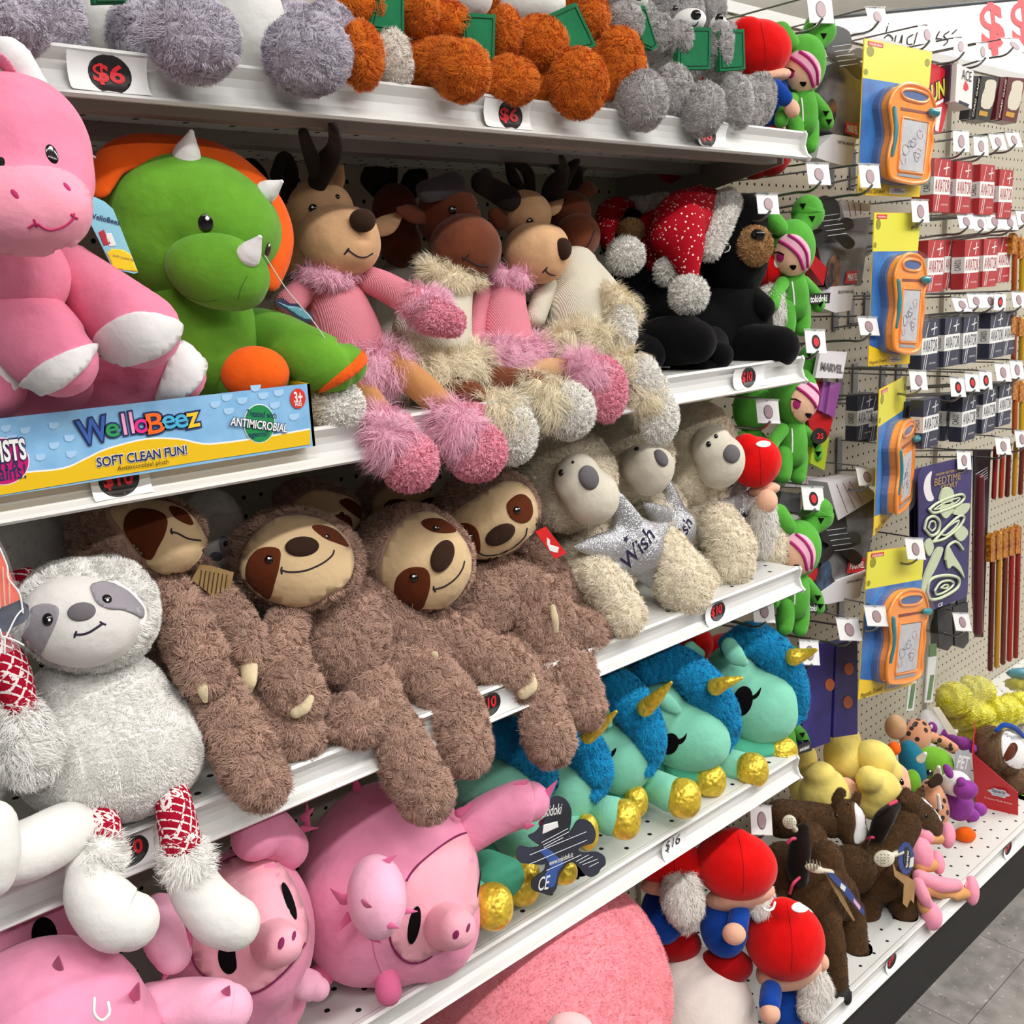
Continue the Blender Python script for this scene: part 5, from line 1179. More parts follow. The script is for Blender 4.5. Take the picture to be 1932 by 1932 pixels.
unicorn('mint plush unicorn with turquoise mane, second from the right, large black eye', [(1305, 1385, .07, 76, 72, 0, 72), (1240, 1330, .10, 55, 60), (1320, 1400, .055, 66, 56)], [(1250, 1430, .12, 70, 55, 0, 60)],
        [(1225, 1265, .10, 24), (1270, 1250, .085, 34), (1318, 1285, .07, 40), (1355, 1330, .055, 36), (1374, 1375, .05, 24), (1372, 1408, .045, 10)], [(1350, 1296, .03, 15), (1372, 1287, .012, 10), (1399, 1279, -.005, 3)],
        [[(1243, 1312, .06, 13), (1262, 1328, .055, 15), (1278, 1340, .05, 9)], [(1300, 1222, .12, 14), (1320, 1236, .12, 12)], [(1245, 1215, .13, 14), (1262, 1228, .13, 12)]], cu((718, 1200))[0]+(17, 20), cu((775, 1150), (800, 1160), (835, 1140), (860, 1110), (850, 1160), (820, 1195), (785, 1200)),
        [(m_teald, [(1280, 1450, .07, 26), (1315, 1465, .05, 28)]), (m_teal, [(1230, 1480, .06, 30), (1265, 1498, .02, 34)])], [(1339, 1472, .03, 31, 32, 0, 30), (1289, 1506, -.0, 34, 38, 0, 34)])
unicorn('mint plush unicorn with turquoise mane, third from the right, head turned away', [(1180, 1430, .08, 58, 70, 0, 66), (1130, 1390, .11, 50, 55)], [(1140, 1480, .12, 65, 55, 0, 60)],
        [(1128, 1305, .11, 24), (1165, 1300, .09, 38), (1205, 1345, .07, 40), (1228, 1395, .055, 32), (1232, 1435, .05, 16), (1226, 1455, .045, 7)], [(1217, 1336, .035, 15), (1240, 1315, .015, 11), (1266, 1288, -.005, 3)],
        [[(1125, 1325, .08, 13), (1140, 1348, .075, 14), (1148, 1366, .07, 8)], [(1178, 1245, .13, 13), (1195, 1262, .13, 12)]], None, cu((195, 1275), (235, 1265), (276, 1235), (262, 1285), (225, 1325), (208, 1330)),
        [(m_teald, [(1165, 1500, .08, 24), (1190, 1510, .06, 24)]), (m_teal, [(1125, 1530, .05, 32), (1155, 1540, .015, 37)])], [(1200, 1512, .04, 23, 30, 0, 28), (1177, 1546, -.0, 32, 38, 0, 34)])
unicorn('mint plush unicorn behind the dark bone-shaped tag, fourth from the right', [(1080, 1490, .08, 58, 72, 0, 66), (1030, 1450, .11, 50, 55)], [(1040, 1560, .12, 60, 50, 0, 55)],
        [(1040, 1375, .11, 24), (1075, 1375, .09, 36), (1110, 1420, .07, 38), (1130, 1460, .055, 30), (1133, 1485, .05, 16), (1125, 1502, .045, 7)], [(1109, 1388, .035, 14), (1132, 1370, .015, 11), (1162, 1343, -.005, 3)],
        [[(1145, 1335, .10, 14), (1150, 1360, .09, 14)]], None, [(1049, 1478), (1055, 1468), (1053, 1484), (1047, 1492)],
        [(m_teal, [(1060, 1560, .06, 26), (1095, 1570, .03, 28)])], [(1108, 1570, .02, 22, 34, 0, 28), (1062, 1645, .0, 28, 24, 0, 24)])
unicorn('mint plush unicorn nearest the big pig, mostly hidden by its raised arm', [(935, 1480, .11, 85, 62, 0, 70), (985, 1560, .10, 55, 60)], [(950, 1570, .14, 70, 70, 0, 60)],
        [(925, 1400, .12, 26), (970, 1395, .10, 40), (1010, 1430, .085, 36), (1030, 1470, .08, 22), (1028, 1500, .075, 10)], [(1040, 1420, .09, 10), (1050, 1400, .08, 4)],
        [[(895, 1435, .11, 16), (905, 1460, .11, 14)]], None, None, [(m_teald, [(920, 1640, .05, 36), (960, 1655, .03, 36)]), (m_teald, [(880, 1680, .03, 30), (905, 1700, .01, 32)])],
        [(985, 1662, .025, 36, 46, 0, 40), (930, 1710, -.01, 39, 44, 0, 40), (1092, 1668, .03, 20, 20, 0, 20)])
def bonetag():
    t = T('swing_tag', 'dark crossed-bones swing tag with white print hanging off the mint unicorn', 'tag')
    Y = -.035
    out = c6b((-10, 790), (40, 760), (95, 680), (120, 580), (160, 548), (215, 565), (250, 625), (250, 700), (238, 770), (262, 740), (290, 695), (340, 690), (380, 720), (400, 775), (385, 830), (330, 850), (290, 872), (330, 890), (400, 885), (450, 910), (460, 960), (430, 990), (412, 1020), (370, 1040), (330, 1020), (300, 980), (250, 950), (205, 985), (175, 1040), (160, 1110), (120, 1150), (70, 1135), (20, 1120), (8, 1080), (30, 1040), (85, 1000), (95, 960), (70, 965), (10, 960), (-60, 950), (-80, 900), (-60, 850), (0, 860), (60, 850), (30, 830))
    p = t.add('card', slabp([(x, y) for x, y in catmull(out, 3, True)], Y, .0012), M('tag_galaxy', 'mottle', '1b1d25', '2d3346', r=.35, ns=14), smooth=False)
    t.patch('print_glow', M('tag_blue', c='31569e', r=.4), c6b((60, 880), (110, 870), (180, 930), (205, 960), (170, 1010), (150, 1090), (110, 1100), (85, 1040), (120, 980), (90, 920)), p, off=.0003, parent=p)
    t.patch('print_barcode', M('paper_white'), c6b((82, 722), (165, 700), (172, 735), (75, 778)), p, off=.0004, parent=p, sharp=True)
    w = M('print_pale', c='d6d9e0', r=.5)
    for a, b in (((70, 830), (230, 745)), ((80, 845), (235, 765)), ((85, 860), (200, 800)), ((0, 905), (340, 765)), ((0, 960), (345, 815)), ((100, 1000), (310, 905)), ((280, 945), (355, 905)), ((300, 955), (380, 915)), ((320, 965), (410, 930)), ((360, 978), (415, 950))):
        q = c6b(a, b); t.add('print_line', tube3([P(*q[0], Y-.0003), P(*q[1], Y-.0003)], [.0005]*2, seg=4, n=1), w, parent=p)
    def tx(txt, a, b, h, bold=.01):
        q = c6b(a, b); A = P(*q[0], Y); B = P(*q[1], Y); ux = B-A; L = np.linalg.norm(ux); ux /= L; uy = np.cross(-Y_, ux)
        t.text('lettering', M('paper_white'), txt, (A+B)/2, ux, uy, h=h, wd=L, parent=p, off=.0006, bold=bold)
    tx('tokidoki', (55, 645), (190, 622), .014); tx('www.tokidoki.it', (115, 955), (260, 900), .007); tx('CE', (50, 1082), (115, 1068), .018)
    t.add('tag_loop', tube3([P(1074, 1578, Y), P(1066, 1560, -.02), P(1060, 1540, .0)], [.0006]*3, seg=5), m_cord)
    t.done()
bonetag()
# ================= bottom deck, left =================
m_bigp = M('big_pink_pile', 'fur', 'f0949f', amp=.10, ns=18)
m_bigw = M('big_cream_pile', 'plush', 'e6dbd3', sheen=.3, amp=.07, ns=18)
def bigpink():
    t = T('plush_cushion', 'huge fluffy pink plush with pale cream side lobe, on the deck under the pigs', 'plush toy')
    b = t.fuse('body', m_bigp, [ellp(1005, 1990, .05, 262, 350, 0, 250), ellp(1120, 1840, .06, 140, 180, 20, 160)], vox=.009, it=8, fur=dict(L=.008, w=.00032, dens=60, droop=.45, lean=.3, clump=.02, jit=.3, up=.22))
    t.ell('side_lobe', m_bigw, 1318, 1925, .06, 110, 130, 0, 110, q=2)
    t.ell('cheek', m_bigp, 1170, 1960, -.06, 85, 85, 30, 70)
    t.ell('snout', M('pale_pink_pile', 'plush', 'f3c4c6', sheen=.3, amp=.06), 1075, 1955, -.12, 50, 42, 0, 40)
    t.done()
bigpink()
m_ghat = M('scarlet_plush', 'plush', 'd91010', sheen=.35, amp=.14, ns=18)
m_skin = M('peach_plush', 'plush', 'e8b59a', sheen=.25, amp=.06)
m_blue = M('royal_blue_plush', 'plush', '14429a', sheen=.3, amp=.15)
m_beard = M('white_beard_fur', 'fur', 'f1ede6', amp=.12)
m_gpant = M('dark_red_plush', 'plush', 'a00d12', sheen=.25, amp=.12)
BRD = dict(L=.014, w=.0004, dens=60, droop=.9, lean=.3, clump=.008, jit=.4)
def gnome(label, hat, face, beard, body, arms, hands, pants, spots=(), nose=None, loop=None):
    t = T('plush_gnome', label, 'plush toy')
    h = t.fuse('hat', m_ghat, [ellp(*x) for x in hat], vox=.005, it=10)
    if hat and len(hat[0]) > 3:
        x, y, Y, a, b = hat[0][:5]
        t.stroke('hat_seam', m_gpant, [(x+a*.05, y-b*.95), (x+a*.16, y-b*.3), (x+a*.2, y+b*.3), (x+a*.18, y+b*.85)], 1.6, h)
    if face: t.fuse('face', m_skin, [ellp(*x) for x in face], vox=.005)
    if nose: t.ell('nose', m_skin, *nose)
    if body: t.fuse('tunic', m_blue, [ellp(*x) for x in body], vox=.006)
    for a in arms: t.limb('sleeve', m_blue, a)
    for a in hands: t.ell('hand', m_skin, *a)
    for x in pants: t.ell('trousers', m_gpant, *x)
    for b in beard: t.limb('beard', m_beard, b, fur=BRD)
    for s in spots: t.patch('hat_spot', m_padw, [(s[0]+s[2]*math.cos(a), s[1]+s[3]*math.sin(a)) for a in np.linspace(0, 2*math.pi, 11)[:-1]], h, off=.001)
    if loop: t.limb('hang_loop', M('white_plastic'), loop)
    t.done()
gnome('red-capped plush gnome in front, lowest and nearest of the three on the deck', [(1480, 1772, -.03, 75, 74, -10, 72), (1478, 1716, -.035, 30, 24, 0, 28)], [(1490, 1830, -.03, 66, 36, 12, 62), (1540, 1825, -.05, 20, 26)], [[(1530, 1835, -.06, 20), (1538, 1870, -.07, 28), (1530, 1905, -.075, 18)]],
      [(1480, 1895, -.02, 44, 48, 0, 40)], [[(1455, 1870, -.045, 20), (1452, 1895, -.06, 20)]], [(1453, 1912, -.068, 19, 19, 0, 18)], [(1495, 1945, -.02, 42, 22, 0, 36)],
      [(1510, 1712, 17, 10), (1533, 1716, 6, 5)], (1553, 1815, -.075, 11, 15, 0, 12), [(1441, 1714, -.105, 2.5), (1448, 1718, -.108, 2.5), (1458, 1714, -.108, 2.5), (1462, 1703, -.105, 2.5)])
gnome('red-capped plush gnome in blue tunic, middle one of the deck gnomes', [(1388, 1632, .03, 78, 64, -8, 74), (1384, 1585, .03, 36, 24, 0, 30)], [(1396, 1690, .03, 68, 28, 10, 62)], [[(1440, 1692, .0, 16), (1434, 1715, -.005, 16)]],
      [(1366, 1750, .04, 46, 55, 0, 42)], [[(1395, 1725, .01, 20), (1392, 1745, -.0, 20)]], [(1385, 1762, -.012, 22, 20, 0, 20)], [(1368, 1822, .04, 52, 34, 0, 44)])
gnome('red-capped plush gnome farthest under the shelf, grey in shade', [(1258, 1625, .12, 75, 46, -8, 66)], [(1268, 1664, .11, 62, 24, 8, 52)], [[(1285, 1680, .07, 34), (1290, 1710, .06, 34), (1294, 1735, .06, 18)]],
      [(1250, 1725, .12, 42, 55, 0, 40)], [], [], [(1275, 1780, .11, 48, 34, 0, 42)])
# ================= price labels in the shelf strips =================
m_card = M('label_card', c='ecebea', r=.45); m_oval = M('label_black', c='140f10', r=.5); m_lred = M('label_red', c='d3202a', r=.5)
def strip_label(lab, z, xa, xb, yref, txt, ov=None, Y0=-.0045, hand=False, n=10):
    """white card bowed into a price strip; xa..xb picture columns on the strip line at row yref(x)"""
    t = T('price_label', lab, 'price label', 'price labels in the shelf strips')
    Xa = PZ_x(xa, z, Y0); Xb = PZ_x(xb, z, Y0)
    V = []; F = []
    prof = [(.0325, -.0038), (.027, .0006), (.019, .0021), (.011, .0012), (.006, -.0026), (.0035, -.0062)]
    for i in range(n):
        u = i/(n-1); bow = .004*max(0, 1-u*2.2)**2+.003*max(0, u*2.2-1.2)**2
        for zz, yy in prof: V.append((Xa+(Xb-Xa)*u, BASEY[0]+yy-.0012-bow*(1 if .008 < zz < .03 else .6), z+zz))
    m = len(prof)
    for i in range(n-1):
        for j in range(m-1):
            a = i*m+j; b = a+1; c = a+m; d = c+1; F += [(a, b, d), (a, d, c)]
    p = t.add('card', (np.array(V), np.array(F)), m_card)
    cx = (xa+xb)/2 if ov is None else ov
    X = PZ_x(cx, z, Y0); zc = z+.018
    if not hand:
        pts = [pix(np.array([X+.0175*math.cos(a), BASEY[0]-.003, zc+.0150*math.sin(a)])) for a in np.linspace(0, 2*math.pi, 15)[:-1]]
        o = t.patch('print_oval', m_oval, pts, p, off=.0004, n=2, parent=p)
        tx = t.text('lettering', m_lred, txt, np.array([X, BASEY[0]-.006, zc]), X_, Z_, wd=.026, h=.0165, parent=p, bold=.03)
    else:
        tx = t.text('lettering', m_ink, txt, np.array([X, BASEY[0]-.006, zc]), X_, Z_, wd=.034, h=.018, parent=p, bold=.0, shear=.15)
    for i, v in enumerate(tx.V):
        q = p.bvh().ray_cast(Vector((v[0], BASEY[0]-.03, v[2])), Vector((0, 1, 0)), .08)
        if q[0] is not None: tx.V[i] = np.array(q[0])-Y_*.0011
    t.done()
BASEY = [0.0]
def pix(w):
    q = np.asarray(w)-CAM; z = q@FWD; return (HALF+FPX*(q@RGT)/z, HALF-FPX*(q@UPV)/z)
def PZ_x(px, z, Y):
    """X on the strip line (Y, z+.018) that appears in picture column px"""
    lo, hi = -1.25, 3.6
    for _ in range(50):
        m = (lo+hi)/2
        if pix((m, Y+BASEY[0], z+.018))[0] < px: lo = m
        else: hi = m
    return (lo+hi)/2
strip_label('white six dollar label under the lilac-grey feet at the left of the top shelf', ZA, 128, 280, 0, '$6', 209)
strip_label('white six dollar label below the orange foxes on the top shelf strip', ZA, 914, 1002, 0, '$6', 965)
strip_label('white label under the light grey bear feet, near the right end of the top strip', ZA, 1318, 1372, 0, '$6', 1337)
strip_label('white ten dollar label peeking out below the display tray', ZB, 172, 284, 0, '$10', 226)
strip_label('white label below the black bears at the right end of the second shelf', ZB, 1384, 1444, 0, '$10', 1414)
strip_label('white label half hidden behind the white sloth ankle on the third shelf strip', ZC, 226, 292, 0, '$10', 246)
strip_label('white ten dollar label between the brown sloth legs on the third shelf strip', ZC, 890, 975, 0, '$10', 925)
strip_label('white ten dollar label below the ivory star bears on the third shelf strip', ZC, 1332, 1378, 0, '$10', 1356)
strip_label('white handwritten sixteen dollar label on the strip under the mint unicorns', ZD, 1250, 1296, 0, '$16', 1273, hand=True)
BASEY[0] = -.05
strip_label('white label on the bottom deck strip beside the brown horses', ZE, 1672, 1708, 0, '$9', 1684)
strip_label('white label on the bottom deck strip farther along, right of the pink shoes', ZE, 1895, 1916, 0, '$9', 1904)
# ================= peg hooks with price flags =================
m_clear = M('clear_plastic', 'glass', 'f2f4f6', a=.22, ns=30, bs=.3)
m_ovl = M('glare_oval', c='a58a90', r=.5); m_ovd = M('glare_oval_rim', c='6f5f63', r=.5)  # glare of the plastic holders washed into both oval colours
def hook(lab, cx, cy, w_, h_, Y=.07, sk=0, dark=False, tilt=.006, rod=True):
    t = T('peg_hook', lab, 'peg hook', 'peg hooks with price flags')
    q = [(cx-w_/2, cy-h_/2, Y), (cx+w_/2, cy-h_/2+h_*.03, Y), (cx+w_/2+sk, cy+h_/2, Y-tilt), (cx-w_/2+sk, cy+h_/2-h_*.03, Y-tilt)]
    A = [P(*v) for v in q]
    hol = t.add('flag_holder', join(tube3([A[0]+Z_*.001, A[1]+Z_*.001], [.0022, .0022], seg=8, n=1), tube3([A[3], A[2]], [.0012, .0012], seg=6, n=1)), m_clear)
    c = t.add('price_flag', prism(A, Y_*.0008), m_card, smooth=False)
    ce = (A[0]+A[1]+A[2]+A[3])/4; vx = (A[1]-A[0])/2; vy = (A[0]-A[3])/2
    el = lambda f, o: prism([ce-Y_*o+vx*(.42*f*math.cos(a))+vy*(.64*f*math.sin(a)) for a in np.linspace(0, 2*math.pi, 19)[:-1]], Y_*.0002)
    o = t.add('print_oval', el(1, .0005), m_oval if dark else m_ovd, parent=c, smooth=False)
    t.add('print_mark', el(.62 if dark else .86, .0008), m_lred if dark else m_ovl, parent=c, smooth=False)
    top = (A[0]+A[1])/2
    if rod:
        x, y, z = top
        t.add('flag_arm', tube3([(x, YB-.001, z+.004), (x, y+.02, z+.003), (x, y-.001, z+.001)], [.0016]*3, seg=6, n=1), m_chrome)
        hh = (A[0]-A[3])[2]; x -= .010
        t.add('hook_rod', tube3([(x, YB-.001, z-.030-hh), (x, y+.06, z-.010-hh), (x, y+.014, z-.010-hh), (x, y-.002, z-.006-hh), (x, y-.012, z+.003-hh)], [.0023]*5, seg=8, n=3), m_chrome)
        t.add('back_plate', box3((x-.006, YB-.005, z-.036-hh), (x+.016, YB-.001, z+.012)), m_chrome, smooth=False)
    t.done()
H = [
 ('above the topmost green cactus doll', 1545, 18, 46, 52, .05, 6, 0), ('in the top row against the white sign, left of two clear ones', 1651, 32, 36, 34, .10, 8, 0), ('in the top row holding the yellow-headed drawing board', 1747, 66, 30, 36, .08, 4, 0),
 ('in the top row over the white card box', 1812, 88, 26, 34, .08, 1, 0), ('in the top row over the dark card box', 1853, 98, 22, 34, .10, 2, 0), ('at the right end of the top row, tilted grey flap', 1905, 86, 34, 26, .12, 18, 0),
 ('beside the uppermost hero pack, under the top shelf end', 1542, 329, 42, 40, .06, 5, 0), ('left of the second cactus doll, above the black bear', 1447, 385, 40, 38, .04, 4, 0), ('over the lower left corner of the top drawing board', 1639, 333, 38, 44, .03, 4, 0),
 ('over the header of the second drawing board', 1735, 399, 32, 42, .05, 3, 0),
 ('first in the row under the card game boxes', 1813, 267, 30, 40, .08, 1, 0), ('second in the row under the card game boxes', 1850, 276, 27, 36, .08, 2, 0), ('third in the row under the card game boxes', 1879, 268, 28, 30, .08, 8, 0), ('fourth in the row under the card game boxes', 1909, 264, 26, 28, .08, 8, 0),
 ('first in the row between the two rows of red packs', 1820, 418, 30, 28, .08, 6, 0), ('second in the row between the two rows of red packs', 1848, 422, 28, 28, .08, 4, 0), ('third in the row between the two rows of red packs', 1874, 418, 30, 28, .08, 5, 0), ('fourth in the row between the two rows of red packs', 1903, 420, 28, 28, .08, 5, 0), ('last in the row between the two rows of red packs', 1928, 412, 24, 28, .08, 6, 0),
 ('first in the row above the upper navy packs', 1811, 575, 32, 26, .08, 8, 0), ('second in the row above the upper navy packs', 1839, 568, 30, 27, .08, 5, 0), ('third in the row above the upper navy packs', 1866, 568, 26, 27, .08, 5, 0), ('fourth in the row above the upper navy packs, with a dark oval', 1888, 570, 22, 32, .07, -2, 1), ('last in the row above the upper navy packs', 1920, 566, 24, 30, .08, 4, 0),
 ('left of the second drawing board foot, on empty pegboard', 1636, 616, 36, 34, .05, 6, 0), ('with a dark oval beside the black bear foot', 1537, 645, 38, 44, .04, 4, 1), ('above the sideways drawing board, right of its header', 1731, 718, 32, 36, .06, 4, 0),
 ('first of the tilted three above the lower navy packs, dark oval', 1806, 731, 28, 36, .06, 3, 1), ('second of the tilted three above the lower navy packs, dark oval', 1833, 722, 26, 34, .06, 3, 1), ('third of the tilted three above the lower navy packs, dark oval', 1859, 718, 24, 34, .06, 2, 1), ('right of the tilted three above the lower navy packs', 1890, 703, 28, 34, .08, 5, 0), ('at the right end of the row above the lower navy packs', 1917, 698, 24, 34, .08, 4, 0),
 ('over the third cactus doll row, under the second shelf end', 1447, 777, 42, 44, .05, 4, 0), ('at the top of the purple glow shapes pack', 1818, 869, 26, 34, .07, 2, 0), ('above the dark card next to the purple glow pack', 1891, 842, 28, 32, .07, 4, 0), ('at the right edge above the candy sticks', 1926, 829, 24, 32, .08, 4, 0),
 ('above the white-topped lower hero pack', 1633, 900, 36, 34, .06, 6, 0), ('with a dark oval over the lowest cactus doll hood', 1532, 941, 40, 44, .04, 5, 1), ('over the header of the lowest drawing board', 1724, 1036, 34, 40, .04, 6, 0),
 ('over the handle of the lowest drawing board', 1650, 1163, 40, 38, .03, 7, 0), ('above the basketball packs', 1598, 1188, 42, 42, .05, 8, 0), ('below the purple glow pack, on bare pegboard', 1812, 1174, 30, 34, .07, 7, 0), ('below the third shelf end, left of the cactus doll legs', 1439, 1153, 40, 44, .03, 4, 0), ('behind the rightmost unicorn horn', 1526, 1232, 36, 46, .06, 3, 0), ('under the fourth shelf end, over the brown horses', 1435, 1548, 40, 56, .06, 3, 0)]
for lab, cx, cy, w_, h_, Y, sk, dk in H: hook('price flag hook '+lab, cx, cy, w_, h_, Y, sk, bool(dk))
# ================= hanging cactus dolls and gnomes =================
m_cac = M('cactus_green_minky', 'plush', '56a63c', sheen=.35, amp=.16, ns=20)
m_dskin = M('doll_peach', 'plush', 'f3c4a4', sheen=.2, amp=.04); m_bandp = M('band_pale_pink', c='f3b9cf', r=.8); m_bandm = M('band_magenta', c='b02070', r=.8)
def doll(lab, cx, cy, s, rot, Y, turn=0, group='cactus dolls on the hooks', detail=True):
    t = T('cactus_doll', lab, 'plush toy', None)
    r = math.radians(rot); L = lambda dx, dy: (cx+s*(dx*math.cos(r)-dy*math.sin(r)), cy+s*(dx*math.sin(r)+dy*math.cos(r)))
    lb = lambda *p: [(*L(a, b), Y+c, d*s) for a, b, c, d in p]
    h = t.fuse('hood', m_cac, [ellp(*L(0, 0), Y, 44*s, 56*s, -rot, 46*s)], vox=.004)
    e = t.limb('hood_lobe', m_cac, lb((20, -42, .0, 20), (31, -62, .0, 31), (32, -72, .0, 29)))
    t.limb('hood_lobe', m_cac, lb((-22, -42, .0, 16), (-42, -62, .01, 20)))
    b = t.limb('body', m_cac, lb((0, 52, .0, 22), (0, 80, .0, 28), (0, 105, .0, 29)))
    for dx in (-14, 14): t.limb('leg', m_cac, lb((dx, 110, .0, 17), (dx, 138, -.003, 17), (dx, 150, -.005, 15)))
    ar = t.limb('arm', m_cac, lb((20, 64, .0, 13), (40, 88, -.003, 13), (46, 108, -.006, 13)))
    t.limb('arm', m_cac, lb((-20, 64, .0, 13), (-36, 88, -.003, 13), (-40, 104, -.006, 13)))
    tri = lambda x, y, k=6: [L(x-k, y-k*.8), L(x+k, y-k*.8), L(x, y+k)]
    if detail:
        f = t.patch('face', m_dskin, [L(turn+34*math.cos(a), 12+38*math.sin(a)) for a in np.linspace(0, 2*math.pi, 15)[:-1]], h, off=.0012, n=3)
        t.patch('headband', m_bandp, [L(turn+x, y) for x, y in ((-24, -18), (-8, -28), (14, -24), (30, -6), (34, 18), (28, 38), (20, 40), (14, 18), (-2, -2), (-18, -12))], [f, h], off=.0010)
        for pts in (((-22, -16), (-4, -4), (12, 14), (20, 38)), ((-4, -26), (14, -12), (26, 8), (28, 34))): t.stroke('headband_stripe', m_bandm, [L(turn+x, y) for x, y in pts], 6*s, [f, h], off=.001)
        ey = t.patch('eye', m_bandm, [L(turn-22+7*math.cos(a), 14+9*math.sin(a)) for a in np.linspace(0, 2*math.pi, 11)[:-1]], [f, h], off=.001, n=2)
        if ey: t.stroke('eyelash', m_eyeb, [L(turn-32, 5), L(turn-24, 5), L(turn-15, 10)], 2.2*s, [f, h], off=.001)
        t.patch('mouth', m_eyeb, [L(turn-5, 31), L(turn+7, 31), L(turn+4, 38), L(turn-1, 38)], [f, h], off=.001)
        t.stroke('chest_zip', m_padw, [L(-2, 62), L(0, 80), L(1, 105)], 3.5*s, b)
    for x, y, tg in ((24, -80, e), (40, -56, e), (44, 90, ar), (50, 106, ar)):
        t.patch('spike', m_eyeb, tri(x, y), tg, off=.0012, sharp=True)
    t.done(); return t.obj
m_tagblk = M('tag_black', c='17161a', r=.35)
d1 = doll('green cactus doll hanging topmost, beside the top shelf end', 1514, 124, 1.0, 0, .07)
dup(d1, (-.02, .085, .0), 'green cactus doll directly behind the topmost one, deeper on its hook')
dup(d1, (-.03, .165, .0), 'green cactus doll deepest on the top hook, nearest the pegboard')
d2 = doll('green cactus doll hanging second from top, right of the black bear head', 1494, 470, 1.0, -2, .06)
dup(d2, (-.02, .085, .0), 'green cactus doll behind the second one, its lobe above the santa hat')
dup(d2, (-.03, .165, .0), 'green cactus doll farthest behind the santa-hat bear, against the pegboard')
doll('green cactus doll turned sideways beneath the second shelf end', 1499, 748, 1.0, 3, .10, turn=27)
d3 = doll('green cactus doll in shade behind the sideways one', 1420, 770, .86, 3, .18, detail=False)
dup(d3, (-.06, .09, -.01), 'green cactus doll deepest behind the sideways one, beside the ivory bear head')
doll('green cactus doll hanging lowest, next to the third shelf end', 1505, 1035, 1.0, 4, .05)
doll('green cactus doll at the bottom, only a foot showing past the unicorn hoof', 1466, 1310, .9, -6, .13, detail=False)
def bonecard(lab, cx, cy, s, Y, txt='tokidoki'):
    t = T('swing_tag', lab, 'tag')
    pts = []
    for x, y in ((0, -40), (18, -30), (22, -8), (16, 4), (30, -4), (42, 0), (44, 12), (34, 18), (22, 20), (36, 26), (46, 36), (42, 46), (30, 46), (8, 26), (-8, 40), (-22, 46), (-30, 38), (-24, 28), (-6, 18), (-18, 8), (-20, -20), (-14, -36)): pts.append((cx+x*s, cy+y*s))
    p = t.add('card', slabp([(x, y) for x, y in catmull(pts, 3, True)], Y, .001), m_tagblk, smooth=False)
    for i in range(5):
        A = P(cx+(-10+i*3)*s, cy+(-6+i*8)*s, Y-.0004); B = P(cx+(20+i*3)*s, cy+(-10+i*8)*s, Y-.0004); t.add('print_line', tube3([A, B], [.0006]*2, seg=4, n=1), M('print_pale'), parent=p)
    t.done()
bonecard('black crossed-bones tag beside the topmost cactus doll', 1582, 95, 1.15, .10)
bonecard('black crossed-bones tag right of the second cactus doll head', 1560, 415, 1.15, .10)
bonecard('black crossed-bones tag right of the lowest cactus doll', 1572, 1008, 1.2, .09)
def smalltag(lab, pts, Y, txt=None, mat=None):
    t = T('swing_tag', lab, 'tag'); p = t.add('card', slabp(pts, Y, .001), mat or m_tagblk, smooth=False)
    a = ((pts[0][0]+pts[3][0])/2, (pts[0][1]+pts[3][1])/2); b = ((pts[1][0]+pts[2][0])/2, (pts[1][1]+pts[2][1])/2)
    A = P(*a, Y); B = P(*b, Y); ux = B-A; Ln = np.linalg.norm(ux); ux /= Ln; uy = np.cross(-Y_, ux)
    if txt: t.text('lettering', M('paper_white'), txt, (A+B)/2, ux, uy, wd=Ln*.72, parent=p, off=.0005, bold=.02)
    t.done()
smalltag('small black swing tag below the second cactus doll arm', [(1521, 556), (1567, 552), (1565, 572), (1523, 574)], .045, 'tokidoki')
smalltag('small black swing tag below the lowest cactus doll arm', [(1521, 1136), (1561, 1140), (1560, 1158), (1522, 1156)], .04, 'tokidoki')
smalltag('small black tag with white slip above the yellow-haired dolls', [(1503, 1408), (1528, 1398), (1532, 1416), (1506, 1424)], .05, 'tokidoki')
gnome('red-capped plush gnome hanging beside the light grey bears at the top', [(1432, 92, .09, 62, 52, -10, 56), (1410, 55, .09, 30, 24)], [(1440, 145, .09, 54, 16, 8, 46)], [], [(1462, 200, .09, 28, 55, 0, 34)], [[(1462, 165, .06, 15), (1480, 185, .05, 15)]], [(1494, 205, .045, 14, 18, 30, 14)], [(1455, 285, .09, 40, 46, 0, 40), (1425, 295, .11, 36, 42, 0, 36)])
gnome('red-capped plush gnome hanging behind the top shelf bracket, red trousers low', [(1330, 120, .22, 40, 40, 0, 40)], [], [], [(1310, 220, .22, 36, 50, 0, 36)], [], [], [(1275, 318, .24, 36, 30, 0, 34)])
gnome('red-capped plush gnome hanging behind the black santa bear', [(1440, 505, .10, 44, 40, 0, 44)], [(1450, 545, .10, 40, 22, 0, 36)], [[(1452, 565, .07, 22), (1456, 600, .07, 22)]], [(1440, 620, .11, 30, 40, 0, 30)], [], [], [], [(1466, 495, 6, 10)])
gnome('red-capped plush gnome hanging behind the rightmost star bear', [(1426, 872, .05, 48, 50, -25, 46), (1408, 838, .05, 26, 22)], [(1442, 924, .05, 32, 14, 10, 32)], [[(1440, 958, .03, 18), (1440, 995, .03, 22), (1438, 1030, .03, 14)]], [(1420, 1000, .08, 30, 45, 0, 30)], [], [], [], [(1440, 838, 14, 6)], (1447, 945, .02, 20, 22, 0, 18))
gnome('red-capped plush gnome behind the rightmost unicorn, hat top only', [(1375, 1235, .20, 55, 42, 0, 48)], [(1375, 1275, .20, 45, 16, 0, 40)], [], [(1375, 1320, .2, 30, 40, 0, 30)], [], [], [])
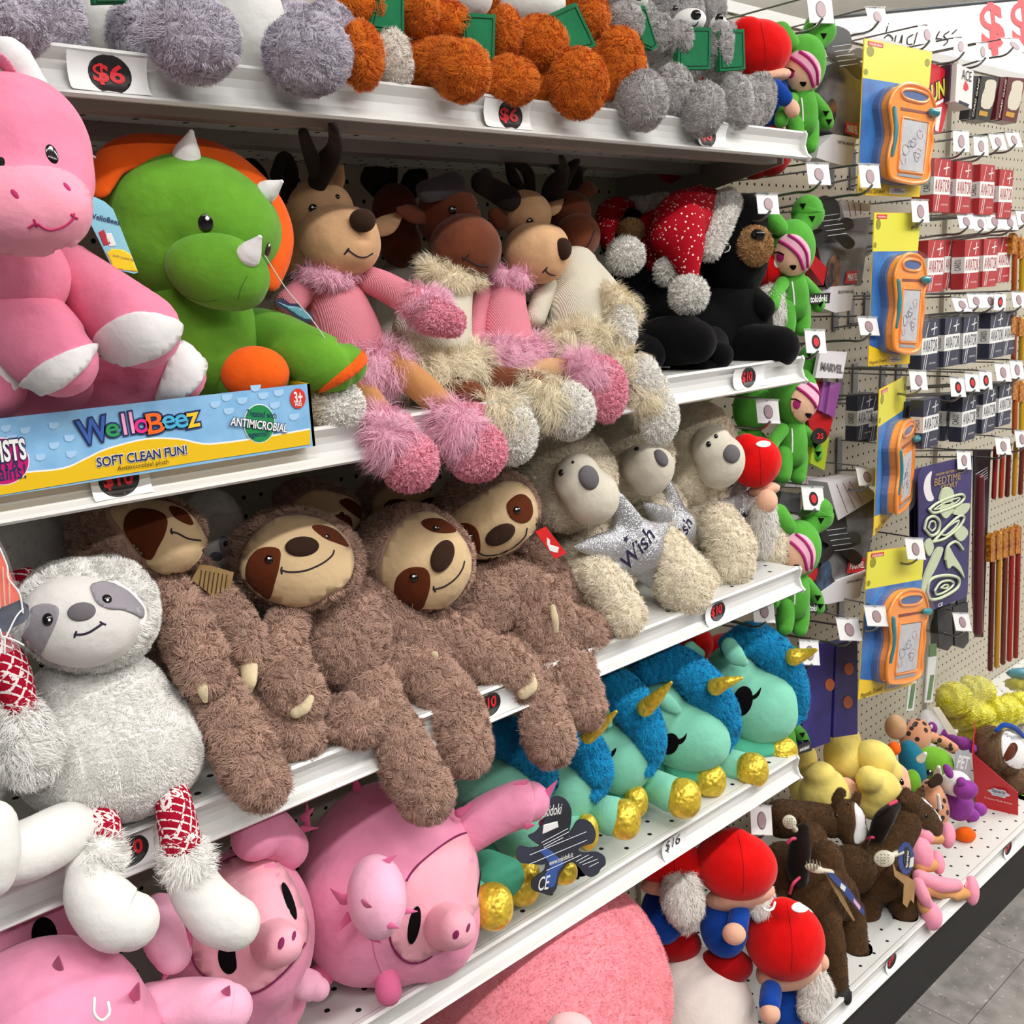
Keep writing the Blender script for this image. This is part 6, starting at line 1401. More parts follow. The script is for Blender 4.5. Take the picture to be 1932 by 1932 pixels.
gnome('red-capped plush gnome behind the unicorn ears, left of the other hat', [(1305, 1215, .22, 42, 38, 0, 42)], [(1305, 1250, .22, 38, 15, 0, 36)], [], [(1305, 1300, .22, 30, 40, 0, 30)], [], [], [])
gnome('red-capped plush gnome deepest under the third shelf lip, hat edge only', [(1238, 1250, .24, 40, 36, 0, 40)], [(1238, 1285, .24, 36, 14, 0, 34)], [], [(1238, 1330, .24, 30, 40, 0, 30)], [], [], [])
# ================= carded goods on the pegs =================
c8 = cr(1500, 0, 4.472); c9 = cr(1500, 400, 4.472); c10 = cr(1400, 800, 3.632); c11 = cr(1700, 400, 3.864); c12 = cr(1700, 850, 3.864)
m_hdr = M('header_yellow', c='dcd843', r=.4); m_foot = M('footer_yellow', c='efc61b', r=.4); m_ocean = M('card_ocean_blue', 'mottle', '2f5fa6', '3f83c4', r=.35, ns=18)
m_frame = M('orange_plastic', c='f58f1e', r=.25, coat=.4); m_screen = M('grey_screen', 'mottle', 'bfbfc2', 'b0b0b6', r=.5, ns=60); m_tealp = M('teal_plastic', c='19808c', r=.3, coat=.3)
m_purp = M('purple_plastic', c='3f5f94', r=.3); m_olive = M('olive_spot', c='8f8a1c', r=.5)
m_blister = M('clear_blister', 'glass', 'f4f6f8', a=.04, ns=18, bs=.5)
def lerpq(q, u, v):
    a, b, c, d = [np.array(x, float) for x in q]; return tuple((a*(1-u)+b*u)*(1-v)+(d*(1-u)+c*u)*v)
def board(lab, q, Y, quad3=None):
    """carded drawing toy; q = 4 corners (tl, tr, br, bl) as picture points with depth"""
    t = T('drawing_board_pack', lab, 'toy pack')
    A = [P(*v) for v in q]
    nn = np.cross(A[1]-A[0], A[3]-A[0]); nn /= np.linalg.norm(nn)
    if nn @ (CAM-A[0]) < 0: nn = -nn
    def S(u, v, o=0): return lerp3(A, u, v)+nn*o
    def lerp3(A, u, v): return (A[0]*(1-u)+A[1]*u)*(1-v)+(A[3]*(1-u)+A[2]*u)*v
    def pl(name, pts, mat, o, th, parent=None): return t.add(name, prism([S(u, v, o) for u, v in pts], -nn*th), mat, smooth=False, parent=parent)
    card = pl('backing_card', [(0, 0), (1, 0), (1, 1), (0, 1)], m_foot, 0, .001)
    pl('print_header', [(0.005, .004), (.995, .004), (.995, .25), (.005, .25)], m_hdr, .0006, .0005, card)
    for cx, cy, rx, ry in ((.09, .075, .05, .035), (.93, .08, .04, .028), (.04, .21, .03, .02)): pl('print_spot', [(cx+rx*math.cos(a), cy+ry*math.sin(a)) for a in np.linspace(0, 6.28, 13)[:-1]], m_olive, .0010, .0003, card)
    pl('print_sea', [(0.005, .25), (.995, .25), (.995, .86), (.6, .90), (.3, .90), (.005, .86)], m_ocean, .0006, .0005, card)
    lb = pl('print_label', [(.05, .012), (.26, .012), (.26, .04), (.05, .04)], m_lred, .0011, .0003, card)
    ux = (A[1]-A[0]); W = np.linalg.norm(ux); ux /= W; uy = np.cross(nn, ux)
    t.text('lettering', M('paper_white'), 'nickelodeon', S(.155, .026), ux, uy, wd=W*.17, parent=card, off=.0014)
    pl('print_warning', [(.48, .945), (.74, .945), (.74, .985), (.48, .985)], M('paper_white'), .001, .0003, card)
    t.text('lettering', m_ink, 'WARNING:', S(.61, .955), ux, uy, wd=W*.12, parent=card, off=.0014)
    for k in (.965, .975): pl('print_line', [(.50, k), (.72, k), (.72, k+.003), (.50, k+.003)], m_ink, .0012, .0002, card)
    t.text('lettering', m_ink, 'Magnetic Drawer', S(.22, .975), ux, uy, wd=W*.36, parent=card, off=.0012)
    # the toy: rounded frame with a handle hole, built standing off the card
    out = [(.30, .90), (.22, .86), (.20, .74), (.25, .62), (.20, .50), (.17, .42), (.24, .34), (.40, .285), (.62, .28), (.82, .31), (.93, .38), (.98, .46), (.93, .56), (.96, .66), (.93, .78), (.95, .86), (.88, .91), (.62, .925)]
    O = [(.045+.89*u, v) for u, v in catmull(out, 3, True)]
    _S = S
    qs = lambda pts: [(.045+.89*u, v) for u, v in pts]
    hole = [(.36, .35), (.37, .325), (.50, .312), (.66, .318), (.76, .335), (.77, .365), (.68, .388), (.50, .383), (.40, .372)]
    pl('shadow_shell', [(.5+(u-.5)*1.03-.035, .6+(v-.6)*1.02) for u, v in O], m_purp, .012, .011)  # toy-shaped shell behind the frame, slightly larger and shifted left
    # frame with hole: outer rim as a prism plus raised lip
    fr = pl('toy_frame', O, m_frame, .026, .016)
    C = [S(u, v, .026) for u, v in O]; t.add('frame_rim', tube3(np.array(C+[C[0]]), [.0035]*(len(C)+1), seg=8, n=1), m_frame, parent=fr)
    hp = [tuple(v) for v in catmull(hole, 3, True)]
    pl('handle_recess', hp, m_purp, .0266, .003, fr)
    C = [S(u, v, .027) for u, v in hp]; t.add('handle_rim', tube3(np.array(C+[C[0]]), [.0028]*(len(C)+1), seg=8, n=1), m_frame, parent=fr)
    pl('pen_slot', qs([(.36, .435), (.88, .445), (.88, .46), (.36, .455)]), M('slot_brown', c='7c2d14', r=.5), .0268, .002, fr)
    t.add('screen_rim', tube3(np.array([S(u, v, .027) for u, v in qs([(.40, .50), (.84, .51), (.86, .53), (.84, .84), (.82, .86), (.38, .85), (.37, .83), (.39, .51), (.40, .50)])]), [.0022]*9, seg=6, n=1), m_frame, parent=fr)
    sc_ = pl('screen', qs([(.40, .51), (.84, .52), (.82, .85), (.385, .84)]), m_screen, .0272, .003)
    g = np.random.default_rng(5)
    for k in range(7):
        u0, v0 = .445+.28*g.random(), .56+.22*g.random(); m_ = m_ink if k % 3 else m_bandm
        pts = [S(u0+.05*math.cos(a)*(.5+g.random()), v0+.03*math.sin(a)*(.5+g.random()), .0276) for a in np.linspace(0, 5.5, 7)]
        t.add('scribble', tube3(pts, [.0004]*7, seg=4, n=3), M('scribble_grey', c='6a6a70', r=.8) if k % 3 else M('scribble_pink', c='c98a94', r=.8), parent=sc_)
    pl('slider', qs([(.38, .865), (.80, .878), (.80, .895), (.38, .882)]), M('slider_grey', c='8d9aa0', r=.4), .0272, .003)
    t.add('pen', tube3([S(.26, .45, .028), S(.28, .6, .03), S(.27, .75, .028)], [.004, .005, .003], seg=8), m_tealp)
    t.add('pen_tip', tube3([S(.79, .445, .032), S(.865, .45, .032)], [.006, .008], seg=10), m_tealp)
    pl('base_foot', [(.72, .89), (.96, .84), (.97, .89), (.86, .93), (.72, .925)], m_tealp, .022, .012)
    bl = [S(u, v, .034) for u, v in O]
    V, F = prism([S(.5+(u-.52)*1.12, .6+(v-.6)*1.06, .036) for u, v in O], -nn*.035)
    t.add('blister', (V, F), m_blister, smooth=False)
    t.done()
board('carded orange drawing board, topmost of the four, beside the red card game', [(1630, 72, .07), (1759, 98, .07), (1735, 372, .06), (1617, 368, .06)], .07)
board('carded orange drawing board, second from the top, left of the red packs', [(1649, 401, .06), (1737, 402, .06), (1716, 686, .05), (1638, 691, .05)], .06)
board('carded orange drawing board turned edge-on, third from the top', [(1659, 735, .03), (1711, 708, .13), (1697, 957, .13), (1648, 1012, .03)], .06)
board('carded orange drawing board, lowest of the four, over the bare pegboard', [(1637, 1042, .05), (1745, 1026, .07), (1722, 1292, .06), (1619, 1320, .04)], .06)
m_grey = M('smoky_window', 'mottle', '5c5b60', '7d7c80', r=.2, ns=20); m_packw = M('pack_white', c='d9d5d9', r=.4); m_packr = M('pack_red', c='b5121f', r=.4); m_mv = M('logo_red', c='c2202a', r=.5)
def flat(t, name, pts, Y, th, mat, parent=None, o=0): return t.add(name, slabp([(*p[:2], (p[2] if len(p) > 2 else Y)-o) for p in pts], Y, th), mat, smooth=False, parent=parent)
def ptx(t, mat, txt, a, b, Y, par, hpx=None, bold=.02, off=.0012, shear=0):
    A = P(*a[:2], Y); B = P(*b[:2], Y); ux = B-A; Ln = np.linalg.norm(ux); ux /= Ln; uy = np.cross(-Y_, ux)
    t.text('lettering', mat, txt, (A+B)/2, ux, uy, wd=Ln, h=hpx*mpp(A) if hpx else None, parent=par, off=off, bold=bold, shear=shear)
def hero(lab, win, hdr, foot, red, logo, name, namepos, Y, side=None, fig=None, figcol='8a5a3a'):
    t = T('figure_pack', lab, 'toy pack')
    b = flat(t, 'window', win, Y, .03, m_grey)
    if side: flat(t, 'side_panel', side, Y-.004, .03, m_packr)
    if fig: flat(t, 'print_shape', [tuple(v) for v in catmull(fig, 3, True)], Y-.0045, .0006, M('print_'+figcol, 'mottle', figcol, '2b2a30', r=.5, ns=50), b)
    if hdr: 
        h = flat(t, 'header', hdr, Y-.012, .04, m_packw)
        c = np.array(hdr, float).mean(0)
        for k in range(3): 
            u = .25+.2*k; A = lerpq(hdr[:4], u, .1); B = lerpq(hdr[:4], u, .95); t.add('fold_line', tube3([P(*A[:2], Y-.0125), P(*B[:2], Y-.0125)], [.0006]*2, seg=4, n=1), m_packr, parent=h)
    f = flat(t, 'footer', foot, Y-.008, .036, m_packw)
    if red: r_ = flat(t, 'print_logo', red, Y-.0055, .0008, m_packw if logo == 'w' else m_mv, b); ptx(t, M('paper_white'), 'MARVEL', *namepos[0], Y-.0055, b, hpx=namepos[2] if len(namepos) > 2 else None)
    if name: ptx(t, m_ink, name, *namepos[1], Y-.008, f, bold=.015)
    t.done()
hero('hero figure pack with smoky window behind the topmost crossed-bones tag', c8((560, 470), (625, 560), (545, 1170), (330, 1130), (150, 1000), (250, 620)), c8((400, 450), (530, 420), (640, 470), (600, 545)), c8((320, 1130), (520, 1165), (470, 1410), (300, 1370), (180, 1330), (200, 1240)), c8((430, 1025), (535, 1050), (520, 1150), (420, 1120)), 'r', 'CAPTAIN MARVEL', (c8((435, 1080), (525, 1102)), c8((352, 1195), (496, 1222)), 14), .12, fig=c8((310, 830), (350, 880), (340, 1000), (300, 1060), (250, 1000), (270, 900)))
hero('hero figure pack with smoky window behind the second cactus doll arm', c9((400, 70), (640, 40), (560, 620), (330, 650), (250, 560), (160, 150)), c8((380, 1690), (640, 1720), (630, 1790), (420, 1850)), c9((310, 630), (505, 615), (470, 830), (340, 850), (200, 800)), c9((440, 500), (530, 495), (520, 600), (420, 605)), 'r', 'BLACK PANTHER', (c9((440, 552), (522, 546)), c9((362, 675), (492, 672)), 14), .12, side=c9((130, 330), (270, 470), (240, 620), (90, 420)), fig=c9((320, 370), (380, 390), (370, 600), (320, 640), (260, 620), (280, 450)))
def marvel3():
    t = T('figure_pack', 'red figure pack with white printed header and purple tubes, beside the sideways cactus doll', 'toy pack')
    b = flat(t, 'body', c9((170, 1410), (230, 1410), (200, 1660), (320, 1750), (280, 1900), (130, 1850), (90, 1650)), .09, .02, m_packr)
    flat(t, 'tube_insert', c9((240, 1430), (390, 1440), (330, 1740), (200, 1670)), .085, .02, M('purple_tube', c='8b4a8f', r=.25, coat=.5))
    flat(t, 'tube_insert', c9((300, 1435), (350, 1440), (310, 1720), (260, 1700)), .08, .012, M('purple_tube'))
    h = flat(t, 'header', c9((215, 1170), (440, 1180), (400, 1405), (170, 1400)), .07, .006, m_packw)
    ptx(t, M('grey_ink', c='6a6668', r=.6), 'MARVEL', *c9((215, 1300), (400, 1328)), .07, h, hpx=16, bold=.04)
    o = flat(t, 'badge', [tuple(v) for v in catmull(c9((150, 1870), (205, 1820), (265, 1860), (265, 1920), (205, 1960), (150, 1930)), 3, True)], .075, .002, m_oval); ptx(t, m_lred, '35', *c9((180, 1888), (235, 1892)), .075, o, hpx=11, bold=.03)
    flat(t, 'lower_card', c9((150, 1950), (290, 1900), (250, 2180), (130, 2120)), .09, .01, M('lime_card', c='a3b52a', r=.4))
    t.done()
marvel3()
hero('hero figure pack with white fanned header, lowest of the packs beside the cactus dolls', c10((640, 640), (930, 500), (850, 1040), (660, 1100), (520, 1120), (490, 800)), c10((585, 400), (800, 360), (930, 495), (660, 660)), c10((650, 1080), (850, 1000), (800, 1190), (560, 1240), (440, 1230)), c10((730, 945), (845, 915), (835, 1010), (720, 1025)), 'r', 'CAPTAIN AMERICA', (c10((735, 975), (835, 962)), c10((715, 1085), (822, 1062)), 13), .10, side=c10((430, 1010), (520, 990), (515, 1060), (440, 1110)), fig=c10((560, 930), (610, 960), (620, 1050), (690, 1160), (560, 1190), (500, 1100), (530, 1000)), figcol='3f5877')
hero('white-topped figure pack with grey front behind the dark-oval price flag', c10((270, 460), (400, 480), (400, 640), (240, 620)), c10((310, 345), (620, 375), (600, 440), (290, 430)), c10((260, 600), (390, 620), (380, 660), (240, 640)), None, 'r', None, (None, None), .16)
# red and navy playing card packs: one pack built, the rest are copies
def cardpack(lab, base, col):
    t = T('playing_card_pack', lab, 'card pack')
    x, y, z = base; w_, d_, h_ = .068, .026, .098
    b = t.add('box', box3((x, y, z), (x+w_, y+d_, z+h_)), M('pack_'+col, c=col, r=.4, coat=.1), smooth=False)
    wp = M('paper_white')
    fr = lambda pts, m, o=.0004: t.add('print_band', prism([(x+u*w_, y-o, z+v*h_) for u, v in pts], Y_*.0002), m, smooth=False, parent=b)
    fr([(0, .33), (1, .33), (1, .66), (0, .66)], wp)
    t.add('print_band', prism([(x-.0004, y+u*d_, z+v*h_) for u, v in ((0, .33), (1, .33), (1, .66), (0, .66))], X_*.0002), wp, smooth=False, parent=b)
    t.text('lettering', M('pack_'+col), 'AVIATOR', np.array([x+w_*.52, y-.0005, z+h_*.495]), X_, Z_, wd=w_*.9, h=h_*.24, parent=b, off=.0004, bold=.0)
    t.text('lettering', m_ink, 'CARDS', np.array([x-.0005, y+d_*.5, z+h_*.495]), Z_, Y_, wd=h_*.22, h=d_*.5, parent=b, off=.0003)
    for u in (.12, .24): fr([(u, .02), (u+.03, .02), (u+.16, .33), (u+.13, .33)], wp)
    fr([(.22, .67), (.25, .67), (.42, .97), (.40, .97)], wp)
    for pts in (((.56, .80), (.92, .84), (.92, .86), (.56, .83)), ((.70, .70), (.74, .70), (.80, .95), (.76, .95))): fr(pts, wp, .0006)
    t.text('lettering', wp, 'Jumbo Index', np.array([x+w_*.68, y-.0005, z+h_*.14]), X_, Z_, wd=w_*.42, parent=b, off=.0004)
    e = .0025
    t.add('plastic_wrap', box3((x-e, y-e, z-e*2), (x+w_+e, y+d_+e, z+h_+e*3)), m_wrap, smooth=False)
    t.done(); return t.obj
m_wrap = M('clear_wrap', 'glass', 'f2f2f4', a=.035, ns=60, bs=.6, r2=.2)
def packrow(spots, col, noun, Y=.075):
    first = None
    for lab, px, py, dy in spots:
        q = P(px, py, Y+dy)-np.array([.034, 0, .049])
        full = noun+' '+lab
        if first is None: first = cardpack(full, q, col); fb = q
        else: dup(first, q-fb, full)
packrow([('first from the left in the upper red row, beside the drawing board', 1777, 350, 0), ('second from the left in the upper red row', 1818, 354, 0), ('third from the left in the upper red row', 1862, 358, 0), ('at the right end of the upper red row', 1897, 366, 0), ('tucked behind the first of the upper red row', 1760, 352, .04)], 'b0131c', 'red card pack')
packrow([('first in the lower red row, beside the second drawing board', 1765, 502, 0), ('second from the left in the lower red row', 1796, 498, .03), ('third from the left in the lower red row', 1833, 499, 0), ('fourth from the left in the lower red row', 1868, 496, 0), ('at the right end of the lower red row', 1894, 490, .03)], 'b0131c', 'red card pack', .076)
packrow([('first from the left in the upper navy row', 1754, 652, 0), ('second from the left in the upper navy row', 1796, 645, 0), ('third from the left in the upper navy row', 1830, 641, .01), ('fourth from the left in the upper navy row', 1880, 632, 0), ('at the right end of the upper navy row', 1905, 628, .02)], '161c3c', 'navy card pack', .077)
packrow([('front left of the lower navy row, beside the sideways drawing board', 1756, 798, 0), ('behind the front left one of the lower navy row', 1722, 800, .04), ('in the middle of the lower navy row', 1828, 788, 0), ('behind the middle one of the lower navy row', 1796, 786, .035), ('right of the middle in the lower navy row', 1866, 774, .01), ('at the right end of the lower navy row', 1896, 762, .01), ('first of the pair left of the sideways drawing board', 1632, 786, .15), ('second of the pair left of the sideways drawing board', 1654, 788, .15)], '161c3c', 'navy card pack', .078)
def games():
    t = T('card_game_pack', 'red card game box with big yellow lettering right of the top drawing board', 'card pack')
    Y = .10; b = flat(t, 'box', c8((1150, 530), (1310, 600), (1300, 860), (1235, 1120), (1090, 1100)), Y, .02, M('game_red', c='d1152a', r=.3, coat=.4))
    ptx(t, m_ink, 'UNO', *c8((1140, 796), (1330, 700)), Y, b, hpx=36, bold=.10, off=.0008, shear=.15); ptx(t, M('game_yellow', c='ead94c', r=.4), 'UNO', *c8((1146, 794), (1324, 702)), Y, b, hpx=32, bold=.03, off=.0014, shear=.15)
    flat(t, 'print_band', c8((1140, 895), (1255, 830), (1250, 860), (1135, 925)), Y-.0008, .0004, M('paper_white'), b)
    for k, c_ in enumerate(('2f9a58', '2f5fa6', 'ecebe8')): flat(t, 'print_card', c8((1100+k*45, 950-k*20), (1140+k*50, 920-k*10), (1120+k*45, 1110), (1092+k*45, 1100)), Y-.0010-k*.0003, .0003, M('gcard_'+c_, c=c_, r=.4), b)
    t.done()
    t = T('card_game_pack', 'white card box with black and red spade print in the top row', 'card pack')
    Y = .08; b = flat(t, 'box', c8((1368, 535), (1508, 600), (1490, 920), (1350, 855)), Y, .035, M('pack_offwhite', c='e8e4e2', r=.35))
    flat(t, 'side_print', c8((1312, 540), (1360, 535), (1345, 850), (1295, 850)), Y+.01, .02, M('game_plum', c='3a1f36', r=.4))
    ptx(t, m_ink, 'ACE', *c8((1405, 625), (1485, 650)), Y, b, hpx=18, bold=.0)
    flat(t, 'print_spade', c8((1440, 680), (1462, 720), (1465, 750), (1445, 770), (1422, 750), (1425, 715)), Y-.0006, .0004, m_lred, b)
    flat(t, 'print_band', c8((1385, 845), (1470, 880), (1462, 905), (1380, 870)), Y-.0006, .0004, M('pack_161c3c'), b)
    t.done()
    for lab, dx, c_ in (('black card game box with pale figure print, at the right of the top row', 0, '1c1a1e'), ('dark red card game box with pale figure print, last in the top row', 225, '5a0f1c')):
        t = T('card_game_pack', lab, 'card pack'); Y = .10
        q = lambda *p: c8(*[(a+dx, b+dx*.04) for a, b in p])
        b = flat(t, 'box', q((1575, 640), (1725, 655), (1640, 1030), (1520, 1005)), Y, .03, M('game_'+c_, c=c_, r=.35, coat=.3))
        flat(t, 'side_panel', q((1510, 640), (1572, 640), (1518, 1005), (1465, 1000)), Y+.004, .02, M('game_'+c_))
        flat(t, 'print_shape', [tuple(v) for v in catmull(q((1610, 690), (1650, 670), (1700, 690), (1690, 770), (1680, 850), (1640, 920), (1570, 900), (1580, 800), (1600, 750)), 2, True)], Y-.0008, .0005, M('game_cream', c='cfc6b4', r=.5), b)
        flat(t, 'print_band', q((1560, 930), (1630, 945), (1620, 985), (1550, 970)), Y-.0009, .0005, M('game_gold', c='b98a22', r=.5), b)
        ptx(t, M('game_cream'), 'CARD GAME', *q((1495, 985), (1552, 660)), Y+.0035, b, hpx=7)
        t.done()
games()
def glow():
    t = T('glow_sticker_pack', 'purple pack of glow-in-the-dark space shapes with moon and title', 'sticker pack'); Y = .07
    out = c12((150, 125), (515, 35), (520, 60), (485, 1050), (460, 1075), (150, 1195), (130, 1170), (125, 180))
    m_pu = M('night_purple', 'mottle', '2c2558', '3d3470', r=.3, ns=10)
    b = flat(t, 'backing_card', out, Y, .0015, m_pu)
    gw = M('glow_cream', c='c3ccac', r=.45)
    flat(t, 'print_moon', [tuple(v) for v in catmull(c12((225, 150), (180, 200), (165, 280), (185, 355), (215, 370), (240, 350), (222, 300), (215, 220)), 3, True)], Y-.0006, .0005, M('moon_white', c='e4dfe0', r=.5), b)
    ptx(t, M('title_gold', c='b9995a', r=.5), 'KNOW ME FOR THE', *c12((250, 178), (425, 138)), Y, b, hpx=5); ptx(t, M('title_gold'), 'BEDTIME', *c12((240, 232), (432, 182)), Y, b, hpx=14, bold=.0); ptx(t, M('title_gold'), 'STORY', *c12((285, 278), (410, 238)), Y, b, hpx=11, bold=.0)
    def ring(pts, r=.0022, closed=True, o=.004):
        C = [P(x, y, Y-o) for x, y in c12(*pts)]
        if closed: C.append(C[0])
        t.add('glow_shape', tube3(np.array(C), [r]*len(C), seg=8, n=4), gw, parent=b)
    def blob(pts): flat(t, 'glow_shape', [tuple(v) for v in catmull(c12(*pts), 3, True)], Y-.005, .004, gw, b)
    blob([(285, 380), (300, 300), (340, 265), (380, 290), (385, 350), (350, 390)]); blob([(290, 400), (385, 375), (380, 440), (330, 495), (295, 460)])
    ring([(205, 430), (260, 385), (360, 340), (440, 320), (460, 345), (420, 390), (330, 430), (240, 455)], .003); ring([(240, 430), (300, 390), (400, 350), (430, 350), (390, 385), (300, 420)], .0016)
    blob([(380, 460), (430, 400), (500, 385), (495, 430), (450, 470)])
    ring([(170, 570), (190, 500), (240, 480), (280, 520), (270, 590), (220, 620)], .003); ring([(200, 560), (215, 520), (245, 520), (250, 560), (225, 585)], .002)
    ring([(235, 665), (330, 560), (420, 480), (460, 490), (420, 560), (320, 640)], .003); ring([(290, 610), (350, 550), (420, 510), (400, 555), (330, 615)], .002)
    blob([(390, 600), (440, 545), (490, 590), (470, 640), (430, 660)])
    blob([(135, 1140), (160, 960), (220, 800), (270, 710), (310, 720), (260, 850), (190, 980), (160, 1120)]); blob([(175, 690), (215, 640), (240, 710), (205, 770)])
    ring([(320, 790), (340, 700), (400, 665), (450, 720)], .0032, False); blob([(330, 760), (350, 700), (385, 760), (440, 850), (465, 930), (430, 880), (380, 840), (345, 860)])
    ring([(190, 1030), (215, 940), (320, 910), (415, 930), (410, 1000), (300, 1070), (215, 1085)], .0035); ring([(245, 1020), (290, 960), (360, 950), (380, 980), (320, 1030), (260, 1050)], .0026); ring([(290, 1000), (320, 980), (345, 985), (325, 1005)], .002)
    ptx(t, M('paper_white'), 'CE', *c12((265, 1128), (300, 1118)), Y, b, hpx=7)
    flat(t, 'print_barcode', c12((125, 1140), (185, 1105), (190, 1160), (130, 1195)), Y-.0006, .0005, M('paper_white'), b)
    t.done(); o = t.obj
    # two more cards of the same pack hanging behind: plain backs only
    for k, (dx, dy) in enumerate(((-62, 12), (-28, 8))):
        q = [(x+dx/3.864, y+dy/3.864, Y+.05-.02*k) for x, y in out]
        solo('glow_sticker_pack', ('purple sticker pack deepest on the hook, its left edge showing', 'purple sticker pack just behind the front glow pack')[k], 'sticker pack', slabp(q, Y+.05-.02*k, .0015), m_pu, smooth=False)
    t = T('stick_pack', 'dark card with a long maroon stick, right of the purple glow pack', 'toy pack')
    flat(t, 'backing_card', c12((530, 0), (655, 0), (600, 1360), (540, 1360), (520, 1050)), .12, .002, M('plum_black', c='1e1420', r=.4))
    t.add('stick', tube3([P(*c12((575, 200))[0], .105), P(*c12((565, 700))[0], .105), P(*c12((560, 1320))[0], .105)], [.010, .012, .011], seg=12), M('maroon_glossy', c='5f1d26', r=.3, coat=.4))
    for k in range(5): flat(t, 'print_line', c12((545, 170+k*24), (632, 120+k*18), (632, 126+k*18), (545, 176+k*24)), .119, .0004, M('print_pale'))
    t.done()
    for lab, dx, dy in (('black pouch left of the pair under the purple glow pack', 0, 0), ('black pouch right of the pair under the purple glow pack', 30, -4)):
        t = T('black_pouch', lab, 'pouch'); q = lambda *p: [(a+dx, b+dy) for a, b in p]
        flat(t, 'pouch', q((1768, 1150), (1796, 1140), (1798, 1215), (1788, 1228), (1772, 1222)), .10, .02, M('pouch_black', 'mottle', '1c1c1f', '33333a', r=.3, ns=40)); flat(t, 'hang_strip', q((1776, 1128), (1794, 1122), (1794, 1150), (1776, 1155)), .105, .004, M('pouch_black'))
        t.done()
glow()
def sticks():
    cols = ['8c1f1a', 'b23a1c', '5a1a16', 'c28a1e', '6b2a18', 'a5231c']
    def stick(lab, x, y0, y1, c_, w_, Y, lean=3, top=None):
        t = T('candy_stick', lab, 'candy', 'long candy sticks at the right edge')
        s = t.add('stick', tube3([P(x, y0, Y), P(x-lean*.5, (y0+y1)/2, Y), P(x-lean, y1, Y)], [w_*mpp(P(x, y0, Y))]*3, seg=10, n=2), M('stick_'+c_, c=c_, r=.3, coat=.3))
        if top: flat(t, 'wrapper', [(x-w_+1, y0+3), (x, y0-6), (x+w_-1, y0+2), (x+w_-2, y0+top), (x-w_, y0+top+1)], Y-.006, .012, M('wrap_orange', 'mottle', '7a2c14', 'cf8f1c', r=.35, ns=150))
        t.done()
    S = []
    for k, x in enumerate((1879, 1892, 1904, 1917, 1929)): S.append((x, 845-k*3, 938-k*2, cols[k], 4.5, .10, 4, None))
    for k, x in enumerate((1874, 1886, 1898, 1910, 1922)): S.append((x, 1012-k*4, 1262-k*6, cols[(k+2) % 6], 5, .09, 6, 48))
    for k, x in enumerate((1915, 1929)): S.append((x, 445+k*8, 555, ('a5531c', 'c2a01e')[k], 5, .10, 2, 34))
    for k, x in enumerate((1914, 1928)): S.append((x, 600+k*4, 690, ('8c3a1a', 'b8901c')[k], 5, .10, 2, 30))
    for k, x in enumerate((1916, 1929)): S.append((x, 720+k*4, 815, ('b5571c', 'c9a81e')[k], 5, .10, 2, 34))
    rows = ['in the short red row above', 'in the long row over the yellow bags', 'beside the lower red packs', 'beside the upper navy packs', 'beside the lower navy packs']
    cnt = {}
    for i, s in enumerate(S):
        r_ = rows[0 if i < 5 else 1 if i < 10 else 2 if i < 12 else 3 if i < 14 else 4]; cnt[r_] = cnt.get(r_, 0)+1
        stick('wrapped candy stick %s, %s from the left' % (r_, ['first', 'second', 'third', 'fourth', 'fifth'][cnt[r_]-1]), *s)
sticks()
def hoops():
    m_bb = M('basketball_orange', c='c8622a', r=.5); m_net = M('indigo_pack', 'mottle', '241e70', '322b86', r=.5, ns=20)
    for lab, q, balls in (('indigo pack with printed basketballs, right one of two', [(1578, 1215), (1618, 1205), (1618, 1385), (1572, 1392)], ((1602, 1262), (1600, 1325))), ('indigo pack in shiny wrap, left one of two beside the unicorn', [(1540, 1215), (1574, 1212), (1566, 1400), (1512, 1420), (1518, 1250)], ((1566, 1292),))):
        t = T('basketball_pack', lab, 'toy pack')
        b = flat(t, 'pack', q, .12, .02, m_net)
        for x, y in balls: flat(t, 'print_ball', [(x+9*math.cos(a), y+12*math.sin(a)) for a in np.linspace(0, 6.28, 13)[:-1]], .119, .0008, m_bb, b)
        flat(t, 'hang_strip', [(q[0][0]+4, q[0][1]-22), (q[1][0]-4, q[1][1]-22), (q[1][0]-3, q[1][1]), (q[0][0]+3, q[0][1])], .121, .002, m_wrap)
        t.done()
    for lab, x, y in (('clear thermometer tube, left of two on the bare pegboard', 1723, 1262), ('clear thermometer tube, right of two on the bare pegboard', 1758, 1246)):
        t = T('thermometer_pack', lab, 'toy pack')
        b = flat(t, 'insert', [(x-6, y-6), (x+9, y-8), (x+1, y+78), (x-13, y+80)], .10, .003, M('insert_white', c='d9dcd8', r=.4)); flat(t, 'scale', [(x-2, y+28), (x+5, y+27), (x-2, y+74), (x-9, y+75)], .099, .0008, M('scale_green', c='587a45', r=.5), b)
        flat(t, 'top_card', [(x-3, y-30), (x+9, y-32), (x+9, y-9), (x-4, y-7)], .10, .003, M('scale_green'))
        flat(t, 'tube', [(x-9, y-48), (x+13, y-50), (x+3, y+108), (x-18, y+110)], .094, .012, m_wrap)
        t.done()
hoops()
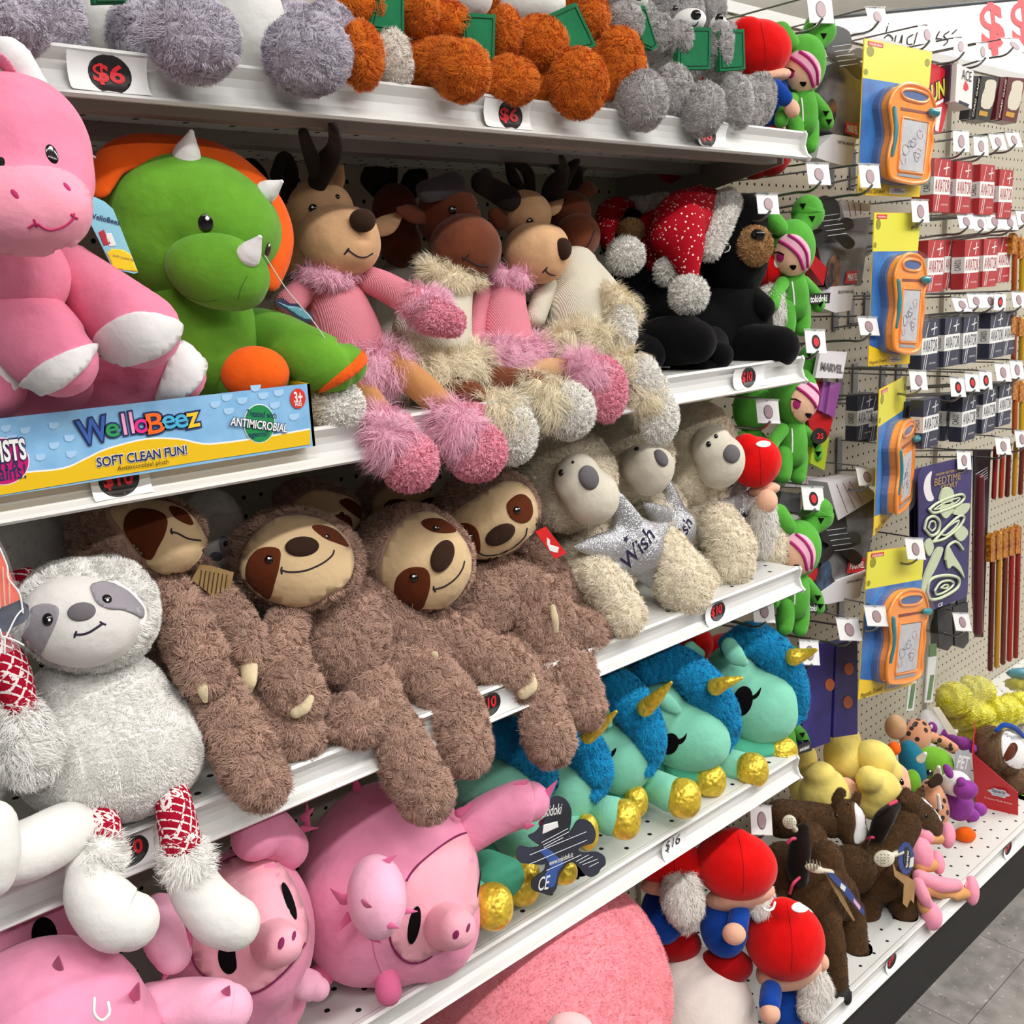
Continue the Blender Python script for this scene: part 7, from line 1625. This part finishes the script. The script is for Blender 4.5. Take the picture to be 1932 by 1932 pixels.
# ================= bottom deck, right =================
c13 = cr(1432, 1332, 3.864); c14 = cr(1600, 1200, 5.82)
m_blond = M('blond_minky', 'plush', 'ecd777', sheen=.35, amp=.1, ns=18)
m_pshoe = M('pink_shoe_plush', 'plush', 'f09ab0', sheen=.3, amp=.06); m_dolleg = M('doll_tan_plush', 'plush', 'd39a62', sheen=.25, amp=.08)
def ragdoll(lab, hair, face, eye, body, legs, shoes, pants=()):
    t = T('rag_doll', lab, 'plush toy')
    h = t.fuse('hair', m_blond, [ellp(*x) for x in hair], vox=.006, it=8)
    f = t.fuse('face', m_skin, [ellp(*x) for x in face], vox=.006) if face else None
    for x, y, r in eye:
        e = t.bead('eye', m_eyeb, x, y, r, r*1.7, 15, f, .2)
        if e: eyeglint(t, x, y-r*.5, r*.3, [e, f], e)
    if body: t.fuse('dress', m_pshoe, [ellp(*x) for x in body], vox=.007)
    for l in pants: t.limb('trouser_leg', m_pshoe, l)
    for l in legs: t.limb('leg', m_dolleg, l)
    for s in shoes: t.ell('shoe', m_pshoe, *s)
    t.done()
ragdoll('yellow-haired rag doll at the back left, touching the pegboard side', [(1517, 1475, .22, 30, 55, 0, 45), (1520, 1430, .22, 22, 30)], [(1540, 1500, .2, 20, 26)], [], [(1525, 1545, .22, 30, 30)], [], [])
ragdoll('yellow-haired rag doll in front at the left, behind the first horse head', [(1555, 1495, .16, 46, 48, 0, 48), (1548, 1462, .16, 30, 26), (1575, 1500, .15, 30, 30)], [(1600, 1495, .15, 22, 30, 20, 28)], [], [(1560, 1545, .17, 34, 26)], [], [])
ragdoll('yellow-haired rag doll at the top middle of the heap', [(1592, 1425, .20, 38, 48, 0, 46), (1598, 1395, .2, 26, 26)], [(1625, 1450, .2, 20, 30)], [], [(1605, 1480, .21, 34, 34)], [], [])
ragdoll('yellow-haired rag doll whose face shows one black eye, upper right of the heap', [(1650, 1430, .14, 40, 34, -25, 42), (1672, 1455, .13, 30, 30)], [(1692, 1470, .12, 26, 36, 25, 32)], [(1701, 1475, 4)], [(1680, 1510, .13, 34, 40)],
        [[(1752, 1583, -.0, 9), (1770, 1582, -.005, 11)]], [(1788, 1576, -.005, 14, 24, -8, 16)], [[(1720, 1560, .02, 14), (1750, 1580, .0, 12)]])
ragdoll('yellow-haired rag doll lowest in the heap, legs in pink reaching over the deck edge', [(1658, 1492, .10, 42, 42, -20, 44), (1640, 1470, .10, 26, 26), (1650, 1520, .10, 34, 28)], [(1690, 1508, .08, 24, 28, 20, 28)], [], [(1735, 1610, .0, 26, 34, 0, 28)],
        [[(1742, 1675, -.03, 11), (1790, 1688, -.045, 11), (1820, 1686, -.06, 10)], [(1735, 1690, -.03, 13), (1745, 1712, -.045, 13)], [(1735, 1635, -.01, 12), (1758, 1632, -.02, 12)]],
        [(1833, 1680, -.062, 14, 27, -6, 18), (1757, 1728, -.055, 20, 26, 0, 22), (1769, 1627, -.02, 13, 22, 0, 15)],
        [[(1735, 1655, -.025, 14), (1770, 1668, -.04, 15), (1805, 1670, -.05, 11)], [(1732, 1668, -.03, 12), (1742, 1690, -.045, 12), (1750, 1705, -.05, 10)]])
m_horse = M('horse_brown_plush', 'fur', '5c4025', amp=.35, ns=26); m_hmane = M('horse_black_plush', 'plush', '19110d', sheen=.25, amp=.2); m_hoofb = M('hoof_black', c='0c0b0b', r=.7)
m_halter = M('halter_pink', c='c8365a', r=.6)
HRF = dict(L=.0045, w=.0004, dens=60, droop=.5, lean=.35, clump=.01, jit=.35, up=.2)
def horse(lab, head, ears, blaze, eye, neck, body, legs, hoofs, mane, halter):
    t = T('plush_horse', lab, 'plush toy')
    b = t.fuse('body', m_horse, [ellp(*x) for x in body]+([limbp(neck)] if neck else []), vox=.006, fur=HRF)
    h = t.fuse('head', m_horse, [ellp(*x) for x in head], vox=.005, fur=HRF)
    if blaze: t.patch('blaze', m_padw, blaze, [h], off=.0014)
    for x, y, r in eye: t.bead('eye', m_black, x, y, r, r*1.2, 0, h, .6)
    for e in ears: t.limb('ear', m_horse, e, fur=HRF, flat=.6, fdir=FWD)
    for l in legs: t.limb('leg', m_horse, l, fur=HRF)
    for l in hoofs: t.ell('hoof', m_hoofb, *l, pw=.8)
    for m in mane: t.limb('mane', m_hmane, m)
    for s in halter: t.limb('halter', m_halter, s)
    t.done()
horse('brown plush horse with white blaze at the back, its long back running left', [(1595, 1545, .09, 36, 36, -30, 34), (1612, 1575, .07, 26, 30, 0, 28)], [[(1578, 1508, .08, 9), (1586, 1496, .075, 10)], [(1614, 1512, .10, 9), (1618, 1500, .10, 7)]], c13((695, 715), (730, 722), (765, 780), (782, 860), (775, 960), (735, 1000), (700, 1000), (690, 950), (705, 860)), [(1577, 1538, 4)],
      [(1470, 1535, .16, 26), (1520, 1540, .14, 28), (1570, 1550, .11, 30)], [(1480, 1550, .16, 45, 30, 0, 36)], [], [], [], [])
horse('dark plush horse seen from behind, at the left with a pink halter', [(1528, 1600, .07, 30, 48, -20, 34), (1545, 1635, .06, 28, 36)], [[(1518, 1560, .07, 9), (1514, 1545, .07, 8)]], None, [], [(1490, 1640, .08, 34), (1520, 1630, .075, 32)], [(1480, 1640, .10, 45, 50)], [[(1475, 1690, .08, 18), (1475, 1760, .08, 17)]], [(1475, 1775, .08, 18, 14, 0, 18)],
      [[(1515, 1565, .045, 12), (1510, 1600, .04, 20), (1505, 1640, .04, 22), (1512, 1665, .045, 14)]], [[(1486, 1590, .04, 3), (1494, 1583, .035, 3), (1500, 1582, .035, 3)], [(1490, 1685, .03, 3), (1496, 1668, .025, 3), (1508, 1656, .025, 3)]])
horse('brown plush horse standing nearest, right behind the front gnome', [(1560, 1620, .03, 30, 34), (1575, 1650, .02, 24, 28)], [], None, [], [(1535, 1690, .03, 46), (1550, 1650, .03, 36)], [(1535, 1710, .04, 58, 52, 0, 50), (1570, 1690, .04, 50, 46)], [[(1560, 1730, .0, 24), (1572, 1790, -.02, 22), (1578, 1850, -.03, 21)], [(1605, 1720, .03, 26), (1612, 1775, .01, 24), (1616, 1810, .0, 23)], [(1545, 1740, .07, 22), (1545, 1820, .07, 20)]],
      [(1618, 1818, -.0, 26, 20, 0, 25), (1582, 1878, -.035, 24, 20, 0, 24)], [], [])
horse('brown plush horse standing to the right, brush and kraft ribbon on its back', [(1725, 1535, .03, 36, 34, -20, 34), (1748, 1555, .02, 28, 34, 0, 30), (1715, 1515, .03, 22, 22)], [[(1704, 1508, .03, 8), (1710, 1494, .03, 8)], [(1732, 1505, .04, 9), (1738, 1494, .04, 8)]], c13((1190, 665), (1230, 690), (1290, 740), (1320, 790), (1330, 830), (1322, 835), (1300, 790), (1250, 730), (1200, 690)), [(1748, 1540, 4)],
      [(1668, 1625, .04, 38), (1685, 1590, .035, 34), (1705, 1555, .03, 32)], [(1650, 1650, .04, 62, 50, 0, 46), (1690, 1650, .03, 40, 46), (1605, 1640, .05, 46, 44)], [[(1700, 1680, .0, 28), (1705, 1725, -.01, 24), (1706, 1755, -.015, 22)], [(1640, 1690, .04, 26), (1634, 1740, .04, 22), (1632, 1762, .04, 21)], [(1675, 1690, .06, 22), (1676, 1740, .07, 20)]],
      [(1706, 1760, -.015, 24, 14, 0, 24), (1634, 1765, .04, 22, 16, 0, 22), (1676, 1745, .07, 20, 12, 0, 20)], [[(1690, 1520, .02, 10), (1668, 1545, .015, 18), (1655, 1575, .02, 16)]], [[(1637, 1583, .03, 3), (1645, 1580, .02, 3), (1653, 1581, .02, 3)], [(1678, 1518, .0, 3), (1690, 1512, .0, 4)]])
m_brush = M('ivory_plastic', c='d8d2bb', r=.35)
def brush(lab, x, y, a, b, ang, hx, hy, Y, side):
    t = T('toy_brush', lab, 'toy brush')
    p = t.ell('brush_head', m_brush, x, y, Y, a, b, ang, 4)
    t.limb('handle', m_brush, [(x+(hx-x)*.35, y+(hy-y)*.35, Y, 4), ((x+hx)/2, (y+hy)/2, Y, 5), (hx, hy, Y, 6)])
    br = []
    g = np.random.default_rng(2)
    for i in range(5):
        for j in range(4):
            u, v = (i-2)/2.6, (j-1.5)/2.2
            if u*u+v*v < 1:
                A = P(x+u*a*.9, y+v*b*.8, Y-.003); B = P(x+u*a*.9+side[0], y+v*b*.8+side[1], Y-.012); br.append(tube3([A, B], [.0008, .0006], seg=5, n=1))
    t.add('bristles', join(*br), M('bristle_grey', c='a9a58c', r=.5), stuff=True)
    t.done()
brush('ivory toy hairbrush on the right horse, bristles facing out', *c13((912, 1112))[0], 19, 15, 10, *c13((1035, 1062))[0], -.035, (3, 2))
brush('ivory toy hairbrush on the nearest horse, bristles pointing up', *c13((405, 1185))[0], 18, 8, -15, *c13((525, 1215))[0], -.01, (-3, -12))
brush('ivory toy hairbrush at the left dark horse', *c13((222, 845))[0], 13, 13, -40, *c13((262, 900))[0], .05, (2, 2))
def horsetags():
    m_nv = M('tag_navy_blue', 'mottle', '1d3a78', '27489a', r=.35, ns=40)
    t = T('swing_tag', 'navy rosette tag with kraft ribbon on the right horse', 'tag'); Y = -.04
    x, y = c13((1072, 1110))[0]
    p = flat(t, 'rosette', [(x+(14+1.5*(i % 2))*math.cos(2*math.pi*i/28), y+(29+3*(i % 2))*math.sin(2*math.pi*i/28)) for i in range(28)], Y, .001, m_nv)
    e = flat(t, 'print_oval', [(x+2+7*math.cos(a), y+22*math.sin(a)) for a in np.linspace(0, 6.28, 17)[:-1]], Y-.0006, .0004, M('tag_black'), p)
    A = P(x+1, y+16, Y); B = P(x+3, y-16, Y); ux = B-A; L = np.linalg.norm(ux); ux /= L; t.text('lettering', M('paper_white'), 'Breyer', (A+B)/2, ux, np.cross(-Y_, ux), wd=L, parent=p, off=.0012, bold=.02)
    flat(t, 'ribbon', c13((970, 1120), (1000, 1200), (1080, 1240), (1140, 1280), (1130, 1440), (1105, 1410), (1080, 1470), (1050, 1440), (1058, 1300), (990, 1240)), Y+.002, .001, M('kraft_ribbon', 'mottle', 'a57f52', 'b48c5c', r=.7))
    flat(t, 'print_slip', c13((1105, 1110), (1130, 1100), (1125, 1170), (1095, 1180)), Y-.0008, .0004, M('paper_white'), p)
    t.done()
    t = T('swing_tag', 'long navy swing tag hanging down the nearest horse', 'tag'); Y = -.03
    p = flat(t, 'card', c13((490, 1215), (545, 1220), (640, 1310), (770, 1490), (765, 1530), (700, 1460), (600, 1340)), Y, .001, m_nv)
    flat(t, 'print_slip', c13((600, 1290), (635, 1320), (625, 1355), (592, 1325)), Y-.0006, .0004, M('paper_white'), p); flat(t, 'print_slip', c13((690, 1400), (740, 1460), (735, 1490), (690, 1430)), Y-.0006, .0004, M('band_pale_pink'), p)
    flat(t, 'back_card', c13((480, 1210), (600, 1360), (700, 1560), (690, 1570), (610, 1450), (520, 1290)), Y+.004, .001, M('kraft_card'))
    t.done()
horsetags()
def petstuff():
    m_leo = M('leopard_plush', 'spots', 'cf9270', '33201a', s=62); m_purpl = M('purple_plush', 'plush', '8f3f96', sheen=.3, amp=.2, ns=30); m_lime = M('lime_plush', 'plush', '6fa832', sheen=.3, amp=.15, ns=30); m_tl = M('teal_plush', 'plush', '1e6d86', sheen=.3, amp=.1); m_oran = M('bright_orange_plush', 'plush', 'f0641a', sheen=.2, amp=.1)
    t = T('plush_pet_toy', 'leopard-spotted pet toy with orange beak and tan ball head', 'pet toy')
    t.ell('ball_head', m_tan, 1690, 1372, .20, 20, 23, 0, 20); t.ell('body', m_leo, 1727, 1390, .17, 28, 36, -20, 28); t.ell('beak', m_oran, 1687, 1412, .16, 12, 13, 0, 12); t.limb('arm', m_leo, [(1750, 1388, .15, 10), (1775, 1398, .13, 11), (1798, 1412, .11, 10)])
    t.done()
    t = T('plush_pet_toy', 'white and purple dragon pet toy with a long purple arm', 'pet toy')
    t.ell('head', m_padw, 1755, 1368, .20, 24, 30, 0, 24); t.ell('eye', m_purpl, 1759, 1374, .17, 9, 12, 0, 6); t.ell('eye_glint', m_glint, 1757, 1371, .162, 3, 4, 0, 2); t.limb('arm', m_purpl, [(1778, 1384, .17, 9), (1800, 1396, .14, 9), (1820, 1404, .11, 13), (1834, 1412, .09, 9)])
    t.done()
    t = T('plush_pet_toy', 'lime green horned monster pet toy with teal hood', 'pet toy')
    t.ell('hood', m_tl, 1722, 1440, .15, 24, 44, 10, 30); h = t.fuse('head', m_lime, [ellp(1760, 1440, .12, 38, 32, -10, 34)], vox=.006); t.ell('arm', m_lime, 1722, 1474, .09, 15, 22, 0, 16)
    for x, y, x2, y2 in ((1737, 1432, 1745, 1422), (1769, 1462, 1771, 1448)): t.limb('horn', m_padw, [(x, y, .075, 8), (x2, y2, .065, 4)])
    e = t.bead('eye', m_black, 1754, 1458, 6, 7, 0, h, .4); eyeglint(t, 1755, 1455, 2, [e, h], e); t.bead('eye', m_black, 1786, 1454, 4, 7, 0, h, .4)
    t.done()
    t = T('plush_pet_toy', 'leopard-spotted pet toy with brown ear behind the right horse', 'pet toy')
    t.fuse('body', m_leo, [ellp(1762, 1515, .06, 26, 46, 10, 28)], vox=.006); t.limb('ear', m_nose, [(1758, 1478, .05, 9), (1770, 1470, .045, 11)], flat=.5, fdir=FWD); t.limb('nose_stripe', m_padw, [(1770, 1500, .03, 3), (1773, 1525, .028, 4)])
    t.done()
    t = T('plush_pet_toy', 'white and purple seated pet toy in front of the red box', 'pet toy')
    t.ell('head', m_padw, 1803, 1478, .04, 27, 24, 0, 24); t.ell('muzzle', m_purpl, 1822, 1490, .01, 22, 18, 10, 20); t.ell('body', m_purpl, 1808, 1518, .045, 27, 30, 0, 26); t.ell('ear', m_purpl, 1789, 1455, .035, 8, 14, 20, 8); t.ell('ear', m_purpl, 1814, 1475, .015, 9, 9, 0, 8)
    for x, y in ((1832, 1538), (1846, 1527)): t.ell('foot', m_purpl, x, y, .02, 15, 13, 0, 14)
    t.done()
    solo('plush_pumpkin', 'small bright orange plush lying alone on the white deck', 'pet toy', ellp(1821, 1575, .02, 19, 15, 0, 17), m_oran)
    smalltag('grey and white pet toy tag leaning on the red box', c14((1180, 1270), (1330, 1250), (1360, 1560), (1180, 1470)), .07, 'PET', M('tag_silver', c='a9acb2', r=.4))
    smalltag('cream printed tag on the purple dragon arm', c14((930, 790), (1000, 780), (1200, 1080), (1100, 1080)), .13, None, M('tag_cream', c='d6cfbe', r=.5))
    t = T('red_box', 'red cardboard pet toy box with white cloud logo, standing open', 'display box')
    A, B, C, D = P(1834, 1421, .07), P(1921, 1496, -.02), P(1921, 1543, -.024), P(1841, 1523, .066)
    nn = np.cross(D-A, B-A); nn /= np.linalg.norm(nn); 
    if nn@(CAM-A) < 0: nn = -nn
    f = t.add('front_panel', prism([A, B, C, D], -nn*.002), M('box_red', c='c41f27', r=.4), smooth=False)
    t.add('side_panel', prism([A, A-nn*.09+Z_*.03, D-nn*.09, D], (B-A)*.01), M('box_red'), smooth=False)
    ux = (C-D); L = np.linalg.norm(ux); ux /= L; uy = np.cross(nn, ux)
    o = (A+B+C+D)/4+uy*.002+ux*.006
    cl = [o+ux*.022*math.cos(a)*(1+.12*math.cos(6*a))+uy*.011*math.sin(a)*(1+.12*math.cos(6*a))+nn*.0008 for a in np.linspace(0, 6.28, 37)[:-1]]
    t.add('print_cloud', prism(cl, -nn*.0006), M('cloud_grey', c='d6d6de', r=.4), smooth=False, parent=f)
    t.text('lettering', m_navyt, 'Spark', o+uy*.003, ux, uy, wd=.030, parent=f, off=.0012, bold=.01); t.text('lettering', M('print_blue', c='2f7fb0', r=.4), 'Imagination', o-uy*.006, ux, uy, wd=.022, parent=f, off=.0012)
    t.text('lettering', M('paper_white'), 'Creature Plush Animal', o-uy*.022, ux, uy, wd=.06, parent=f, off=.0008)
    t.done()
    t = T('plush_sloth', 'brown plush sloth with white face and blue band behind the red box', 'plush toy')
    hf = M('taupe_sloth_fur', 'fur', '7d6248', amp=.3)
    h = t.fuse('head', hf, [ellp(1872, 1412, .06, 34, 42, 0, 34), ellp(1900, 1420, .05, 30, 40)], vox=.006, fur=dict(SLF, L=.006, dens=40))
    f = t.patch('face', m_padw, [(1891, 1385), (1910, 1375), (1940, 1380), (1950, 1430), (1930, 1450), (1900, 1442), (1890, 1420)], h, off=.003)
    t.patch('eye_patch', m_patch, [(1905, 1405), (1915, 1402), (1920, 1412), (1912, 1428), (1897, 1436), (1893, 1428)], [f, h], off=.001); t.bead('eye', m_black, 1912, 1412, 4, 5, 0, [f, h], .5)
    t.limb('headband', m_blue, [(1880, 1378, .035, 4), (1895, 1368, .03, 5), (1915, 1374, .025, 5), (1932, 1390, .025, 4)])
    t.ell('arm', hf, 1915, 1470, .03, 22, 28, 0, 22, fur=dict(SLF, L=.006, dens=40)); t.fuse('body', hf, [ellp(1890, 1475, .08, 34, 40)], vox=.007)
    t.done()
    t = T('plush_pet_toy', 'white fluffy plush with pink tuft at the far right edge', 'pet toy')
    t.ell('body', m_pomw, 1925, 1365, .12, 26, 26, 0, 24, fur=POM); t.ell('tuft', m_ptow, 1890, 1360, .12, 16, 12, 0, 12, fur=POM); t.done()
    solo('plush_pet_toy', 'green plush corner showing at the right edge past the red box', 'pet toy', ellp(1932, 1520, -.0, 14, 20, 0, 14), m_lime)
petstuff()
def yellowbags():
    m_yb = M('yellow_poly', 'mottle', 'e9db14', 'f8f04c', r=.22, ns=60, coat=.5)
    tt = MATS['yellow_poly']
    nt = tt.node_tree; b = nt.nodes['Principled BSDF']; b.inputs['Coat Weight'].default_value = .6
    nz = nt.nodes.new('ShaderNodeTexNoise'); nz.inputs['Scale'].default_value = 45; bp = nt.nodes.new('ShaderNodeBump'); bp.inputs['Distance'].default_value = .02; bp.inputs['Strength'].default_value = .7
    nt.links.new(nz.outputs[0], bp.inputs['Height']); nt.links.new(bp.outputs[0], b.inputs['Normal'])
    for lab, pts, wrap in (('yellow plastic bag at the left of the bag pile on the deck', [(1800, 1320, .16, 34, 34, 0, 34), (1840, 1305, .16, 36, 30), (1825, 1350, .15, 50, 26)], (1815, 1300, .15, 52, 40)), ('yellow plastic bag in front at the lower right of the bag pile', [(1880, 1345, .12, 50, 32), (1920, 1335, .12, 40, 30), (1850, 1385, .13, 40, 24)], None), ('yellow and clear bag higher up at the right edge of the pile', [(1925, 1290, .14, 26, 14)], (1905, 1275, .15, 34, 34))):
        t = T('poly_bag', lab, 'bag')
        V, F = remesh(join(*[ellp(*p) for p in pts]), .006, 3)
        N = vnorm(V, F); g = np.random.default_rng(int(pts[0][0])); k = np.sin(V@np.array([160., 90, 210]))*np.sin(V@np.array([-120., 200, 260])); V = V+N*(k*.005)[:, None]
        t.add('contents', (V, F), m_yb)
        if wrap:
            V, F = ellp(*wrap); N = vnorm(V, F); k = np.sin(V@np.array([190., 70, 150]))*np.sin(V@np.array([-90., 230, 180])); t.add('bag_film', (V+N*(k*.006)[:, None], F), M('bag_film', 'glass', 'f4f6f6', a=.07, ns=40, bs=.8))
        if 'clear' in lab: t.ell('contents', M('teal_bit', c='1f8196', r=.4), 1925, 1270, .14, 24, 10, 0, 16)
        t.done()
yellowbags()
# ================= hanging sample bag at the left edge =================
def sample():
    t = T('toy_in_bag', 'orange and navy striped toy in a clear bag hanging at the left edge', 'bagged toy'); Y = -.20
    t.add('orange_block', slabp(cb((-120, 400), (0, 360), (60, 480), (170, 750), (60, 800), (-120, 850)), Y, .03), M('coral_plastic', c='f2644a', r=.4), smooth=False)
    for k in range(3): A, B = cb((-30+k*52, 420+k*70), (0+k*40, 820-k*20)); t.add('stripe', tube3([P(*A, Y-.0005), P(*B, Y-.0005)], [.0006]*2, seg=5, n=1), M('stripe_pale', c='f6b49c', r=.4))
    t.add('navy_base', slabp(cb((-120, 850), (60, 805), (175, 755), (235, 800), (245, 880), (200, 940), (60, 1010), (-120, 1060)), Y+.002, .03), M('navy_plastic', c='27304a', r=.35), smooth=False)
    t.add('clear_bag', slabp(cb((-130, 250), (0, 260), (60, 380), (180, 740), (255, 860), (240, 960), (165, 1080), (200, 1135), (35, 1205), (-60, 1000), (-130, 1090)), Y-.008, .045), M('sample_bag_film', 'glass', 'f6f7f8', a=.10, ns=30, bs=.8))
    for p in (((0, 330), (60, 480), (70, 580), (160, 700), (190, 860)), ((0, 1000), (35, 1080), (130, 900), (190, 830)), ((35, 1060), (120, 1090), (195, 1130)), ((40, 1080), (38, 1200))):
        t.add('film_crease', tube3([P(*a, Y-.009) for a in cb(*p)], [.0006]*len(p), seg=5, n=4), M('crease_white', c='f4f4f6', r=.2))
    t.done()
sample()
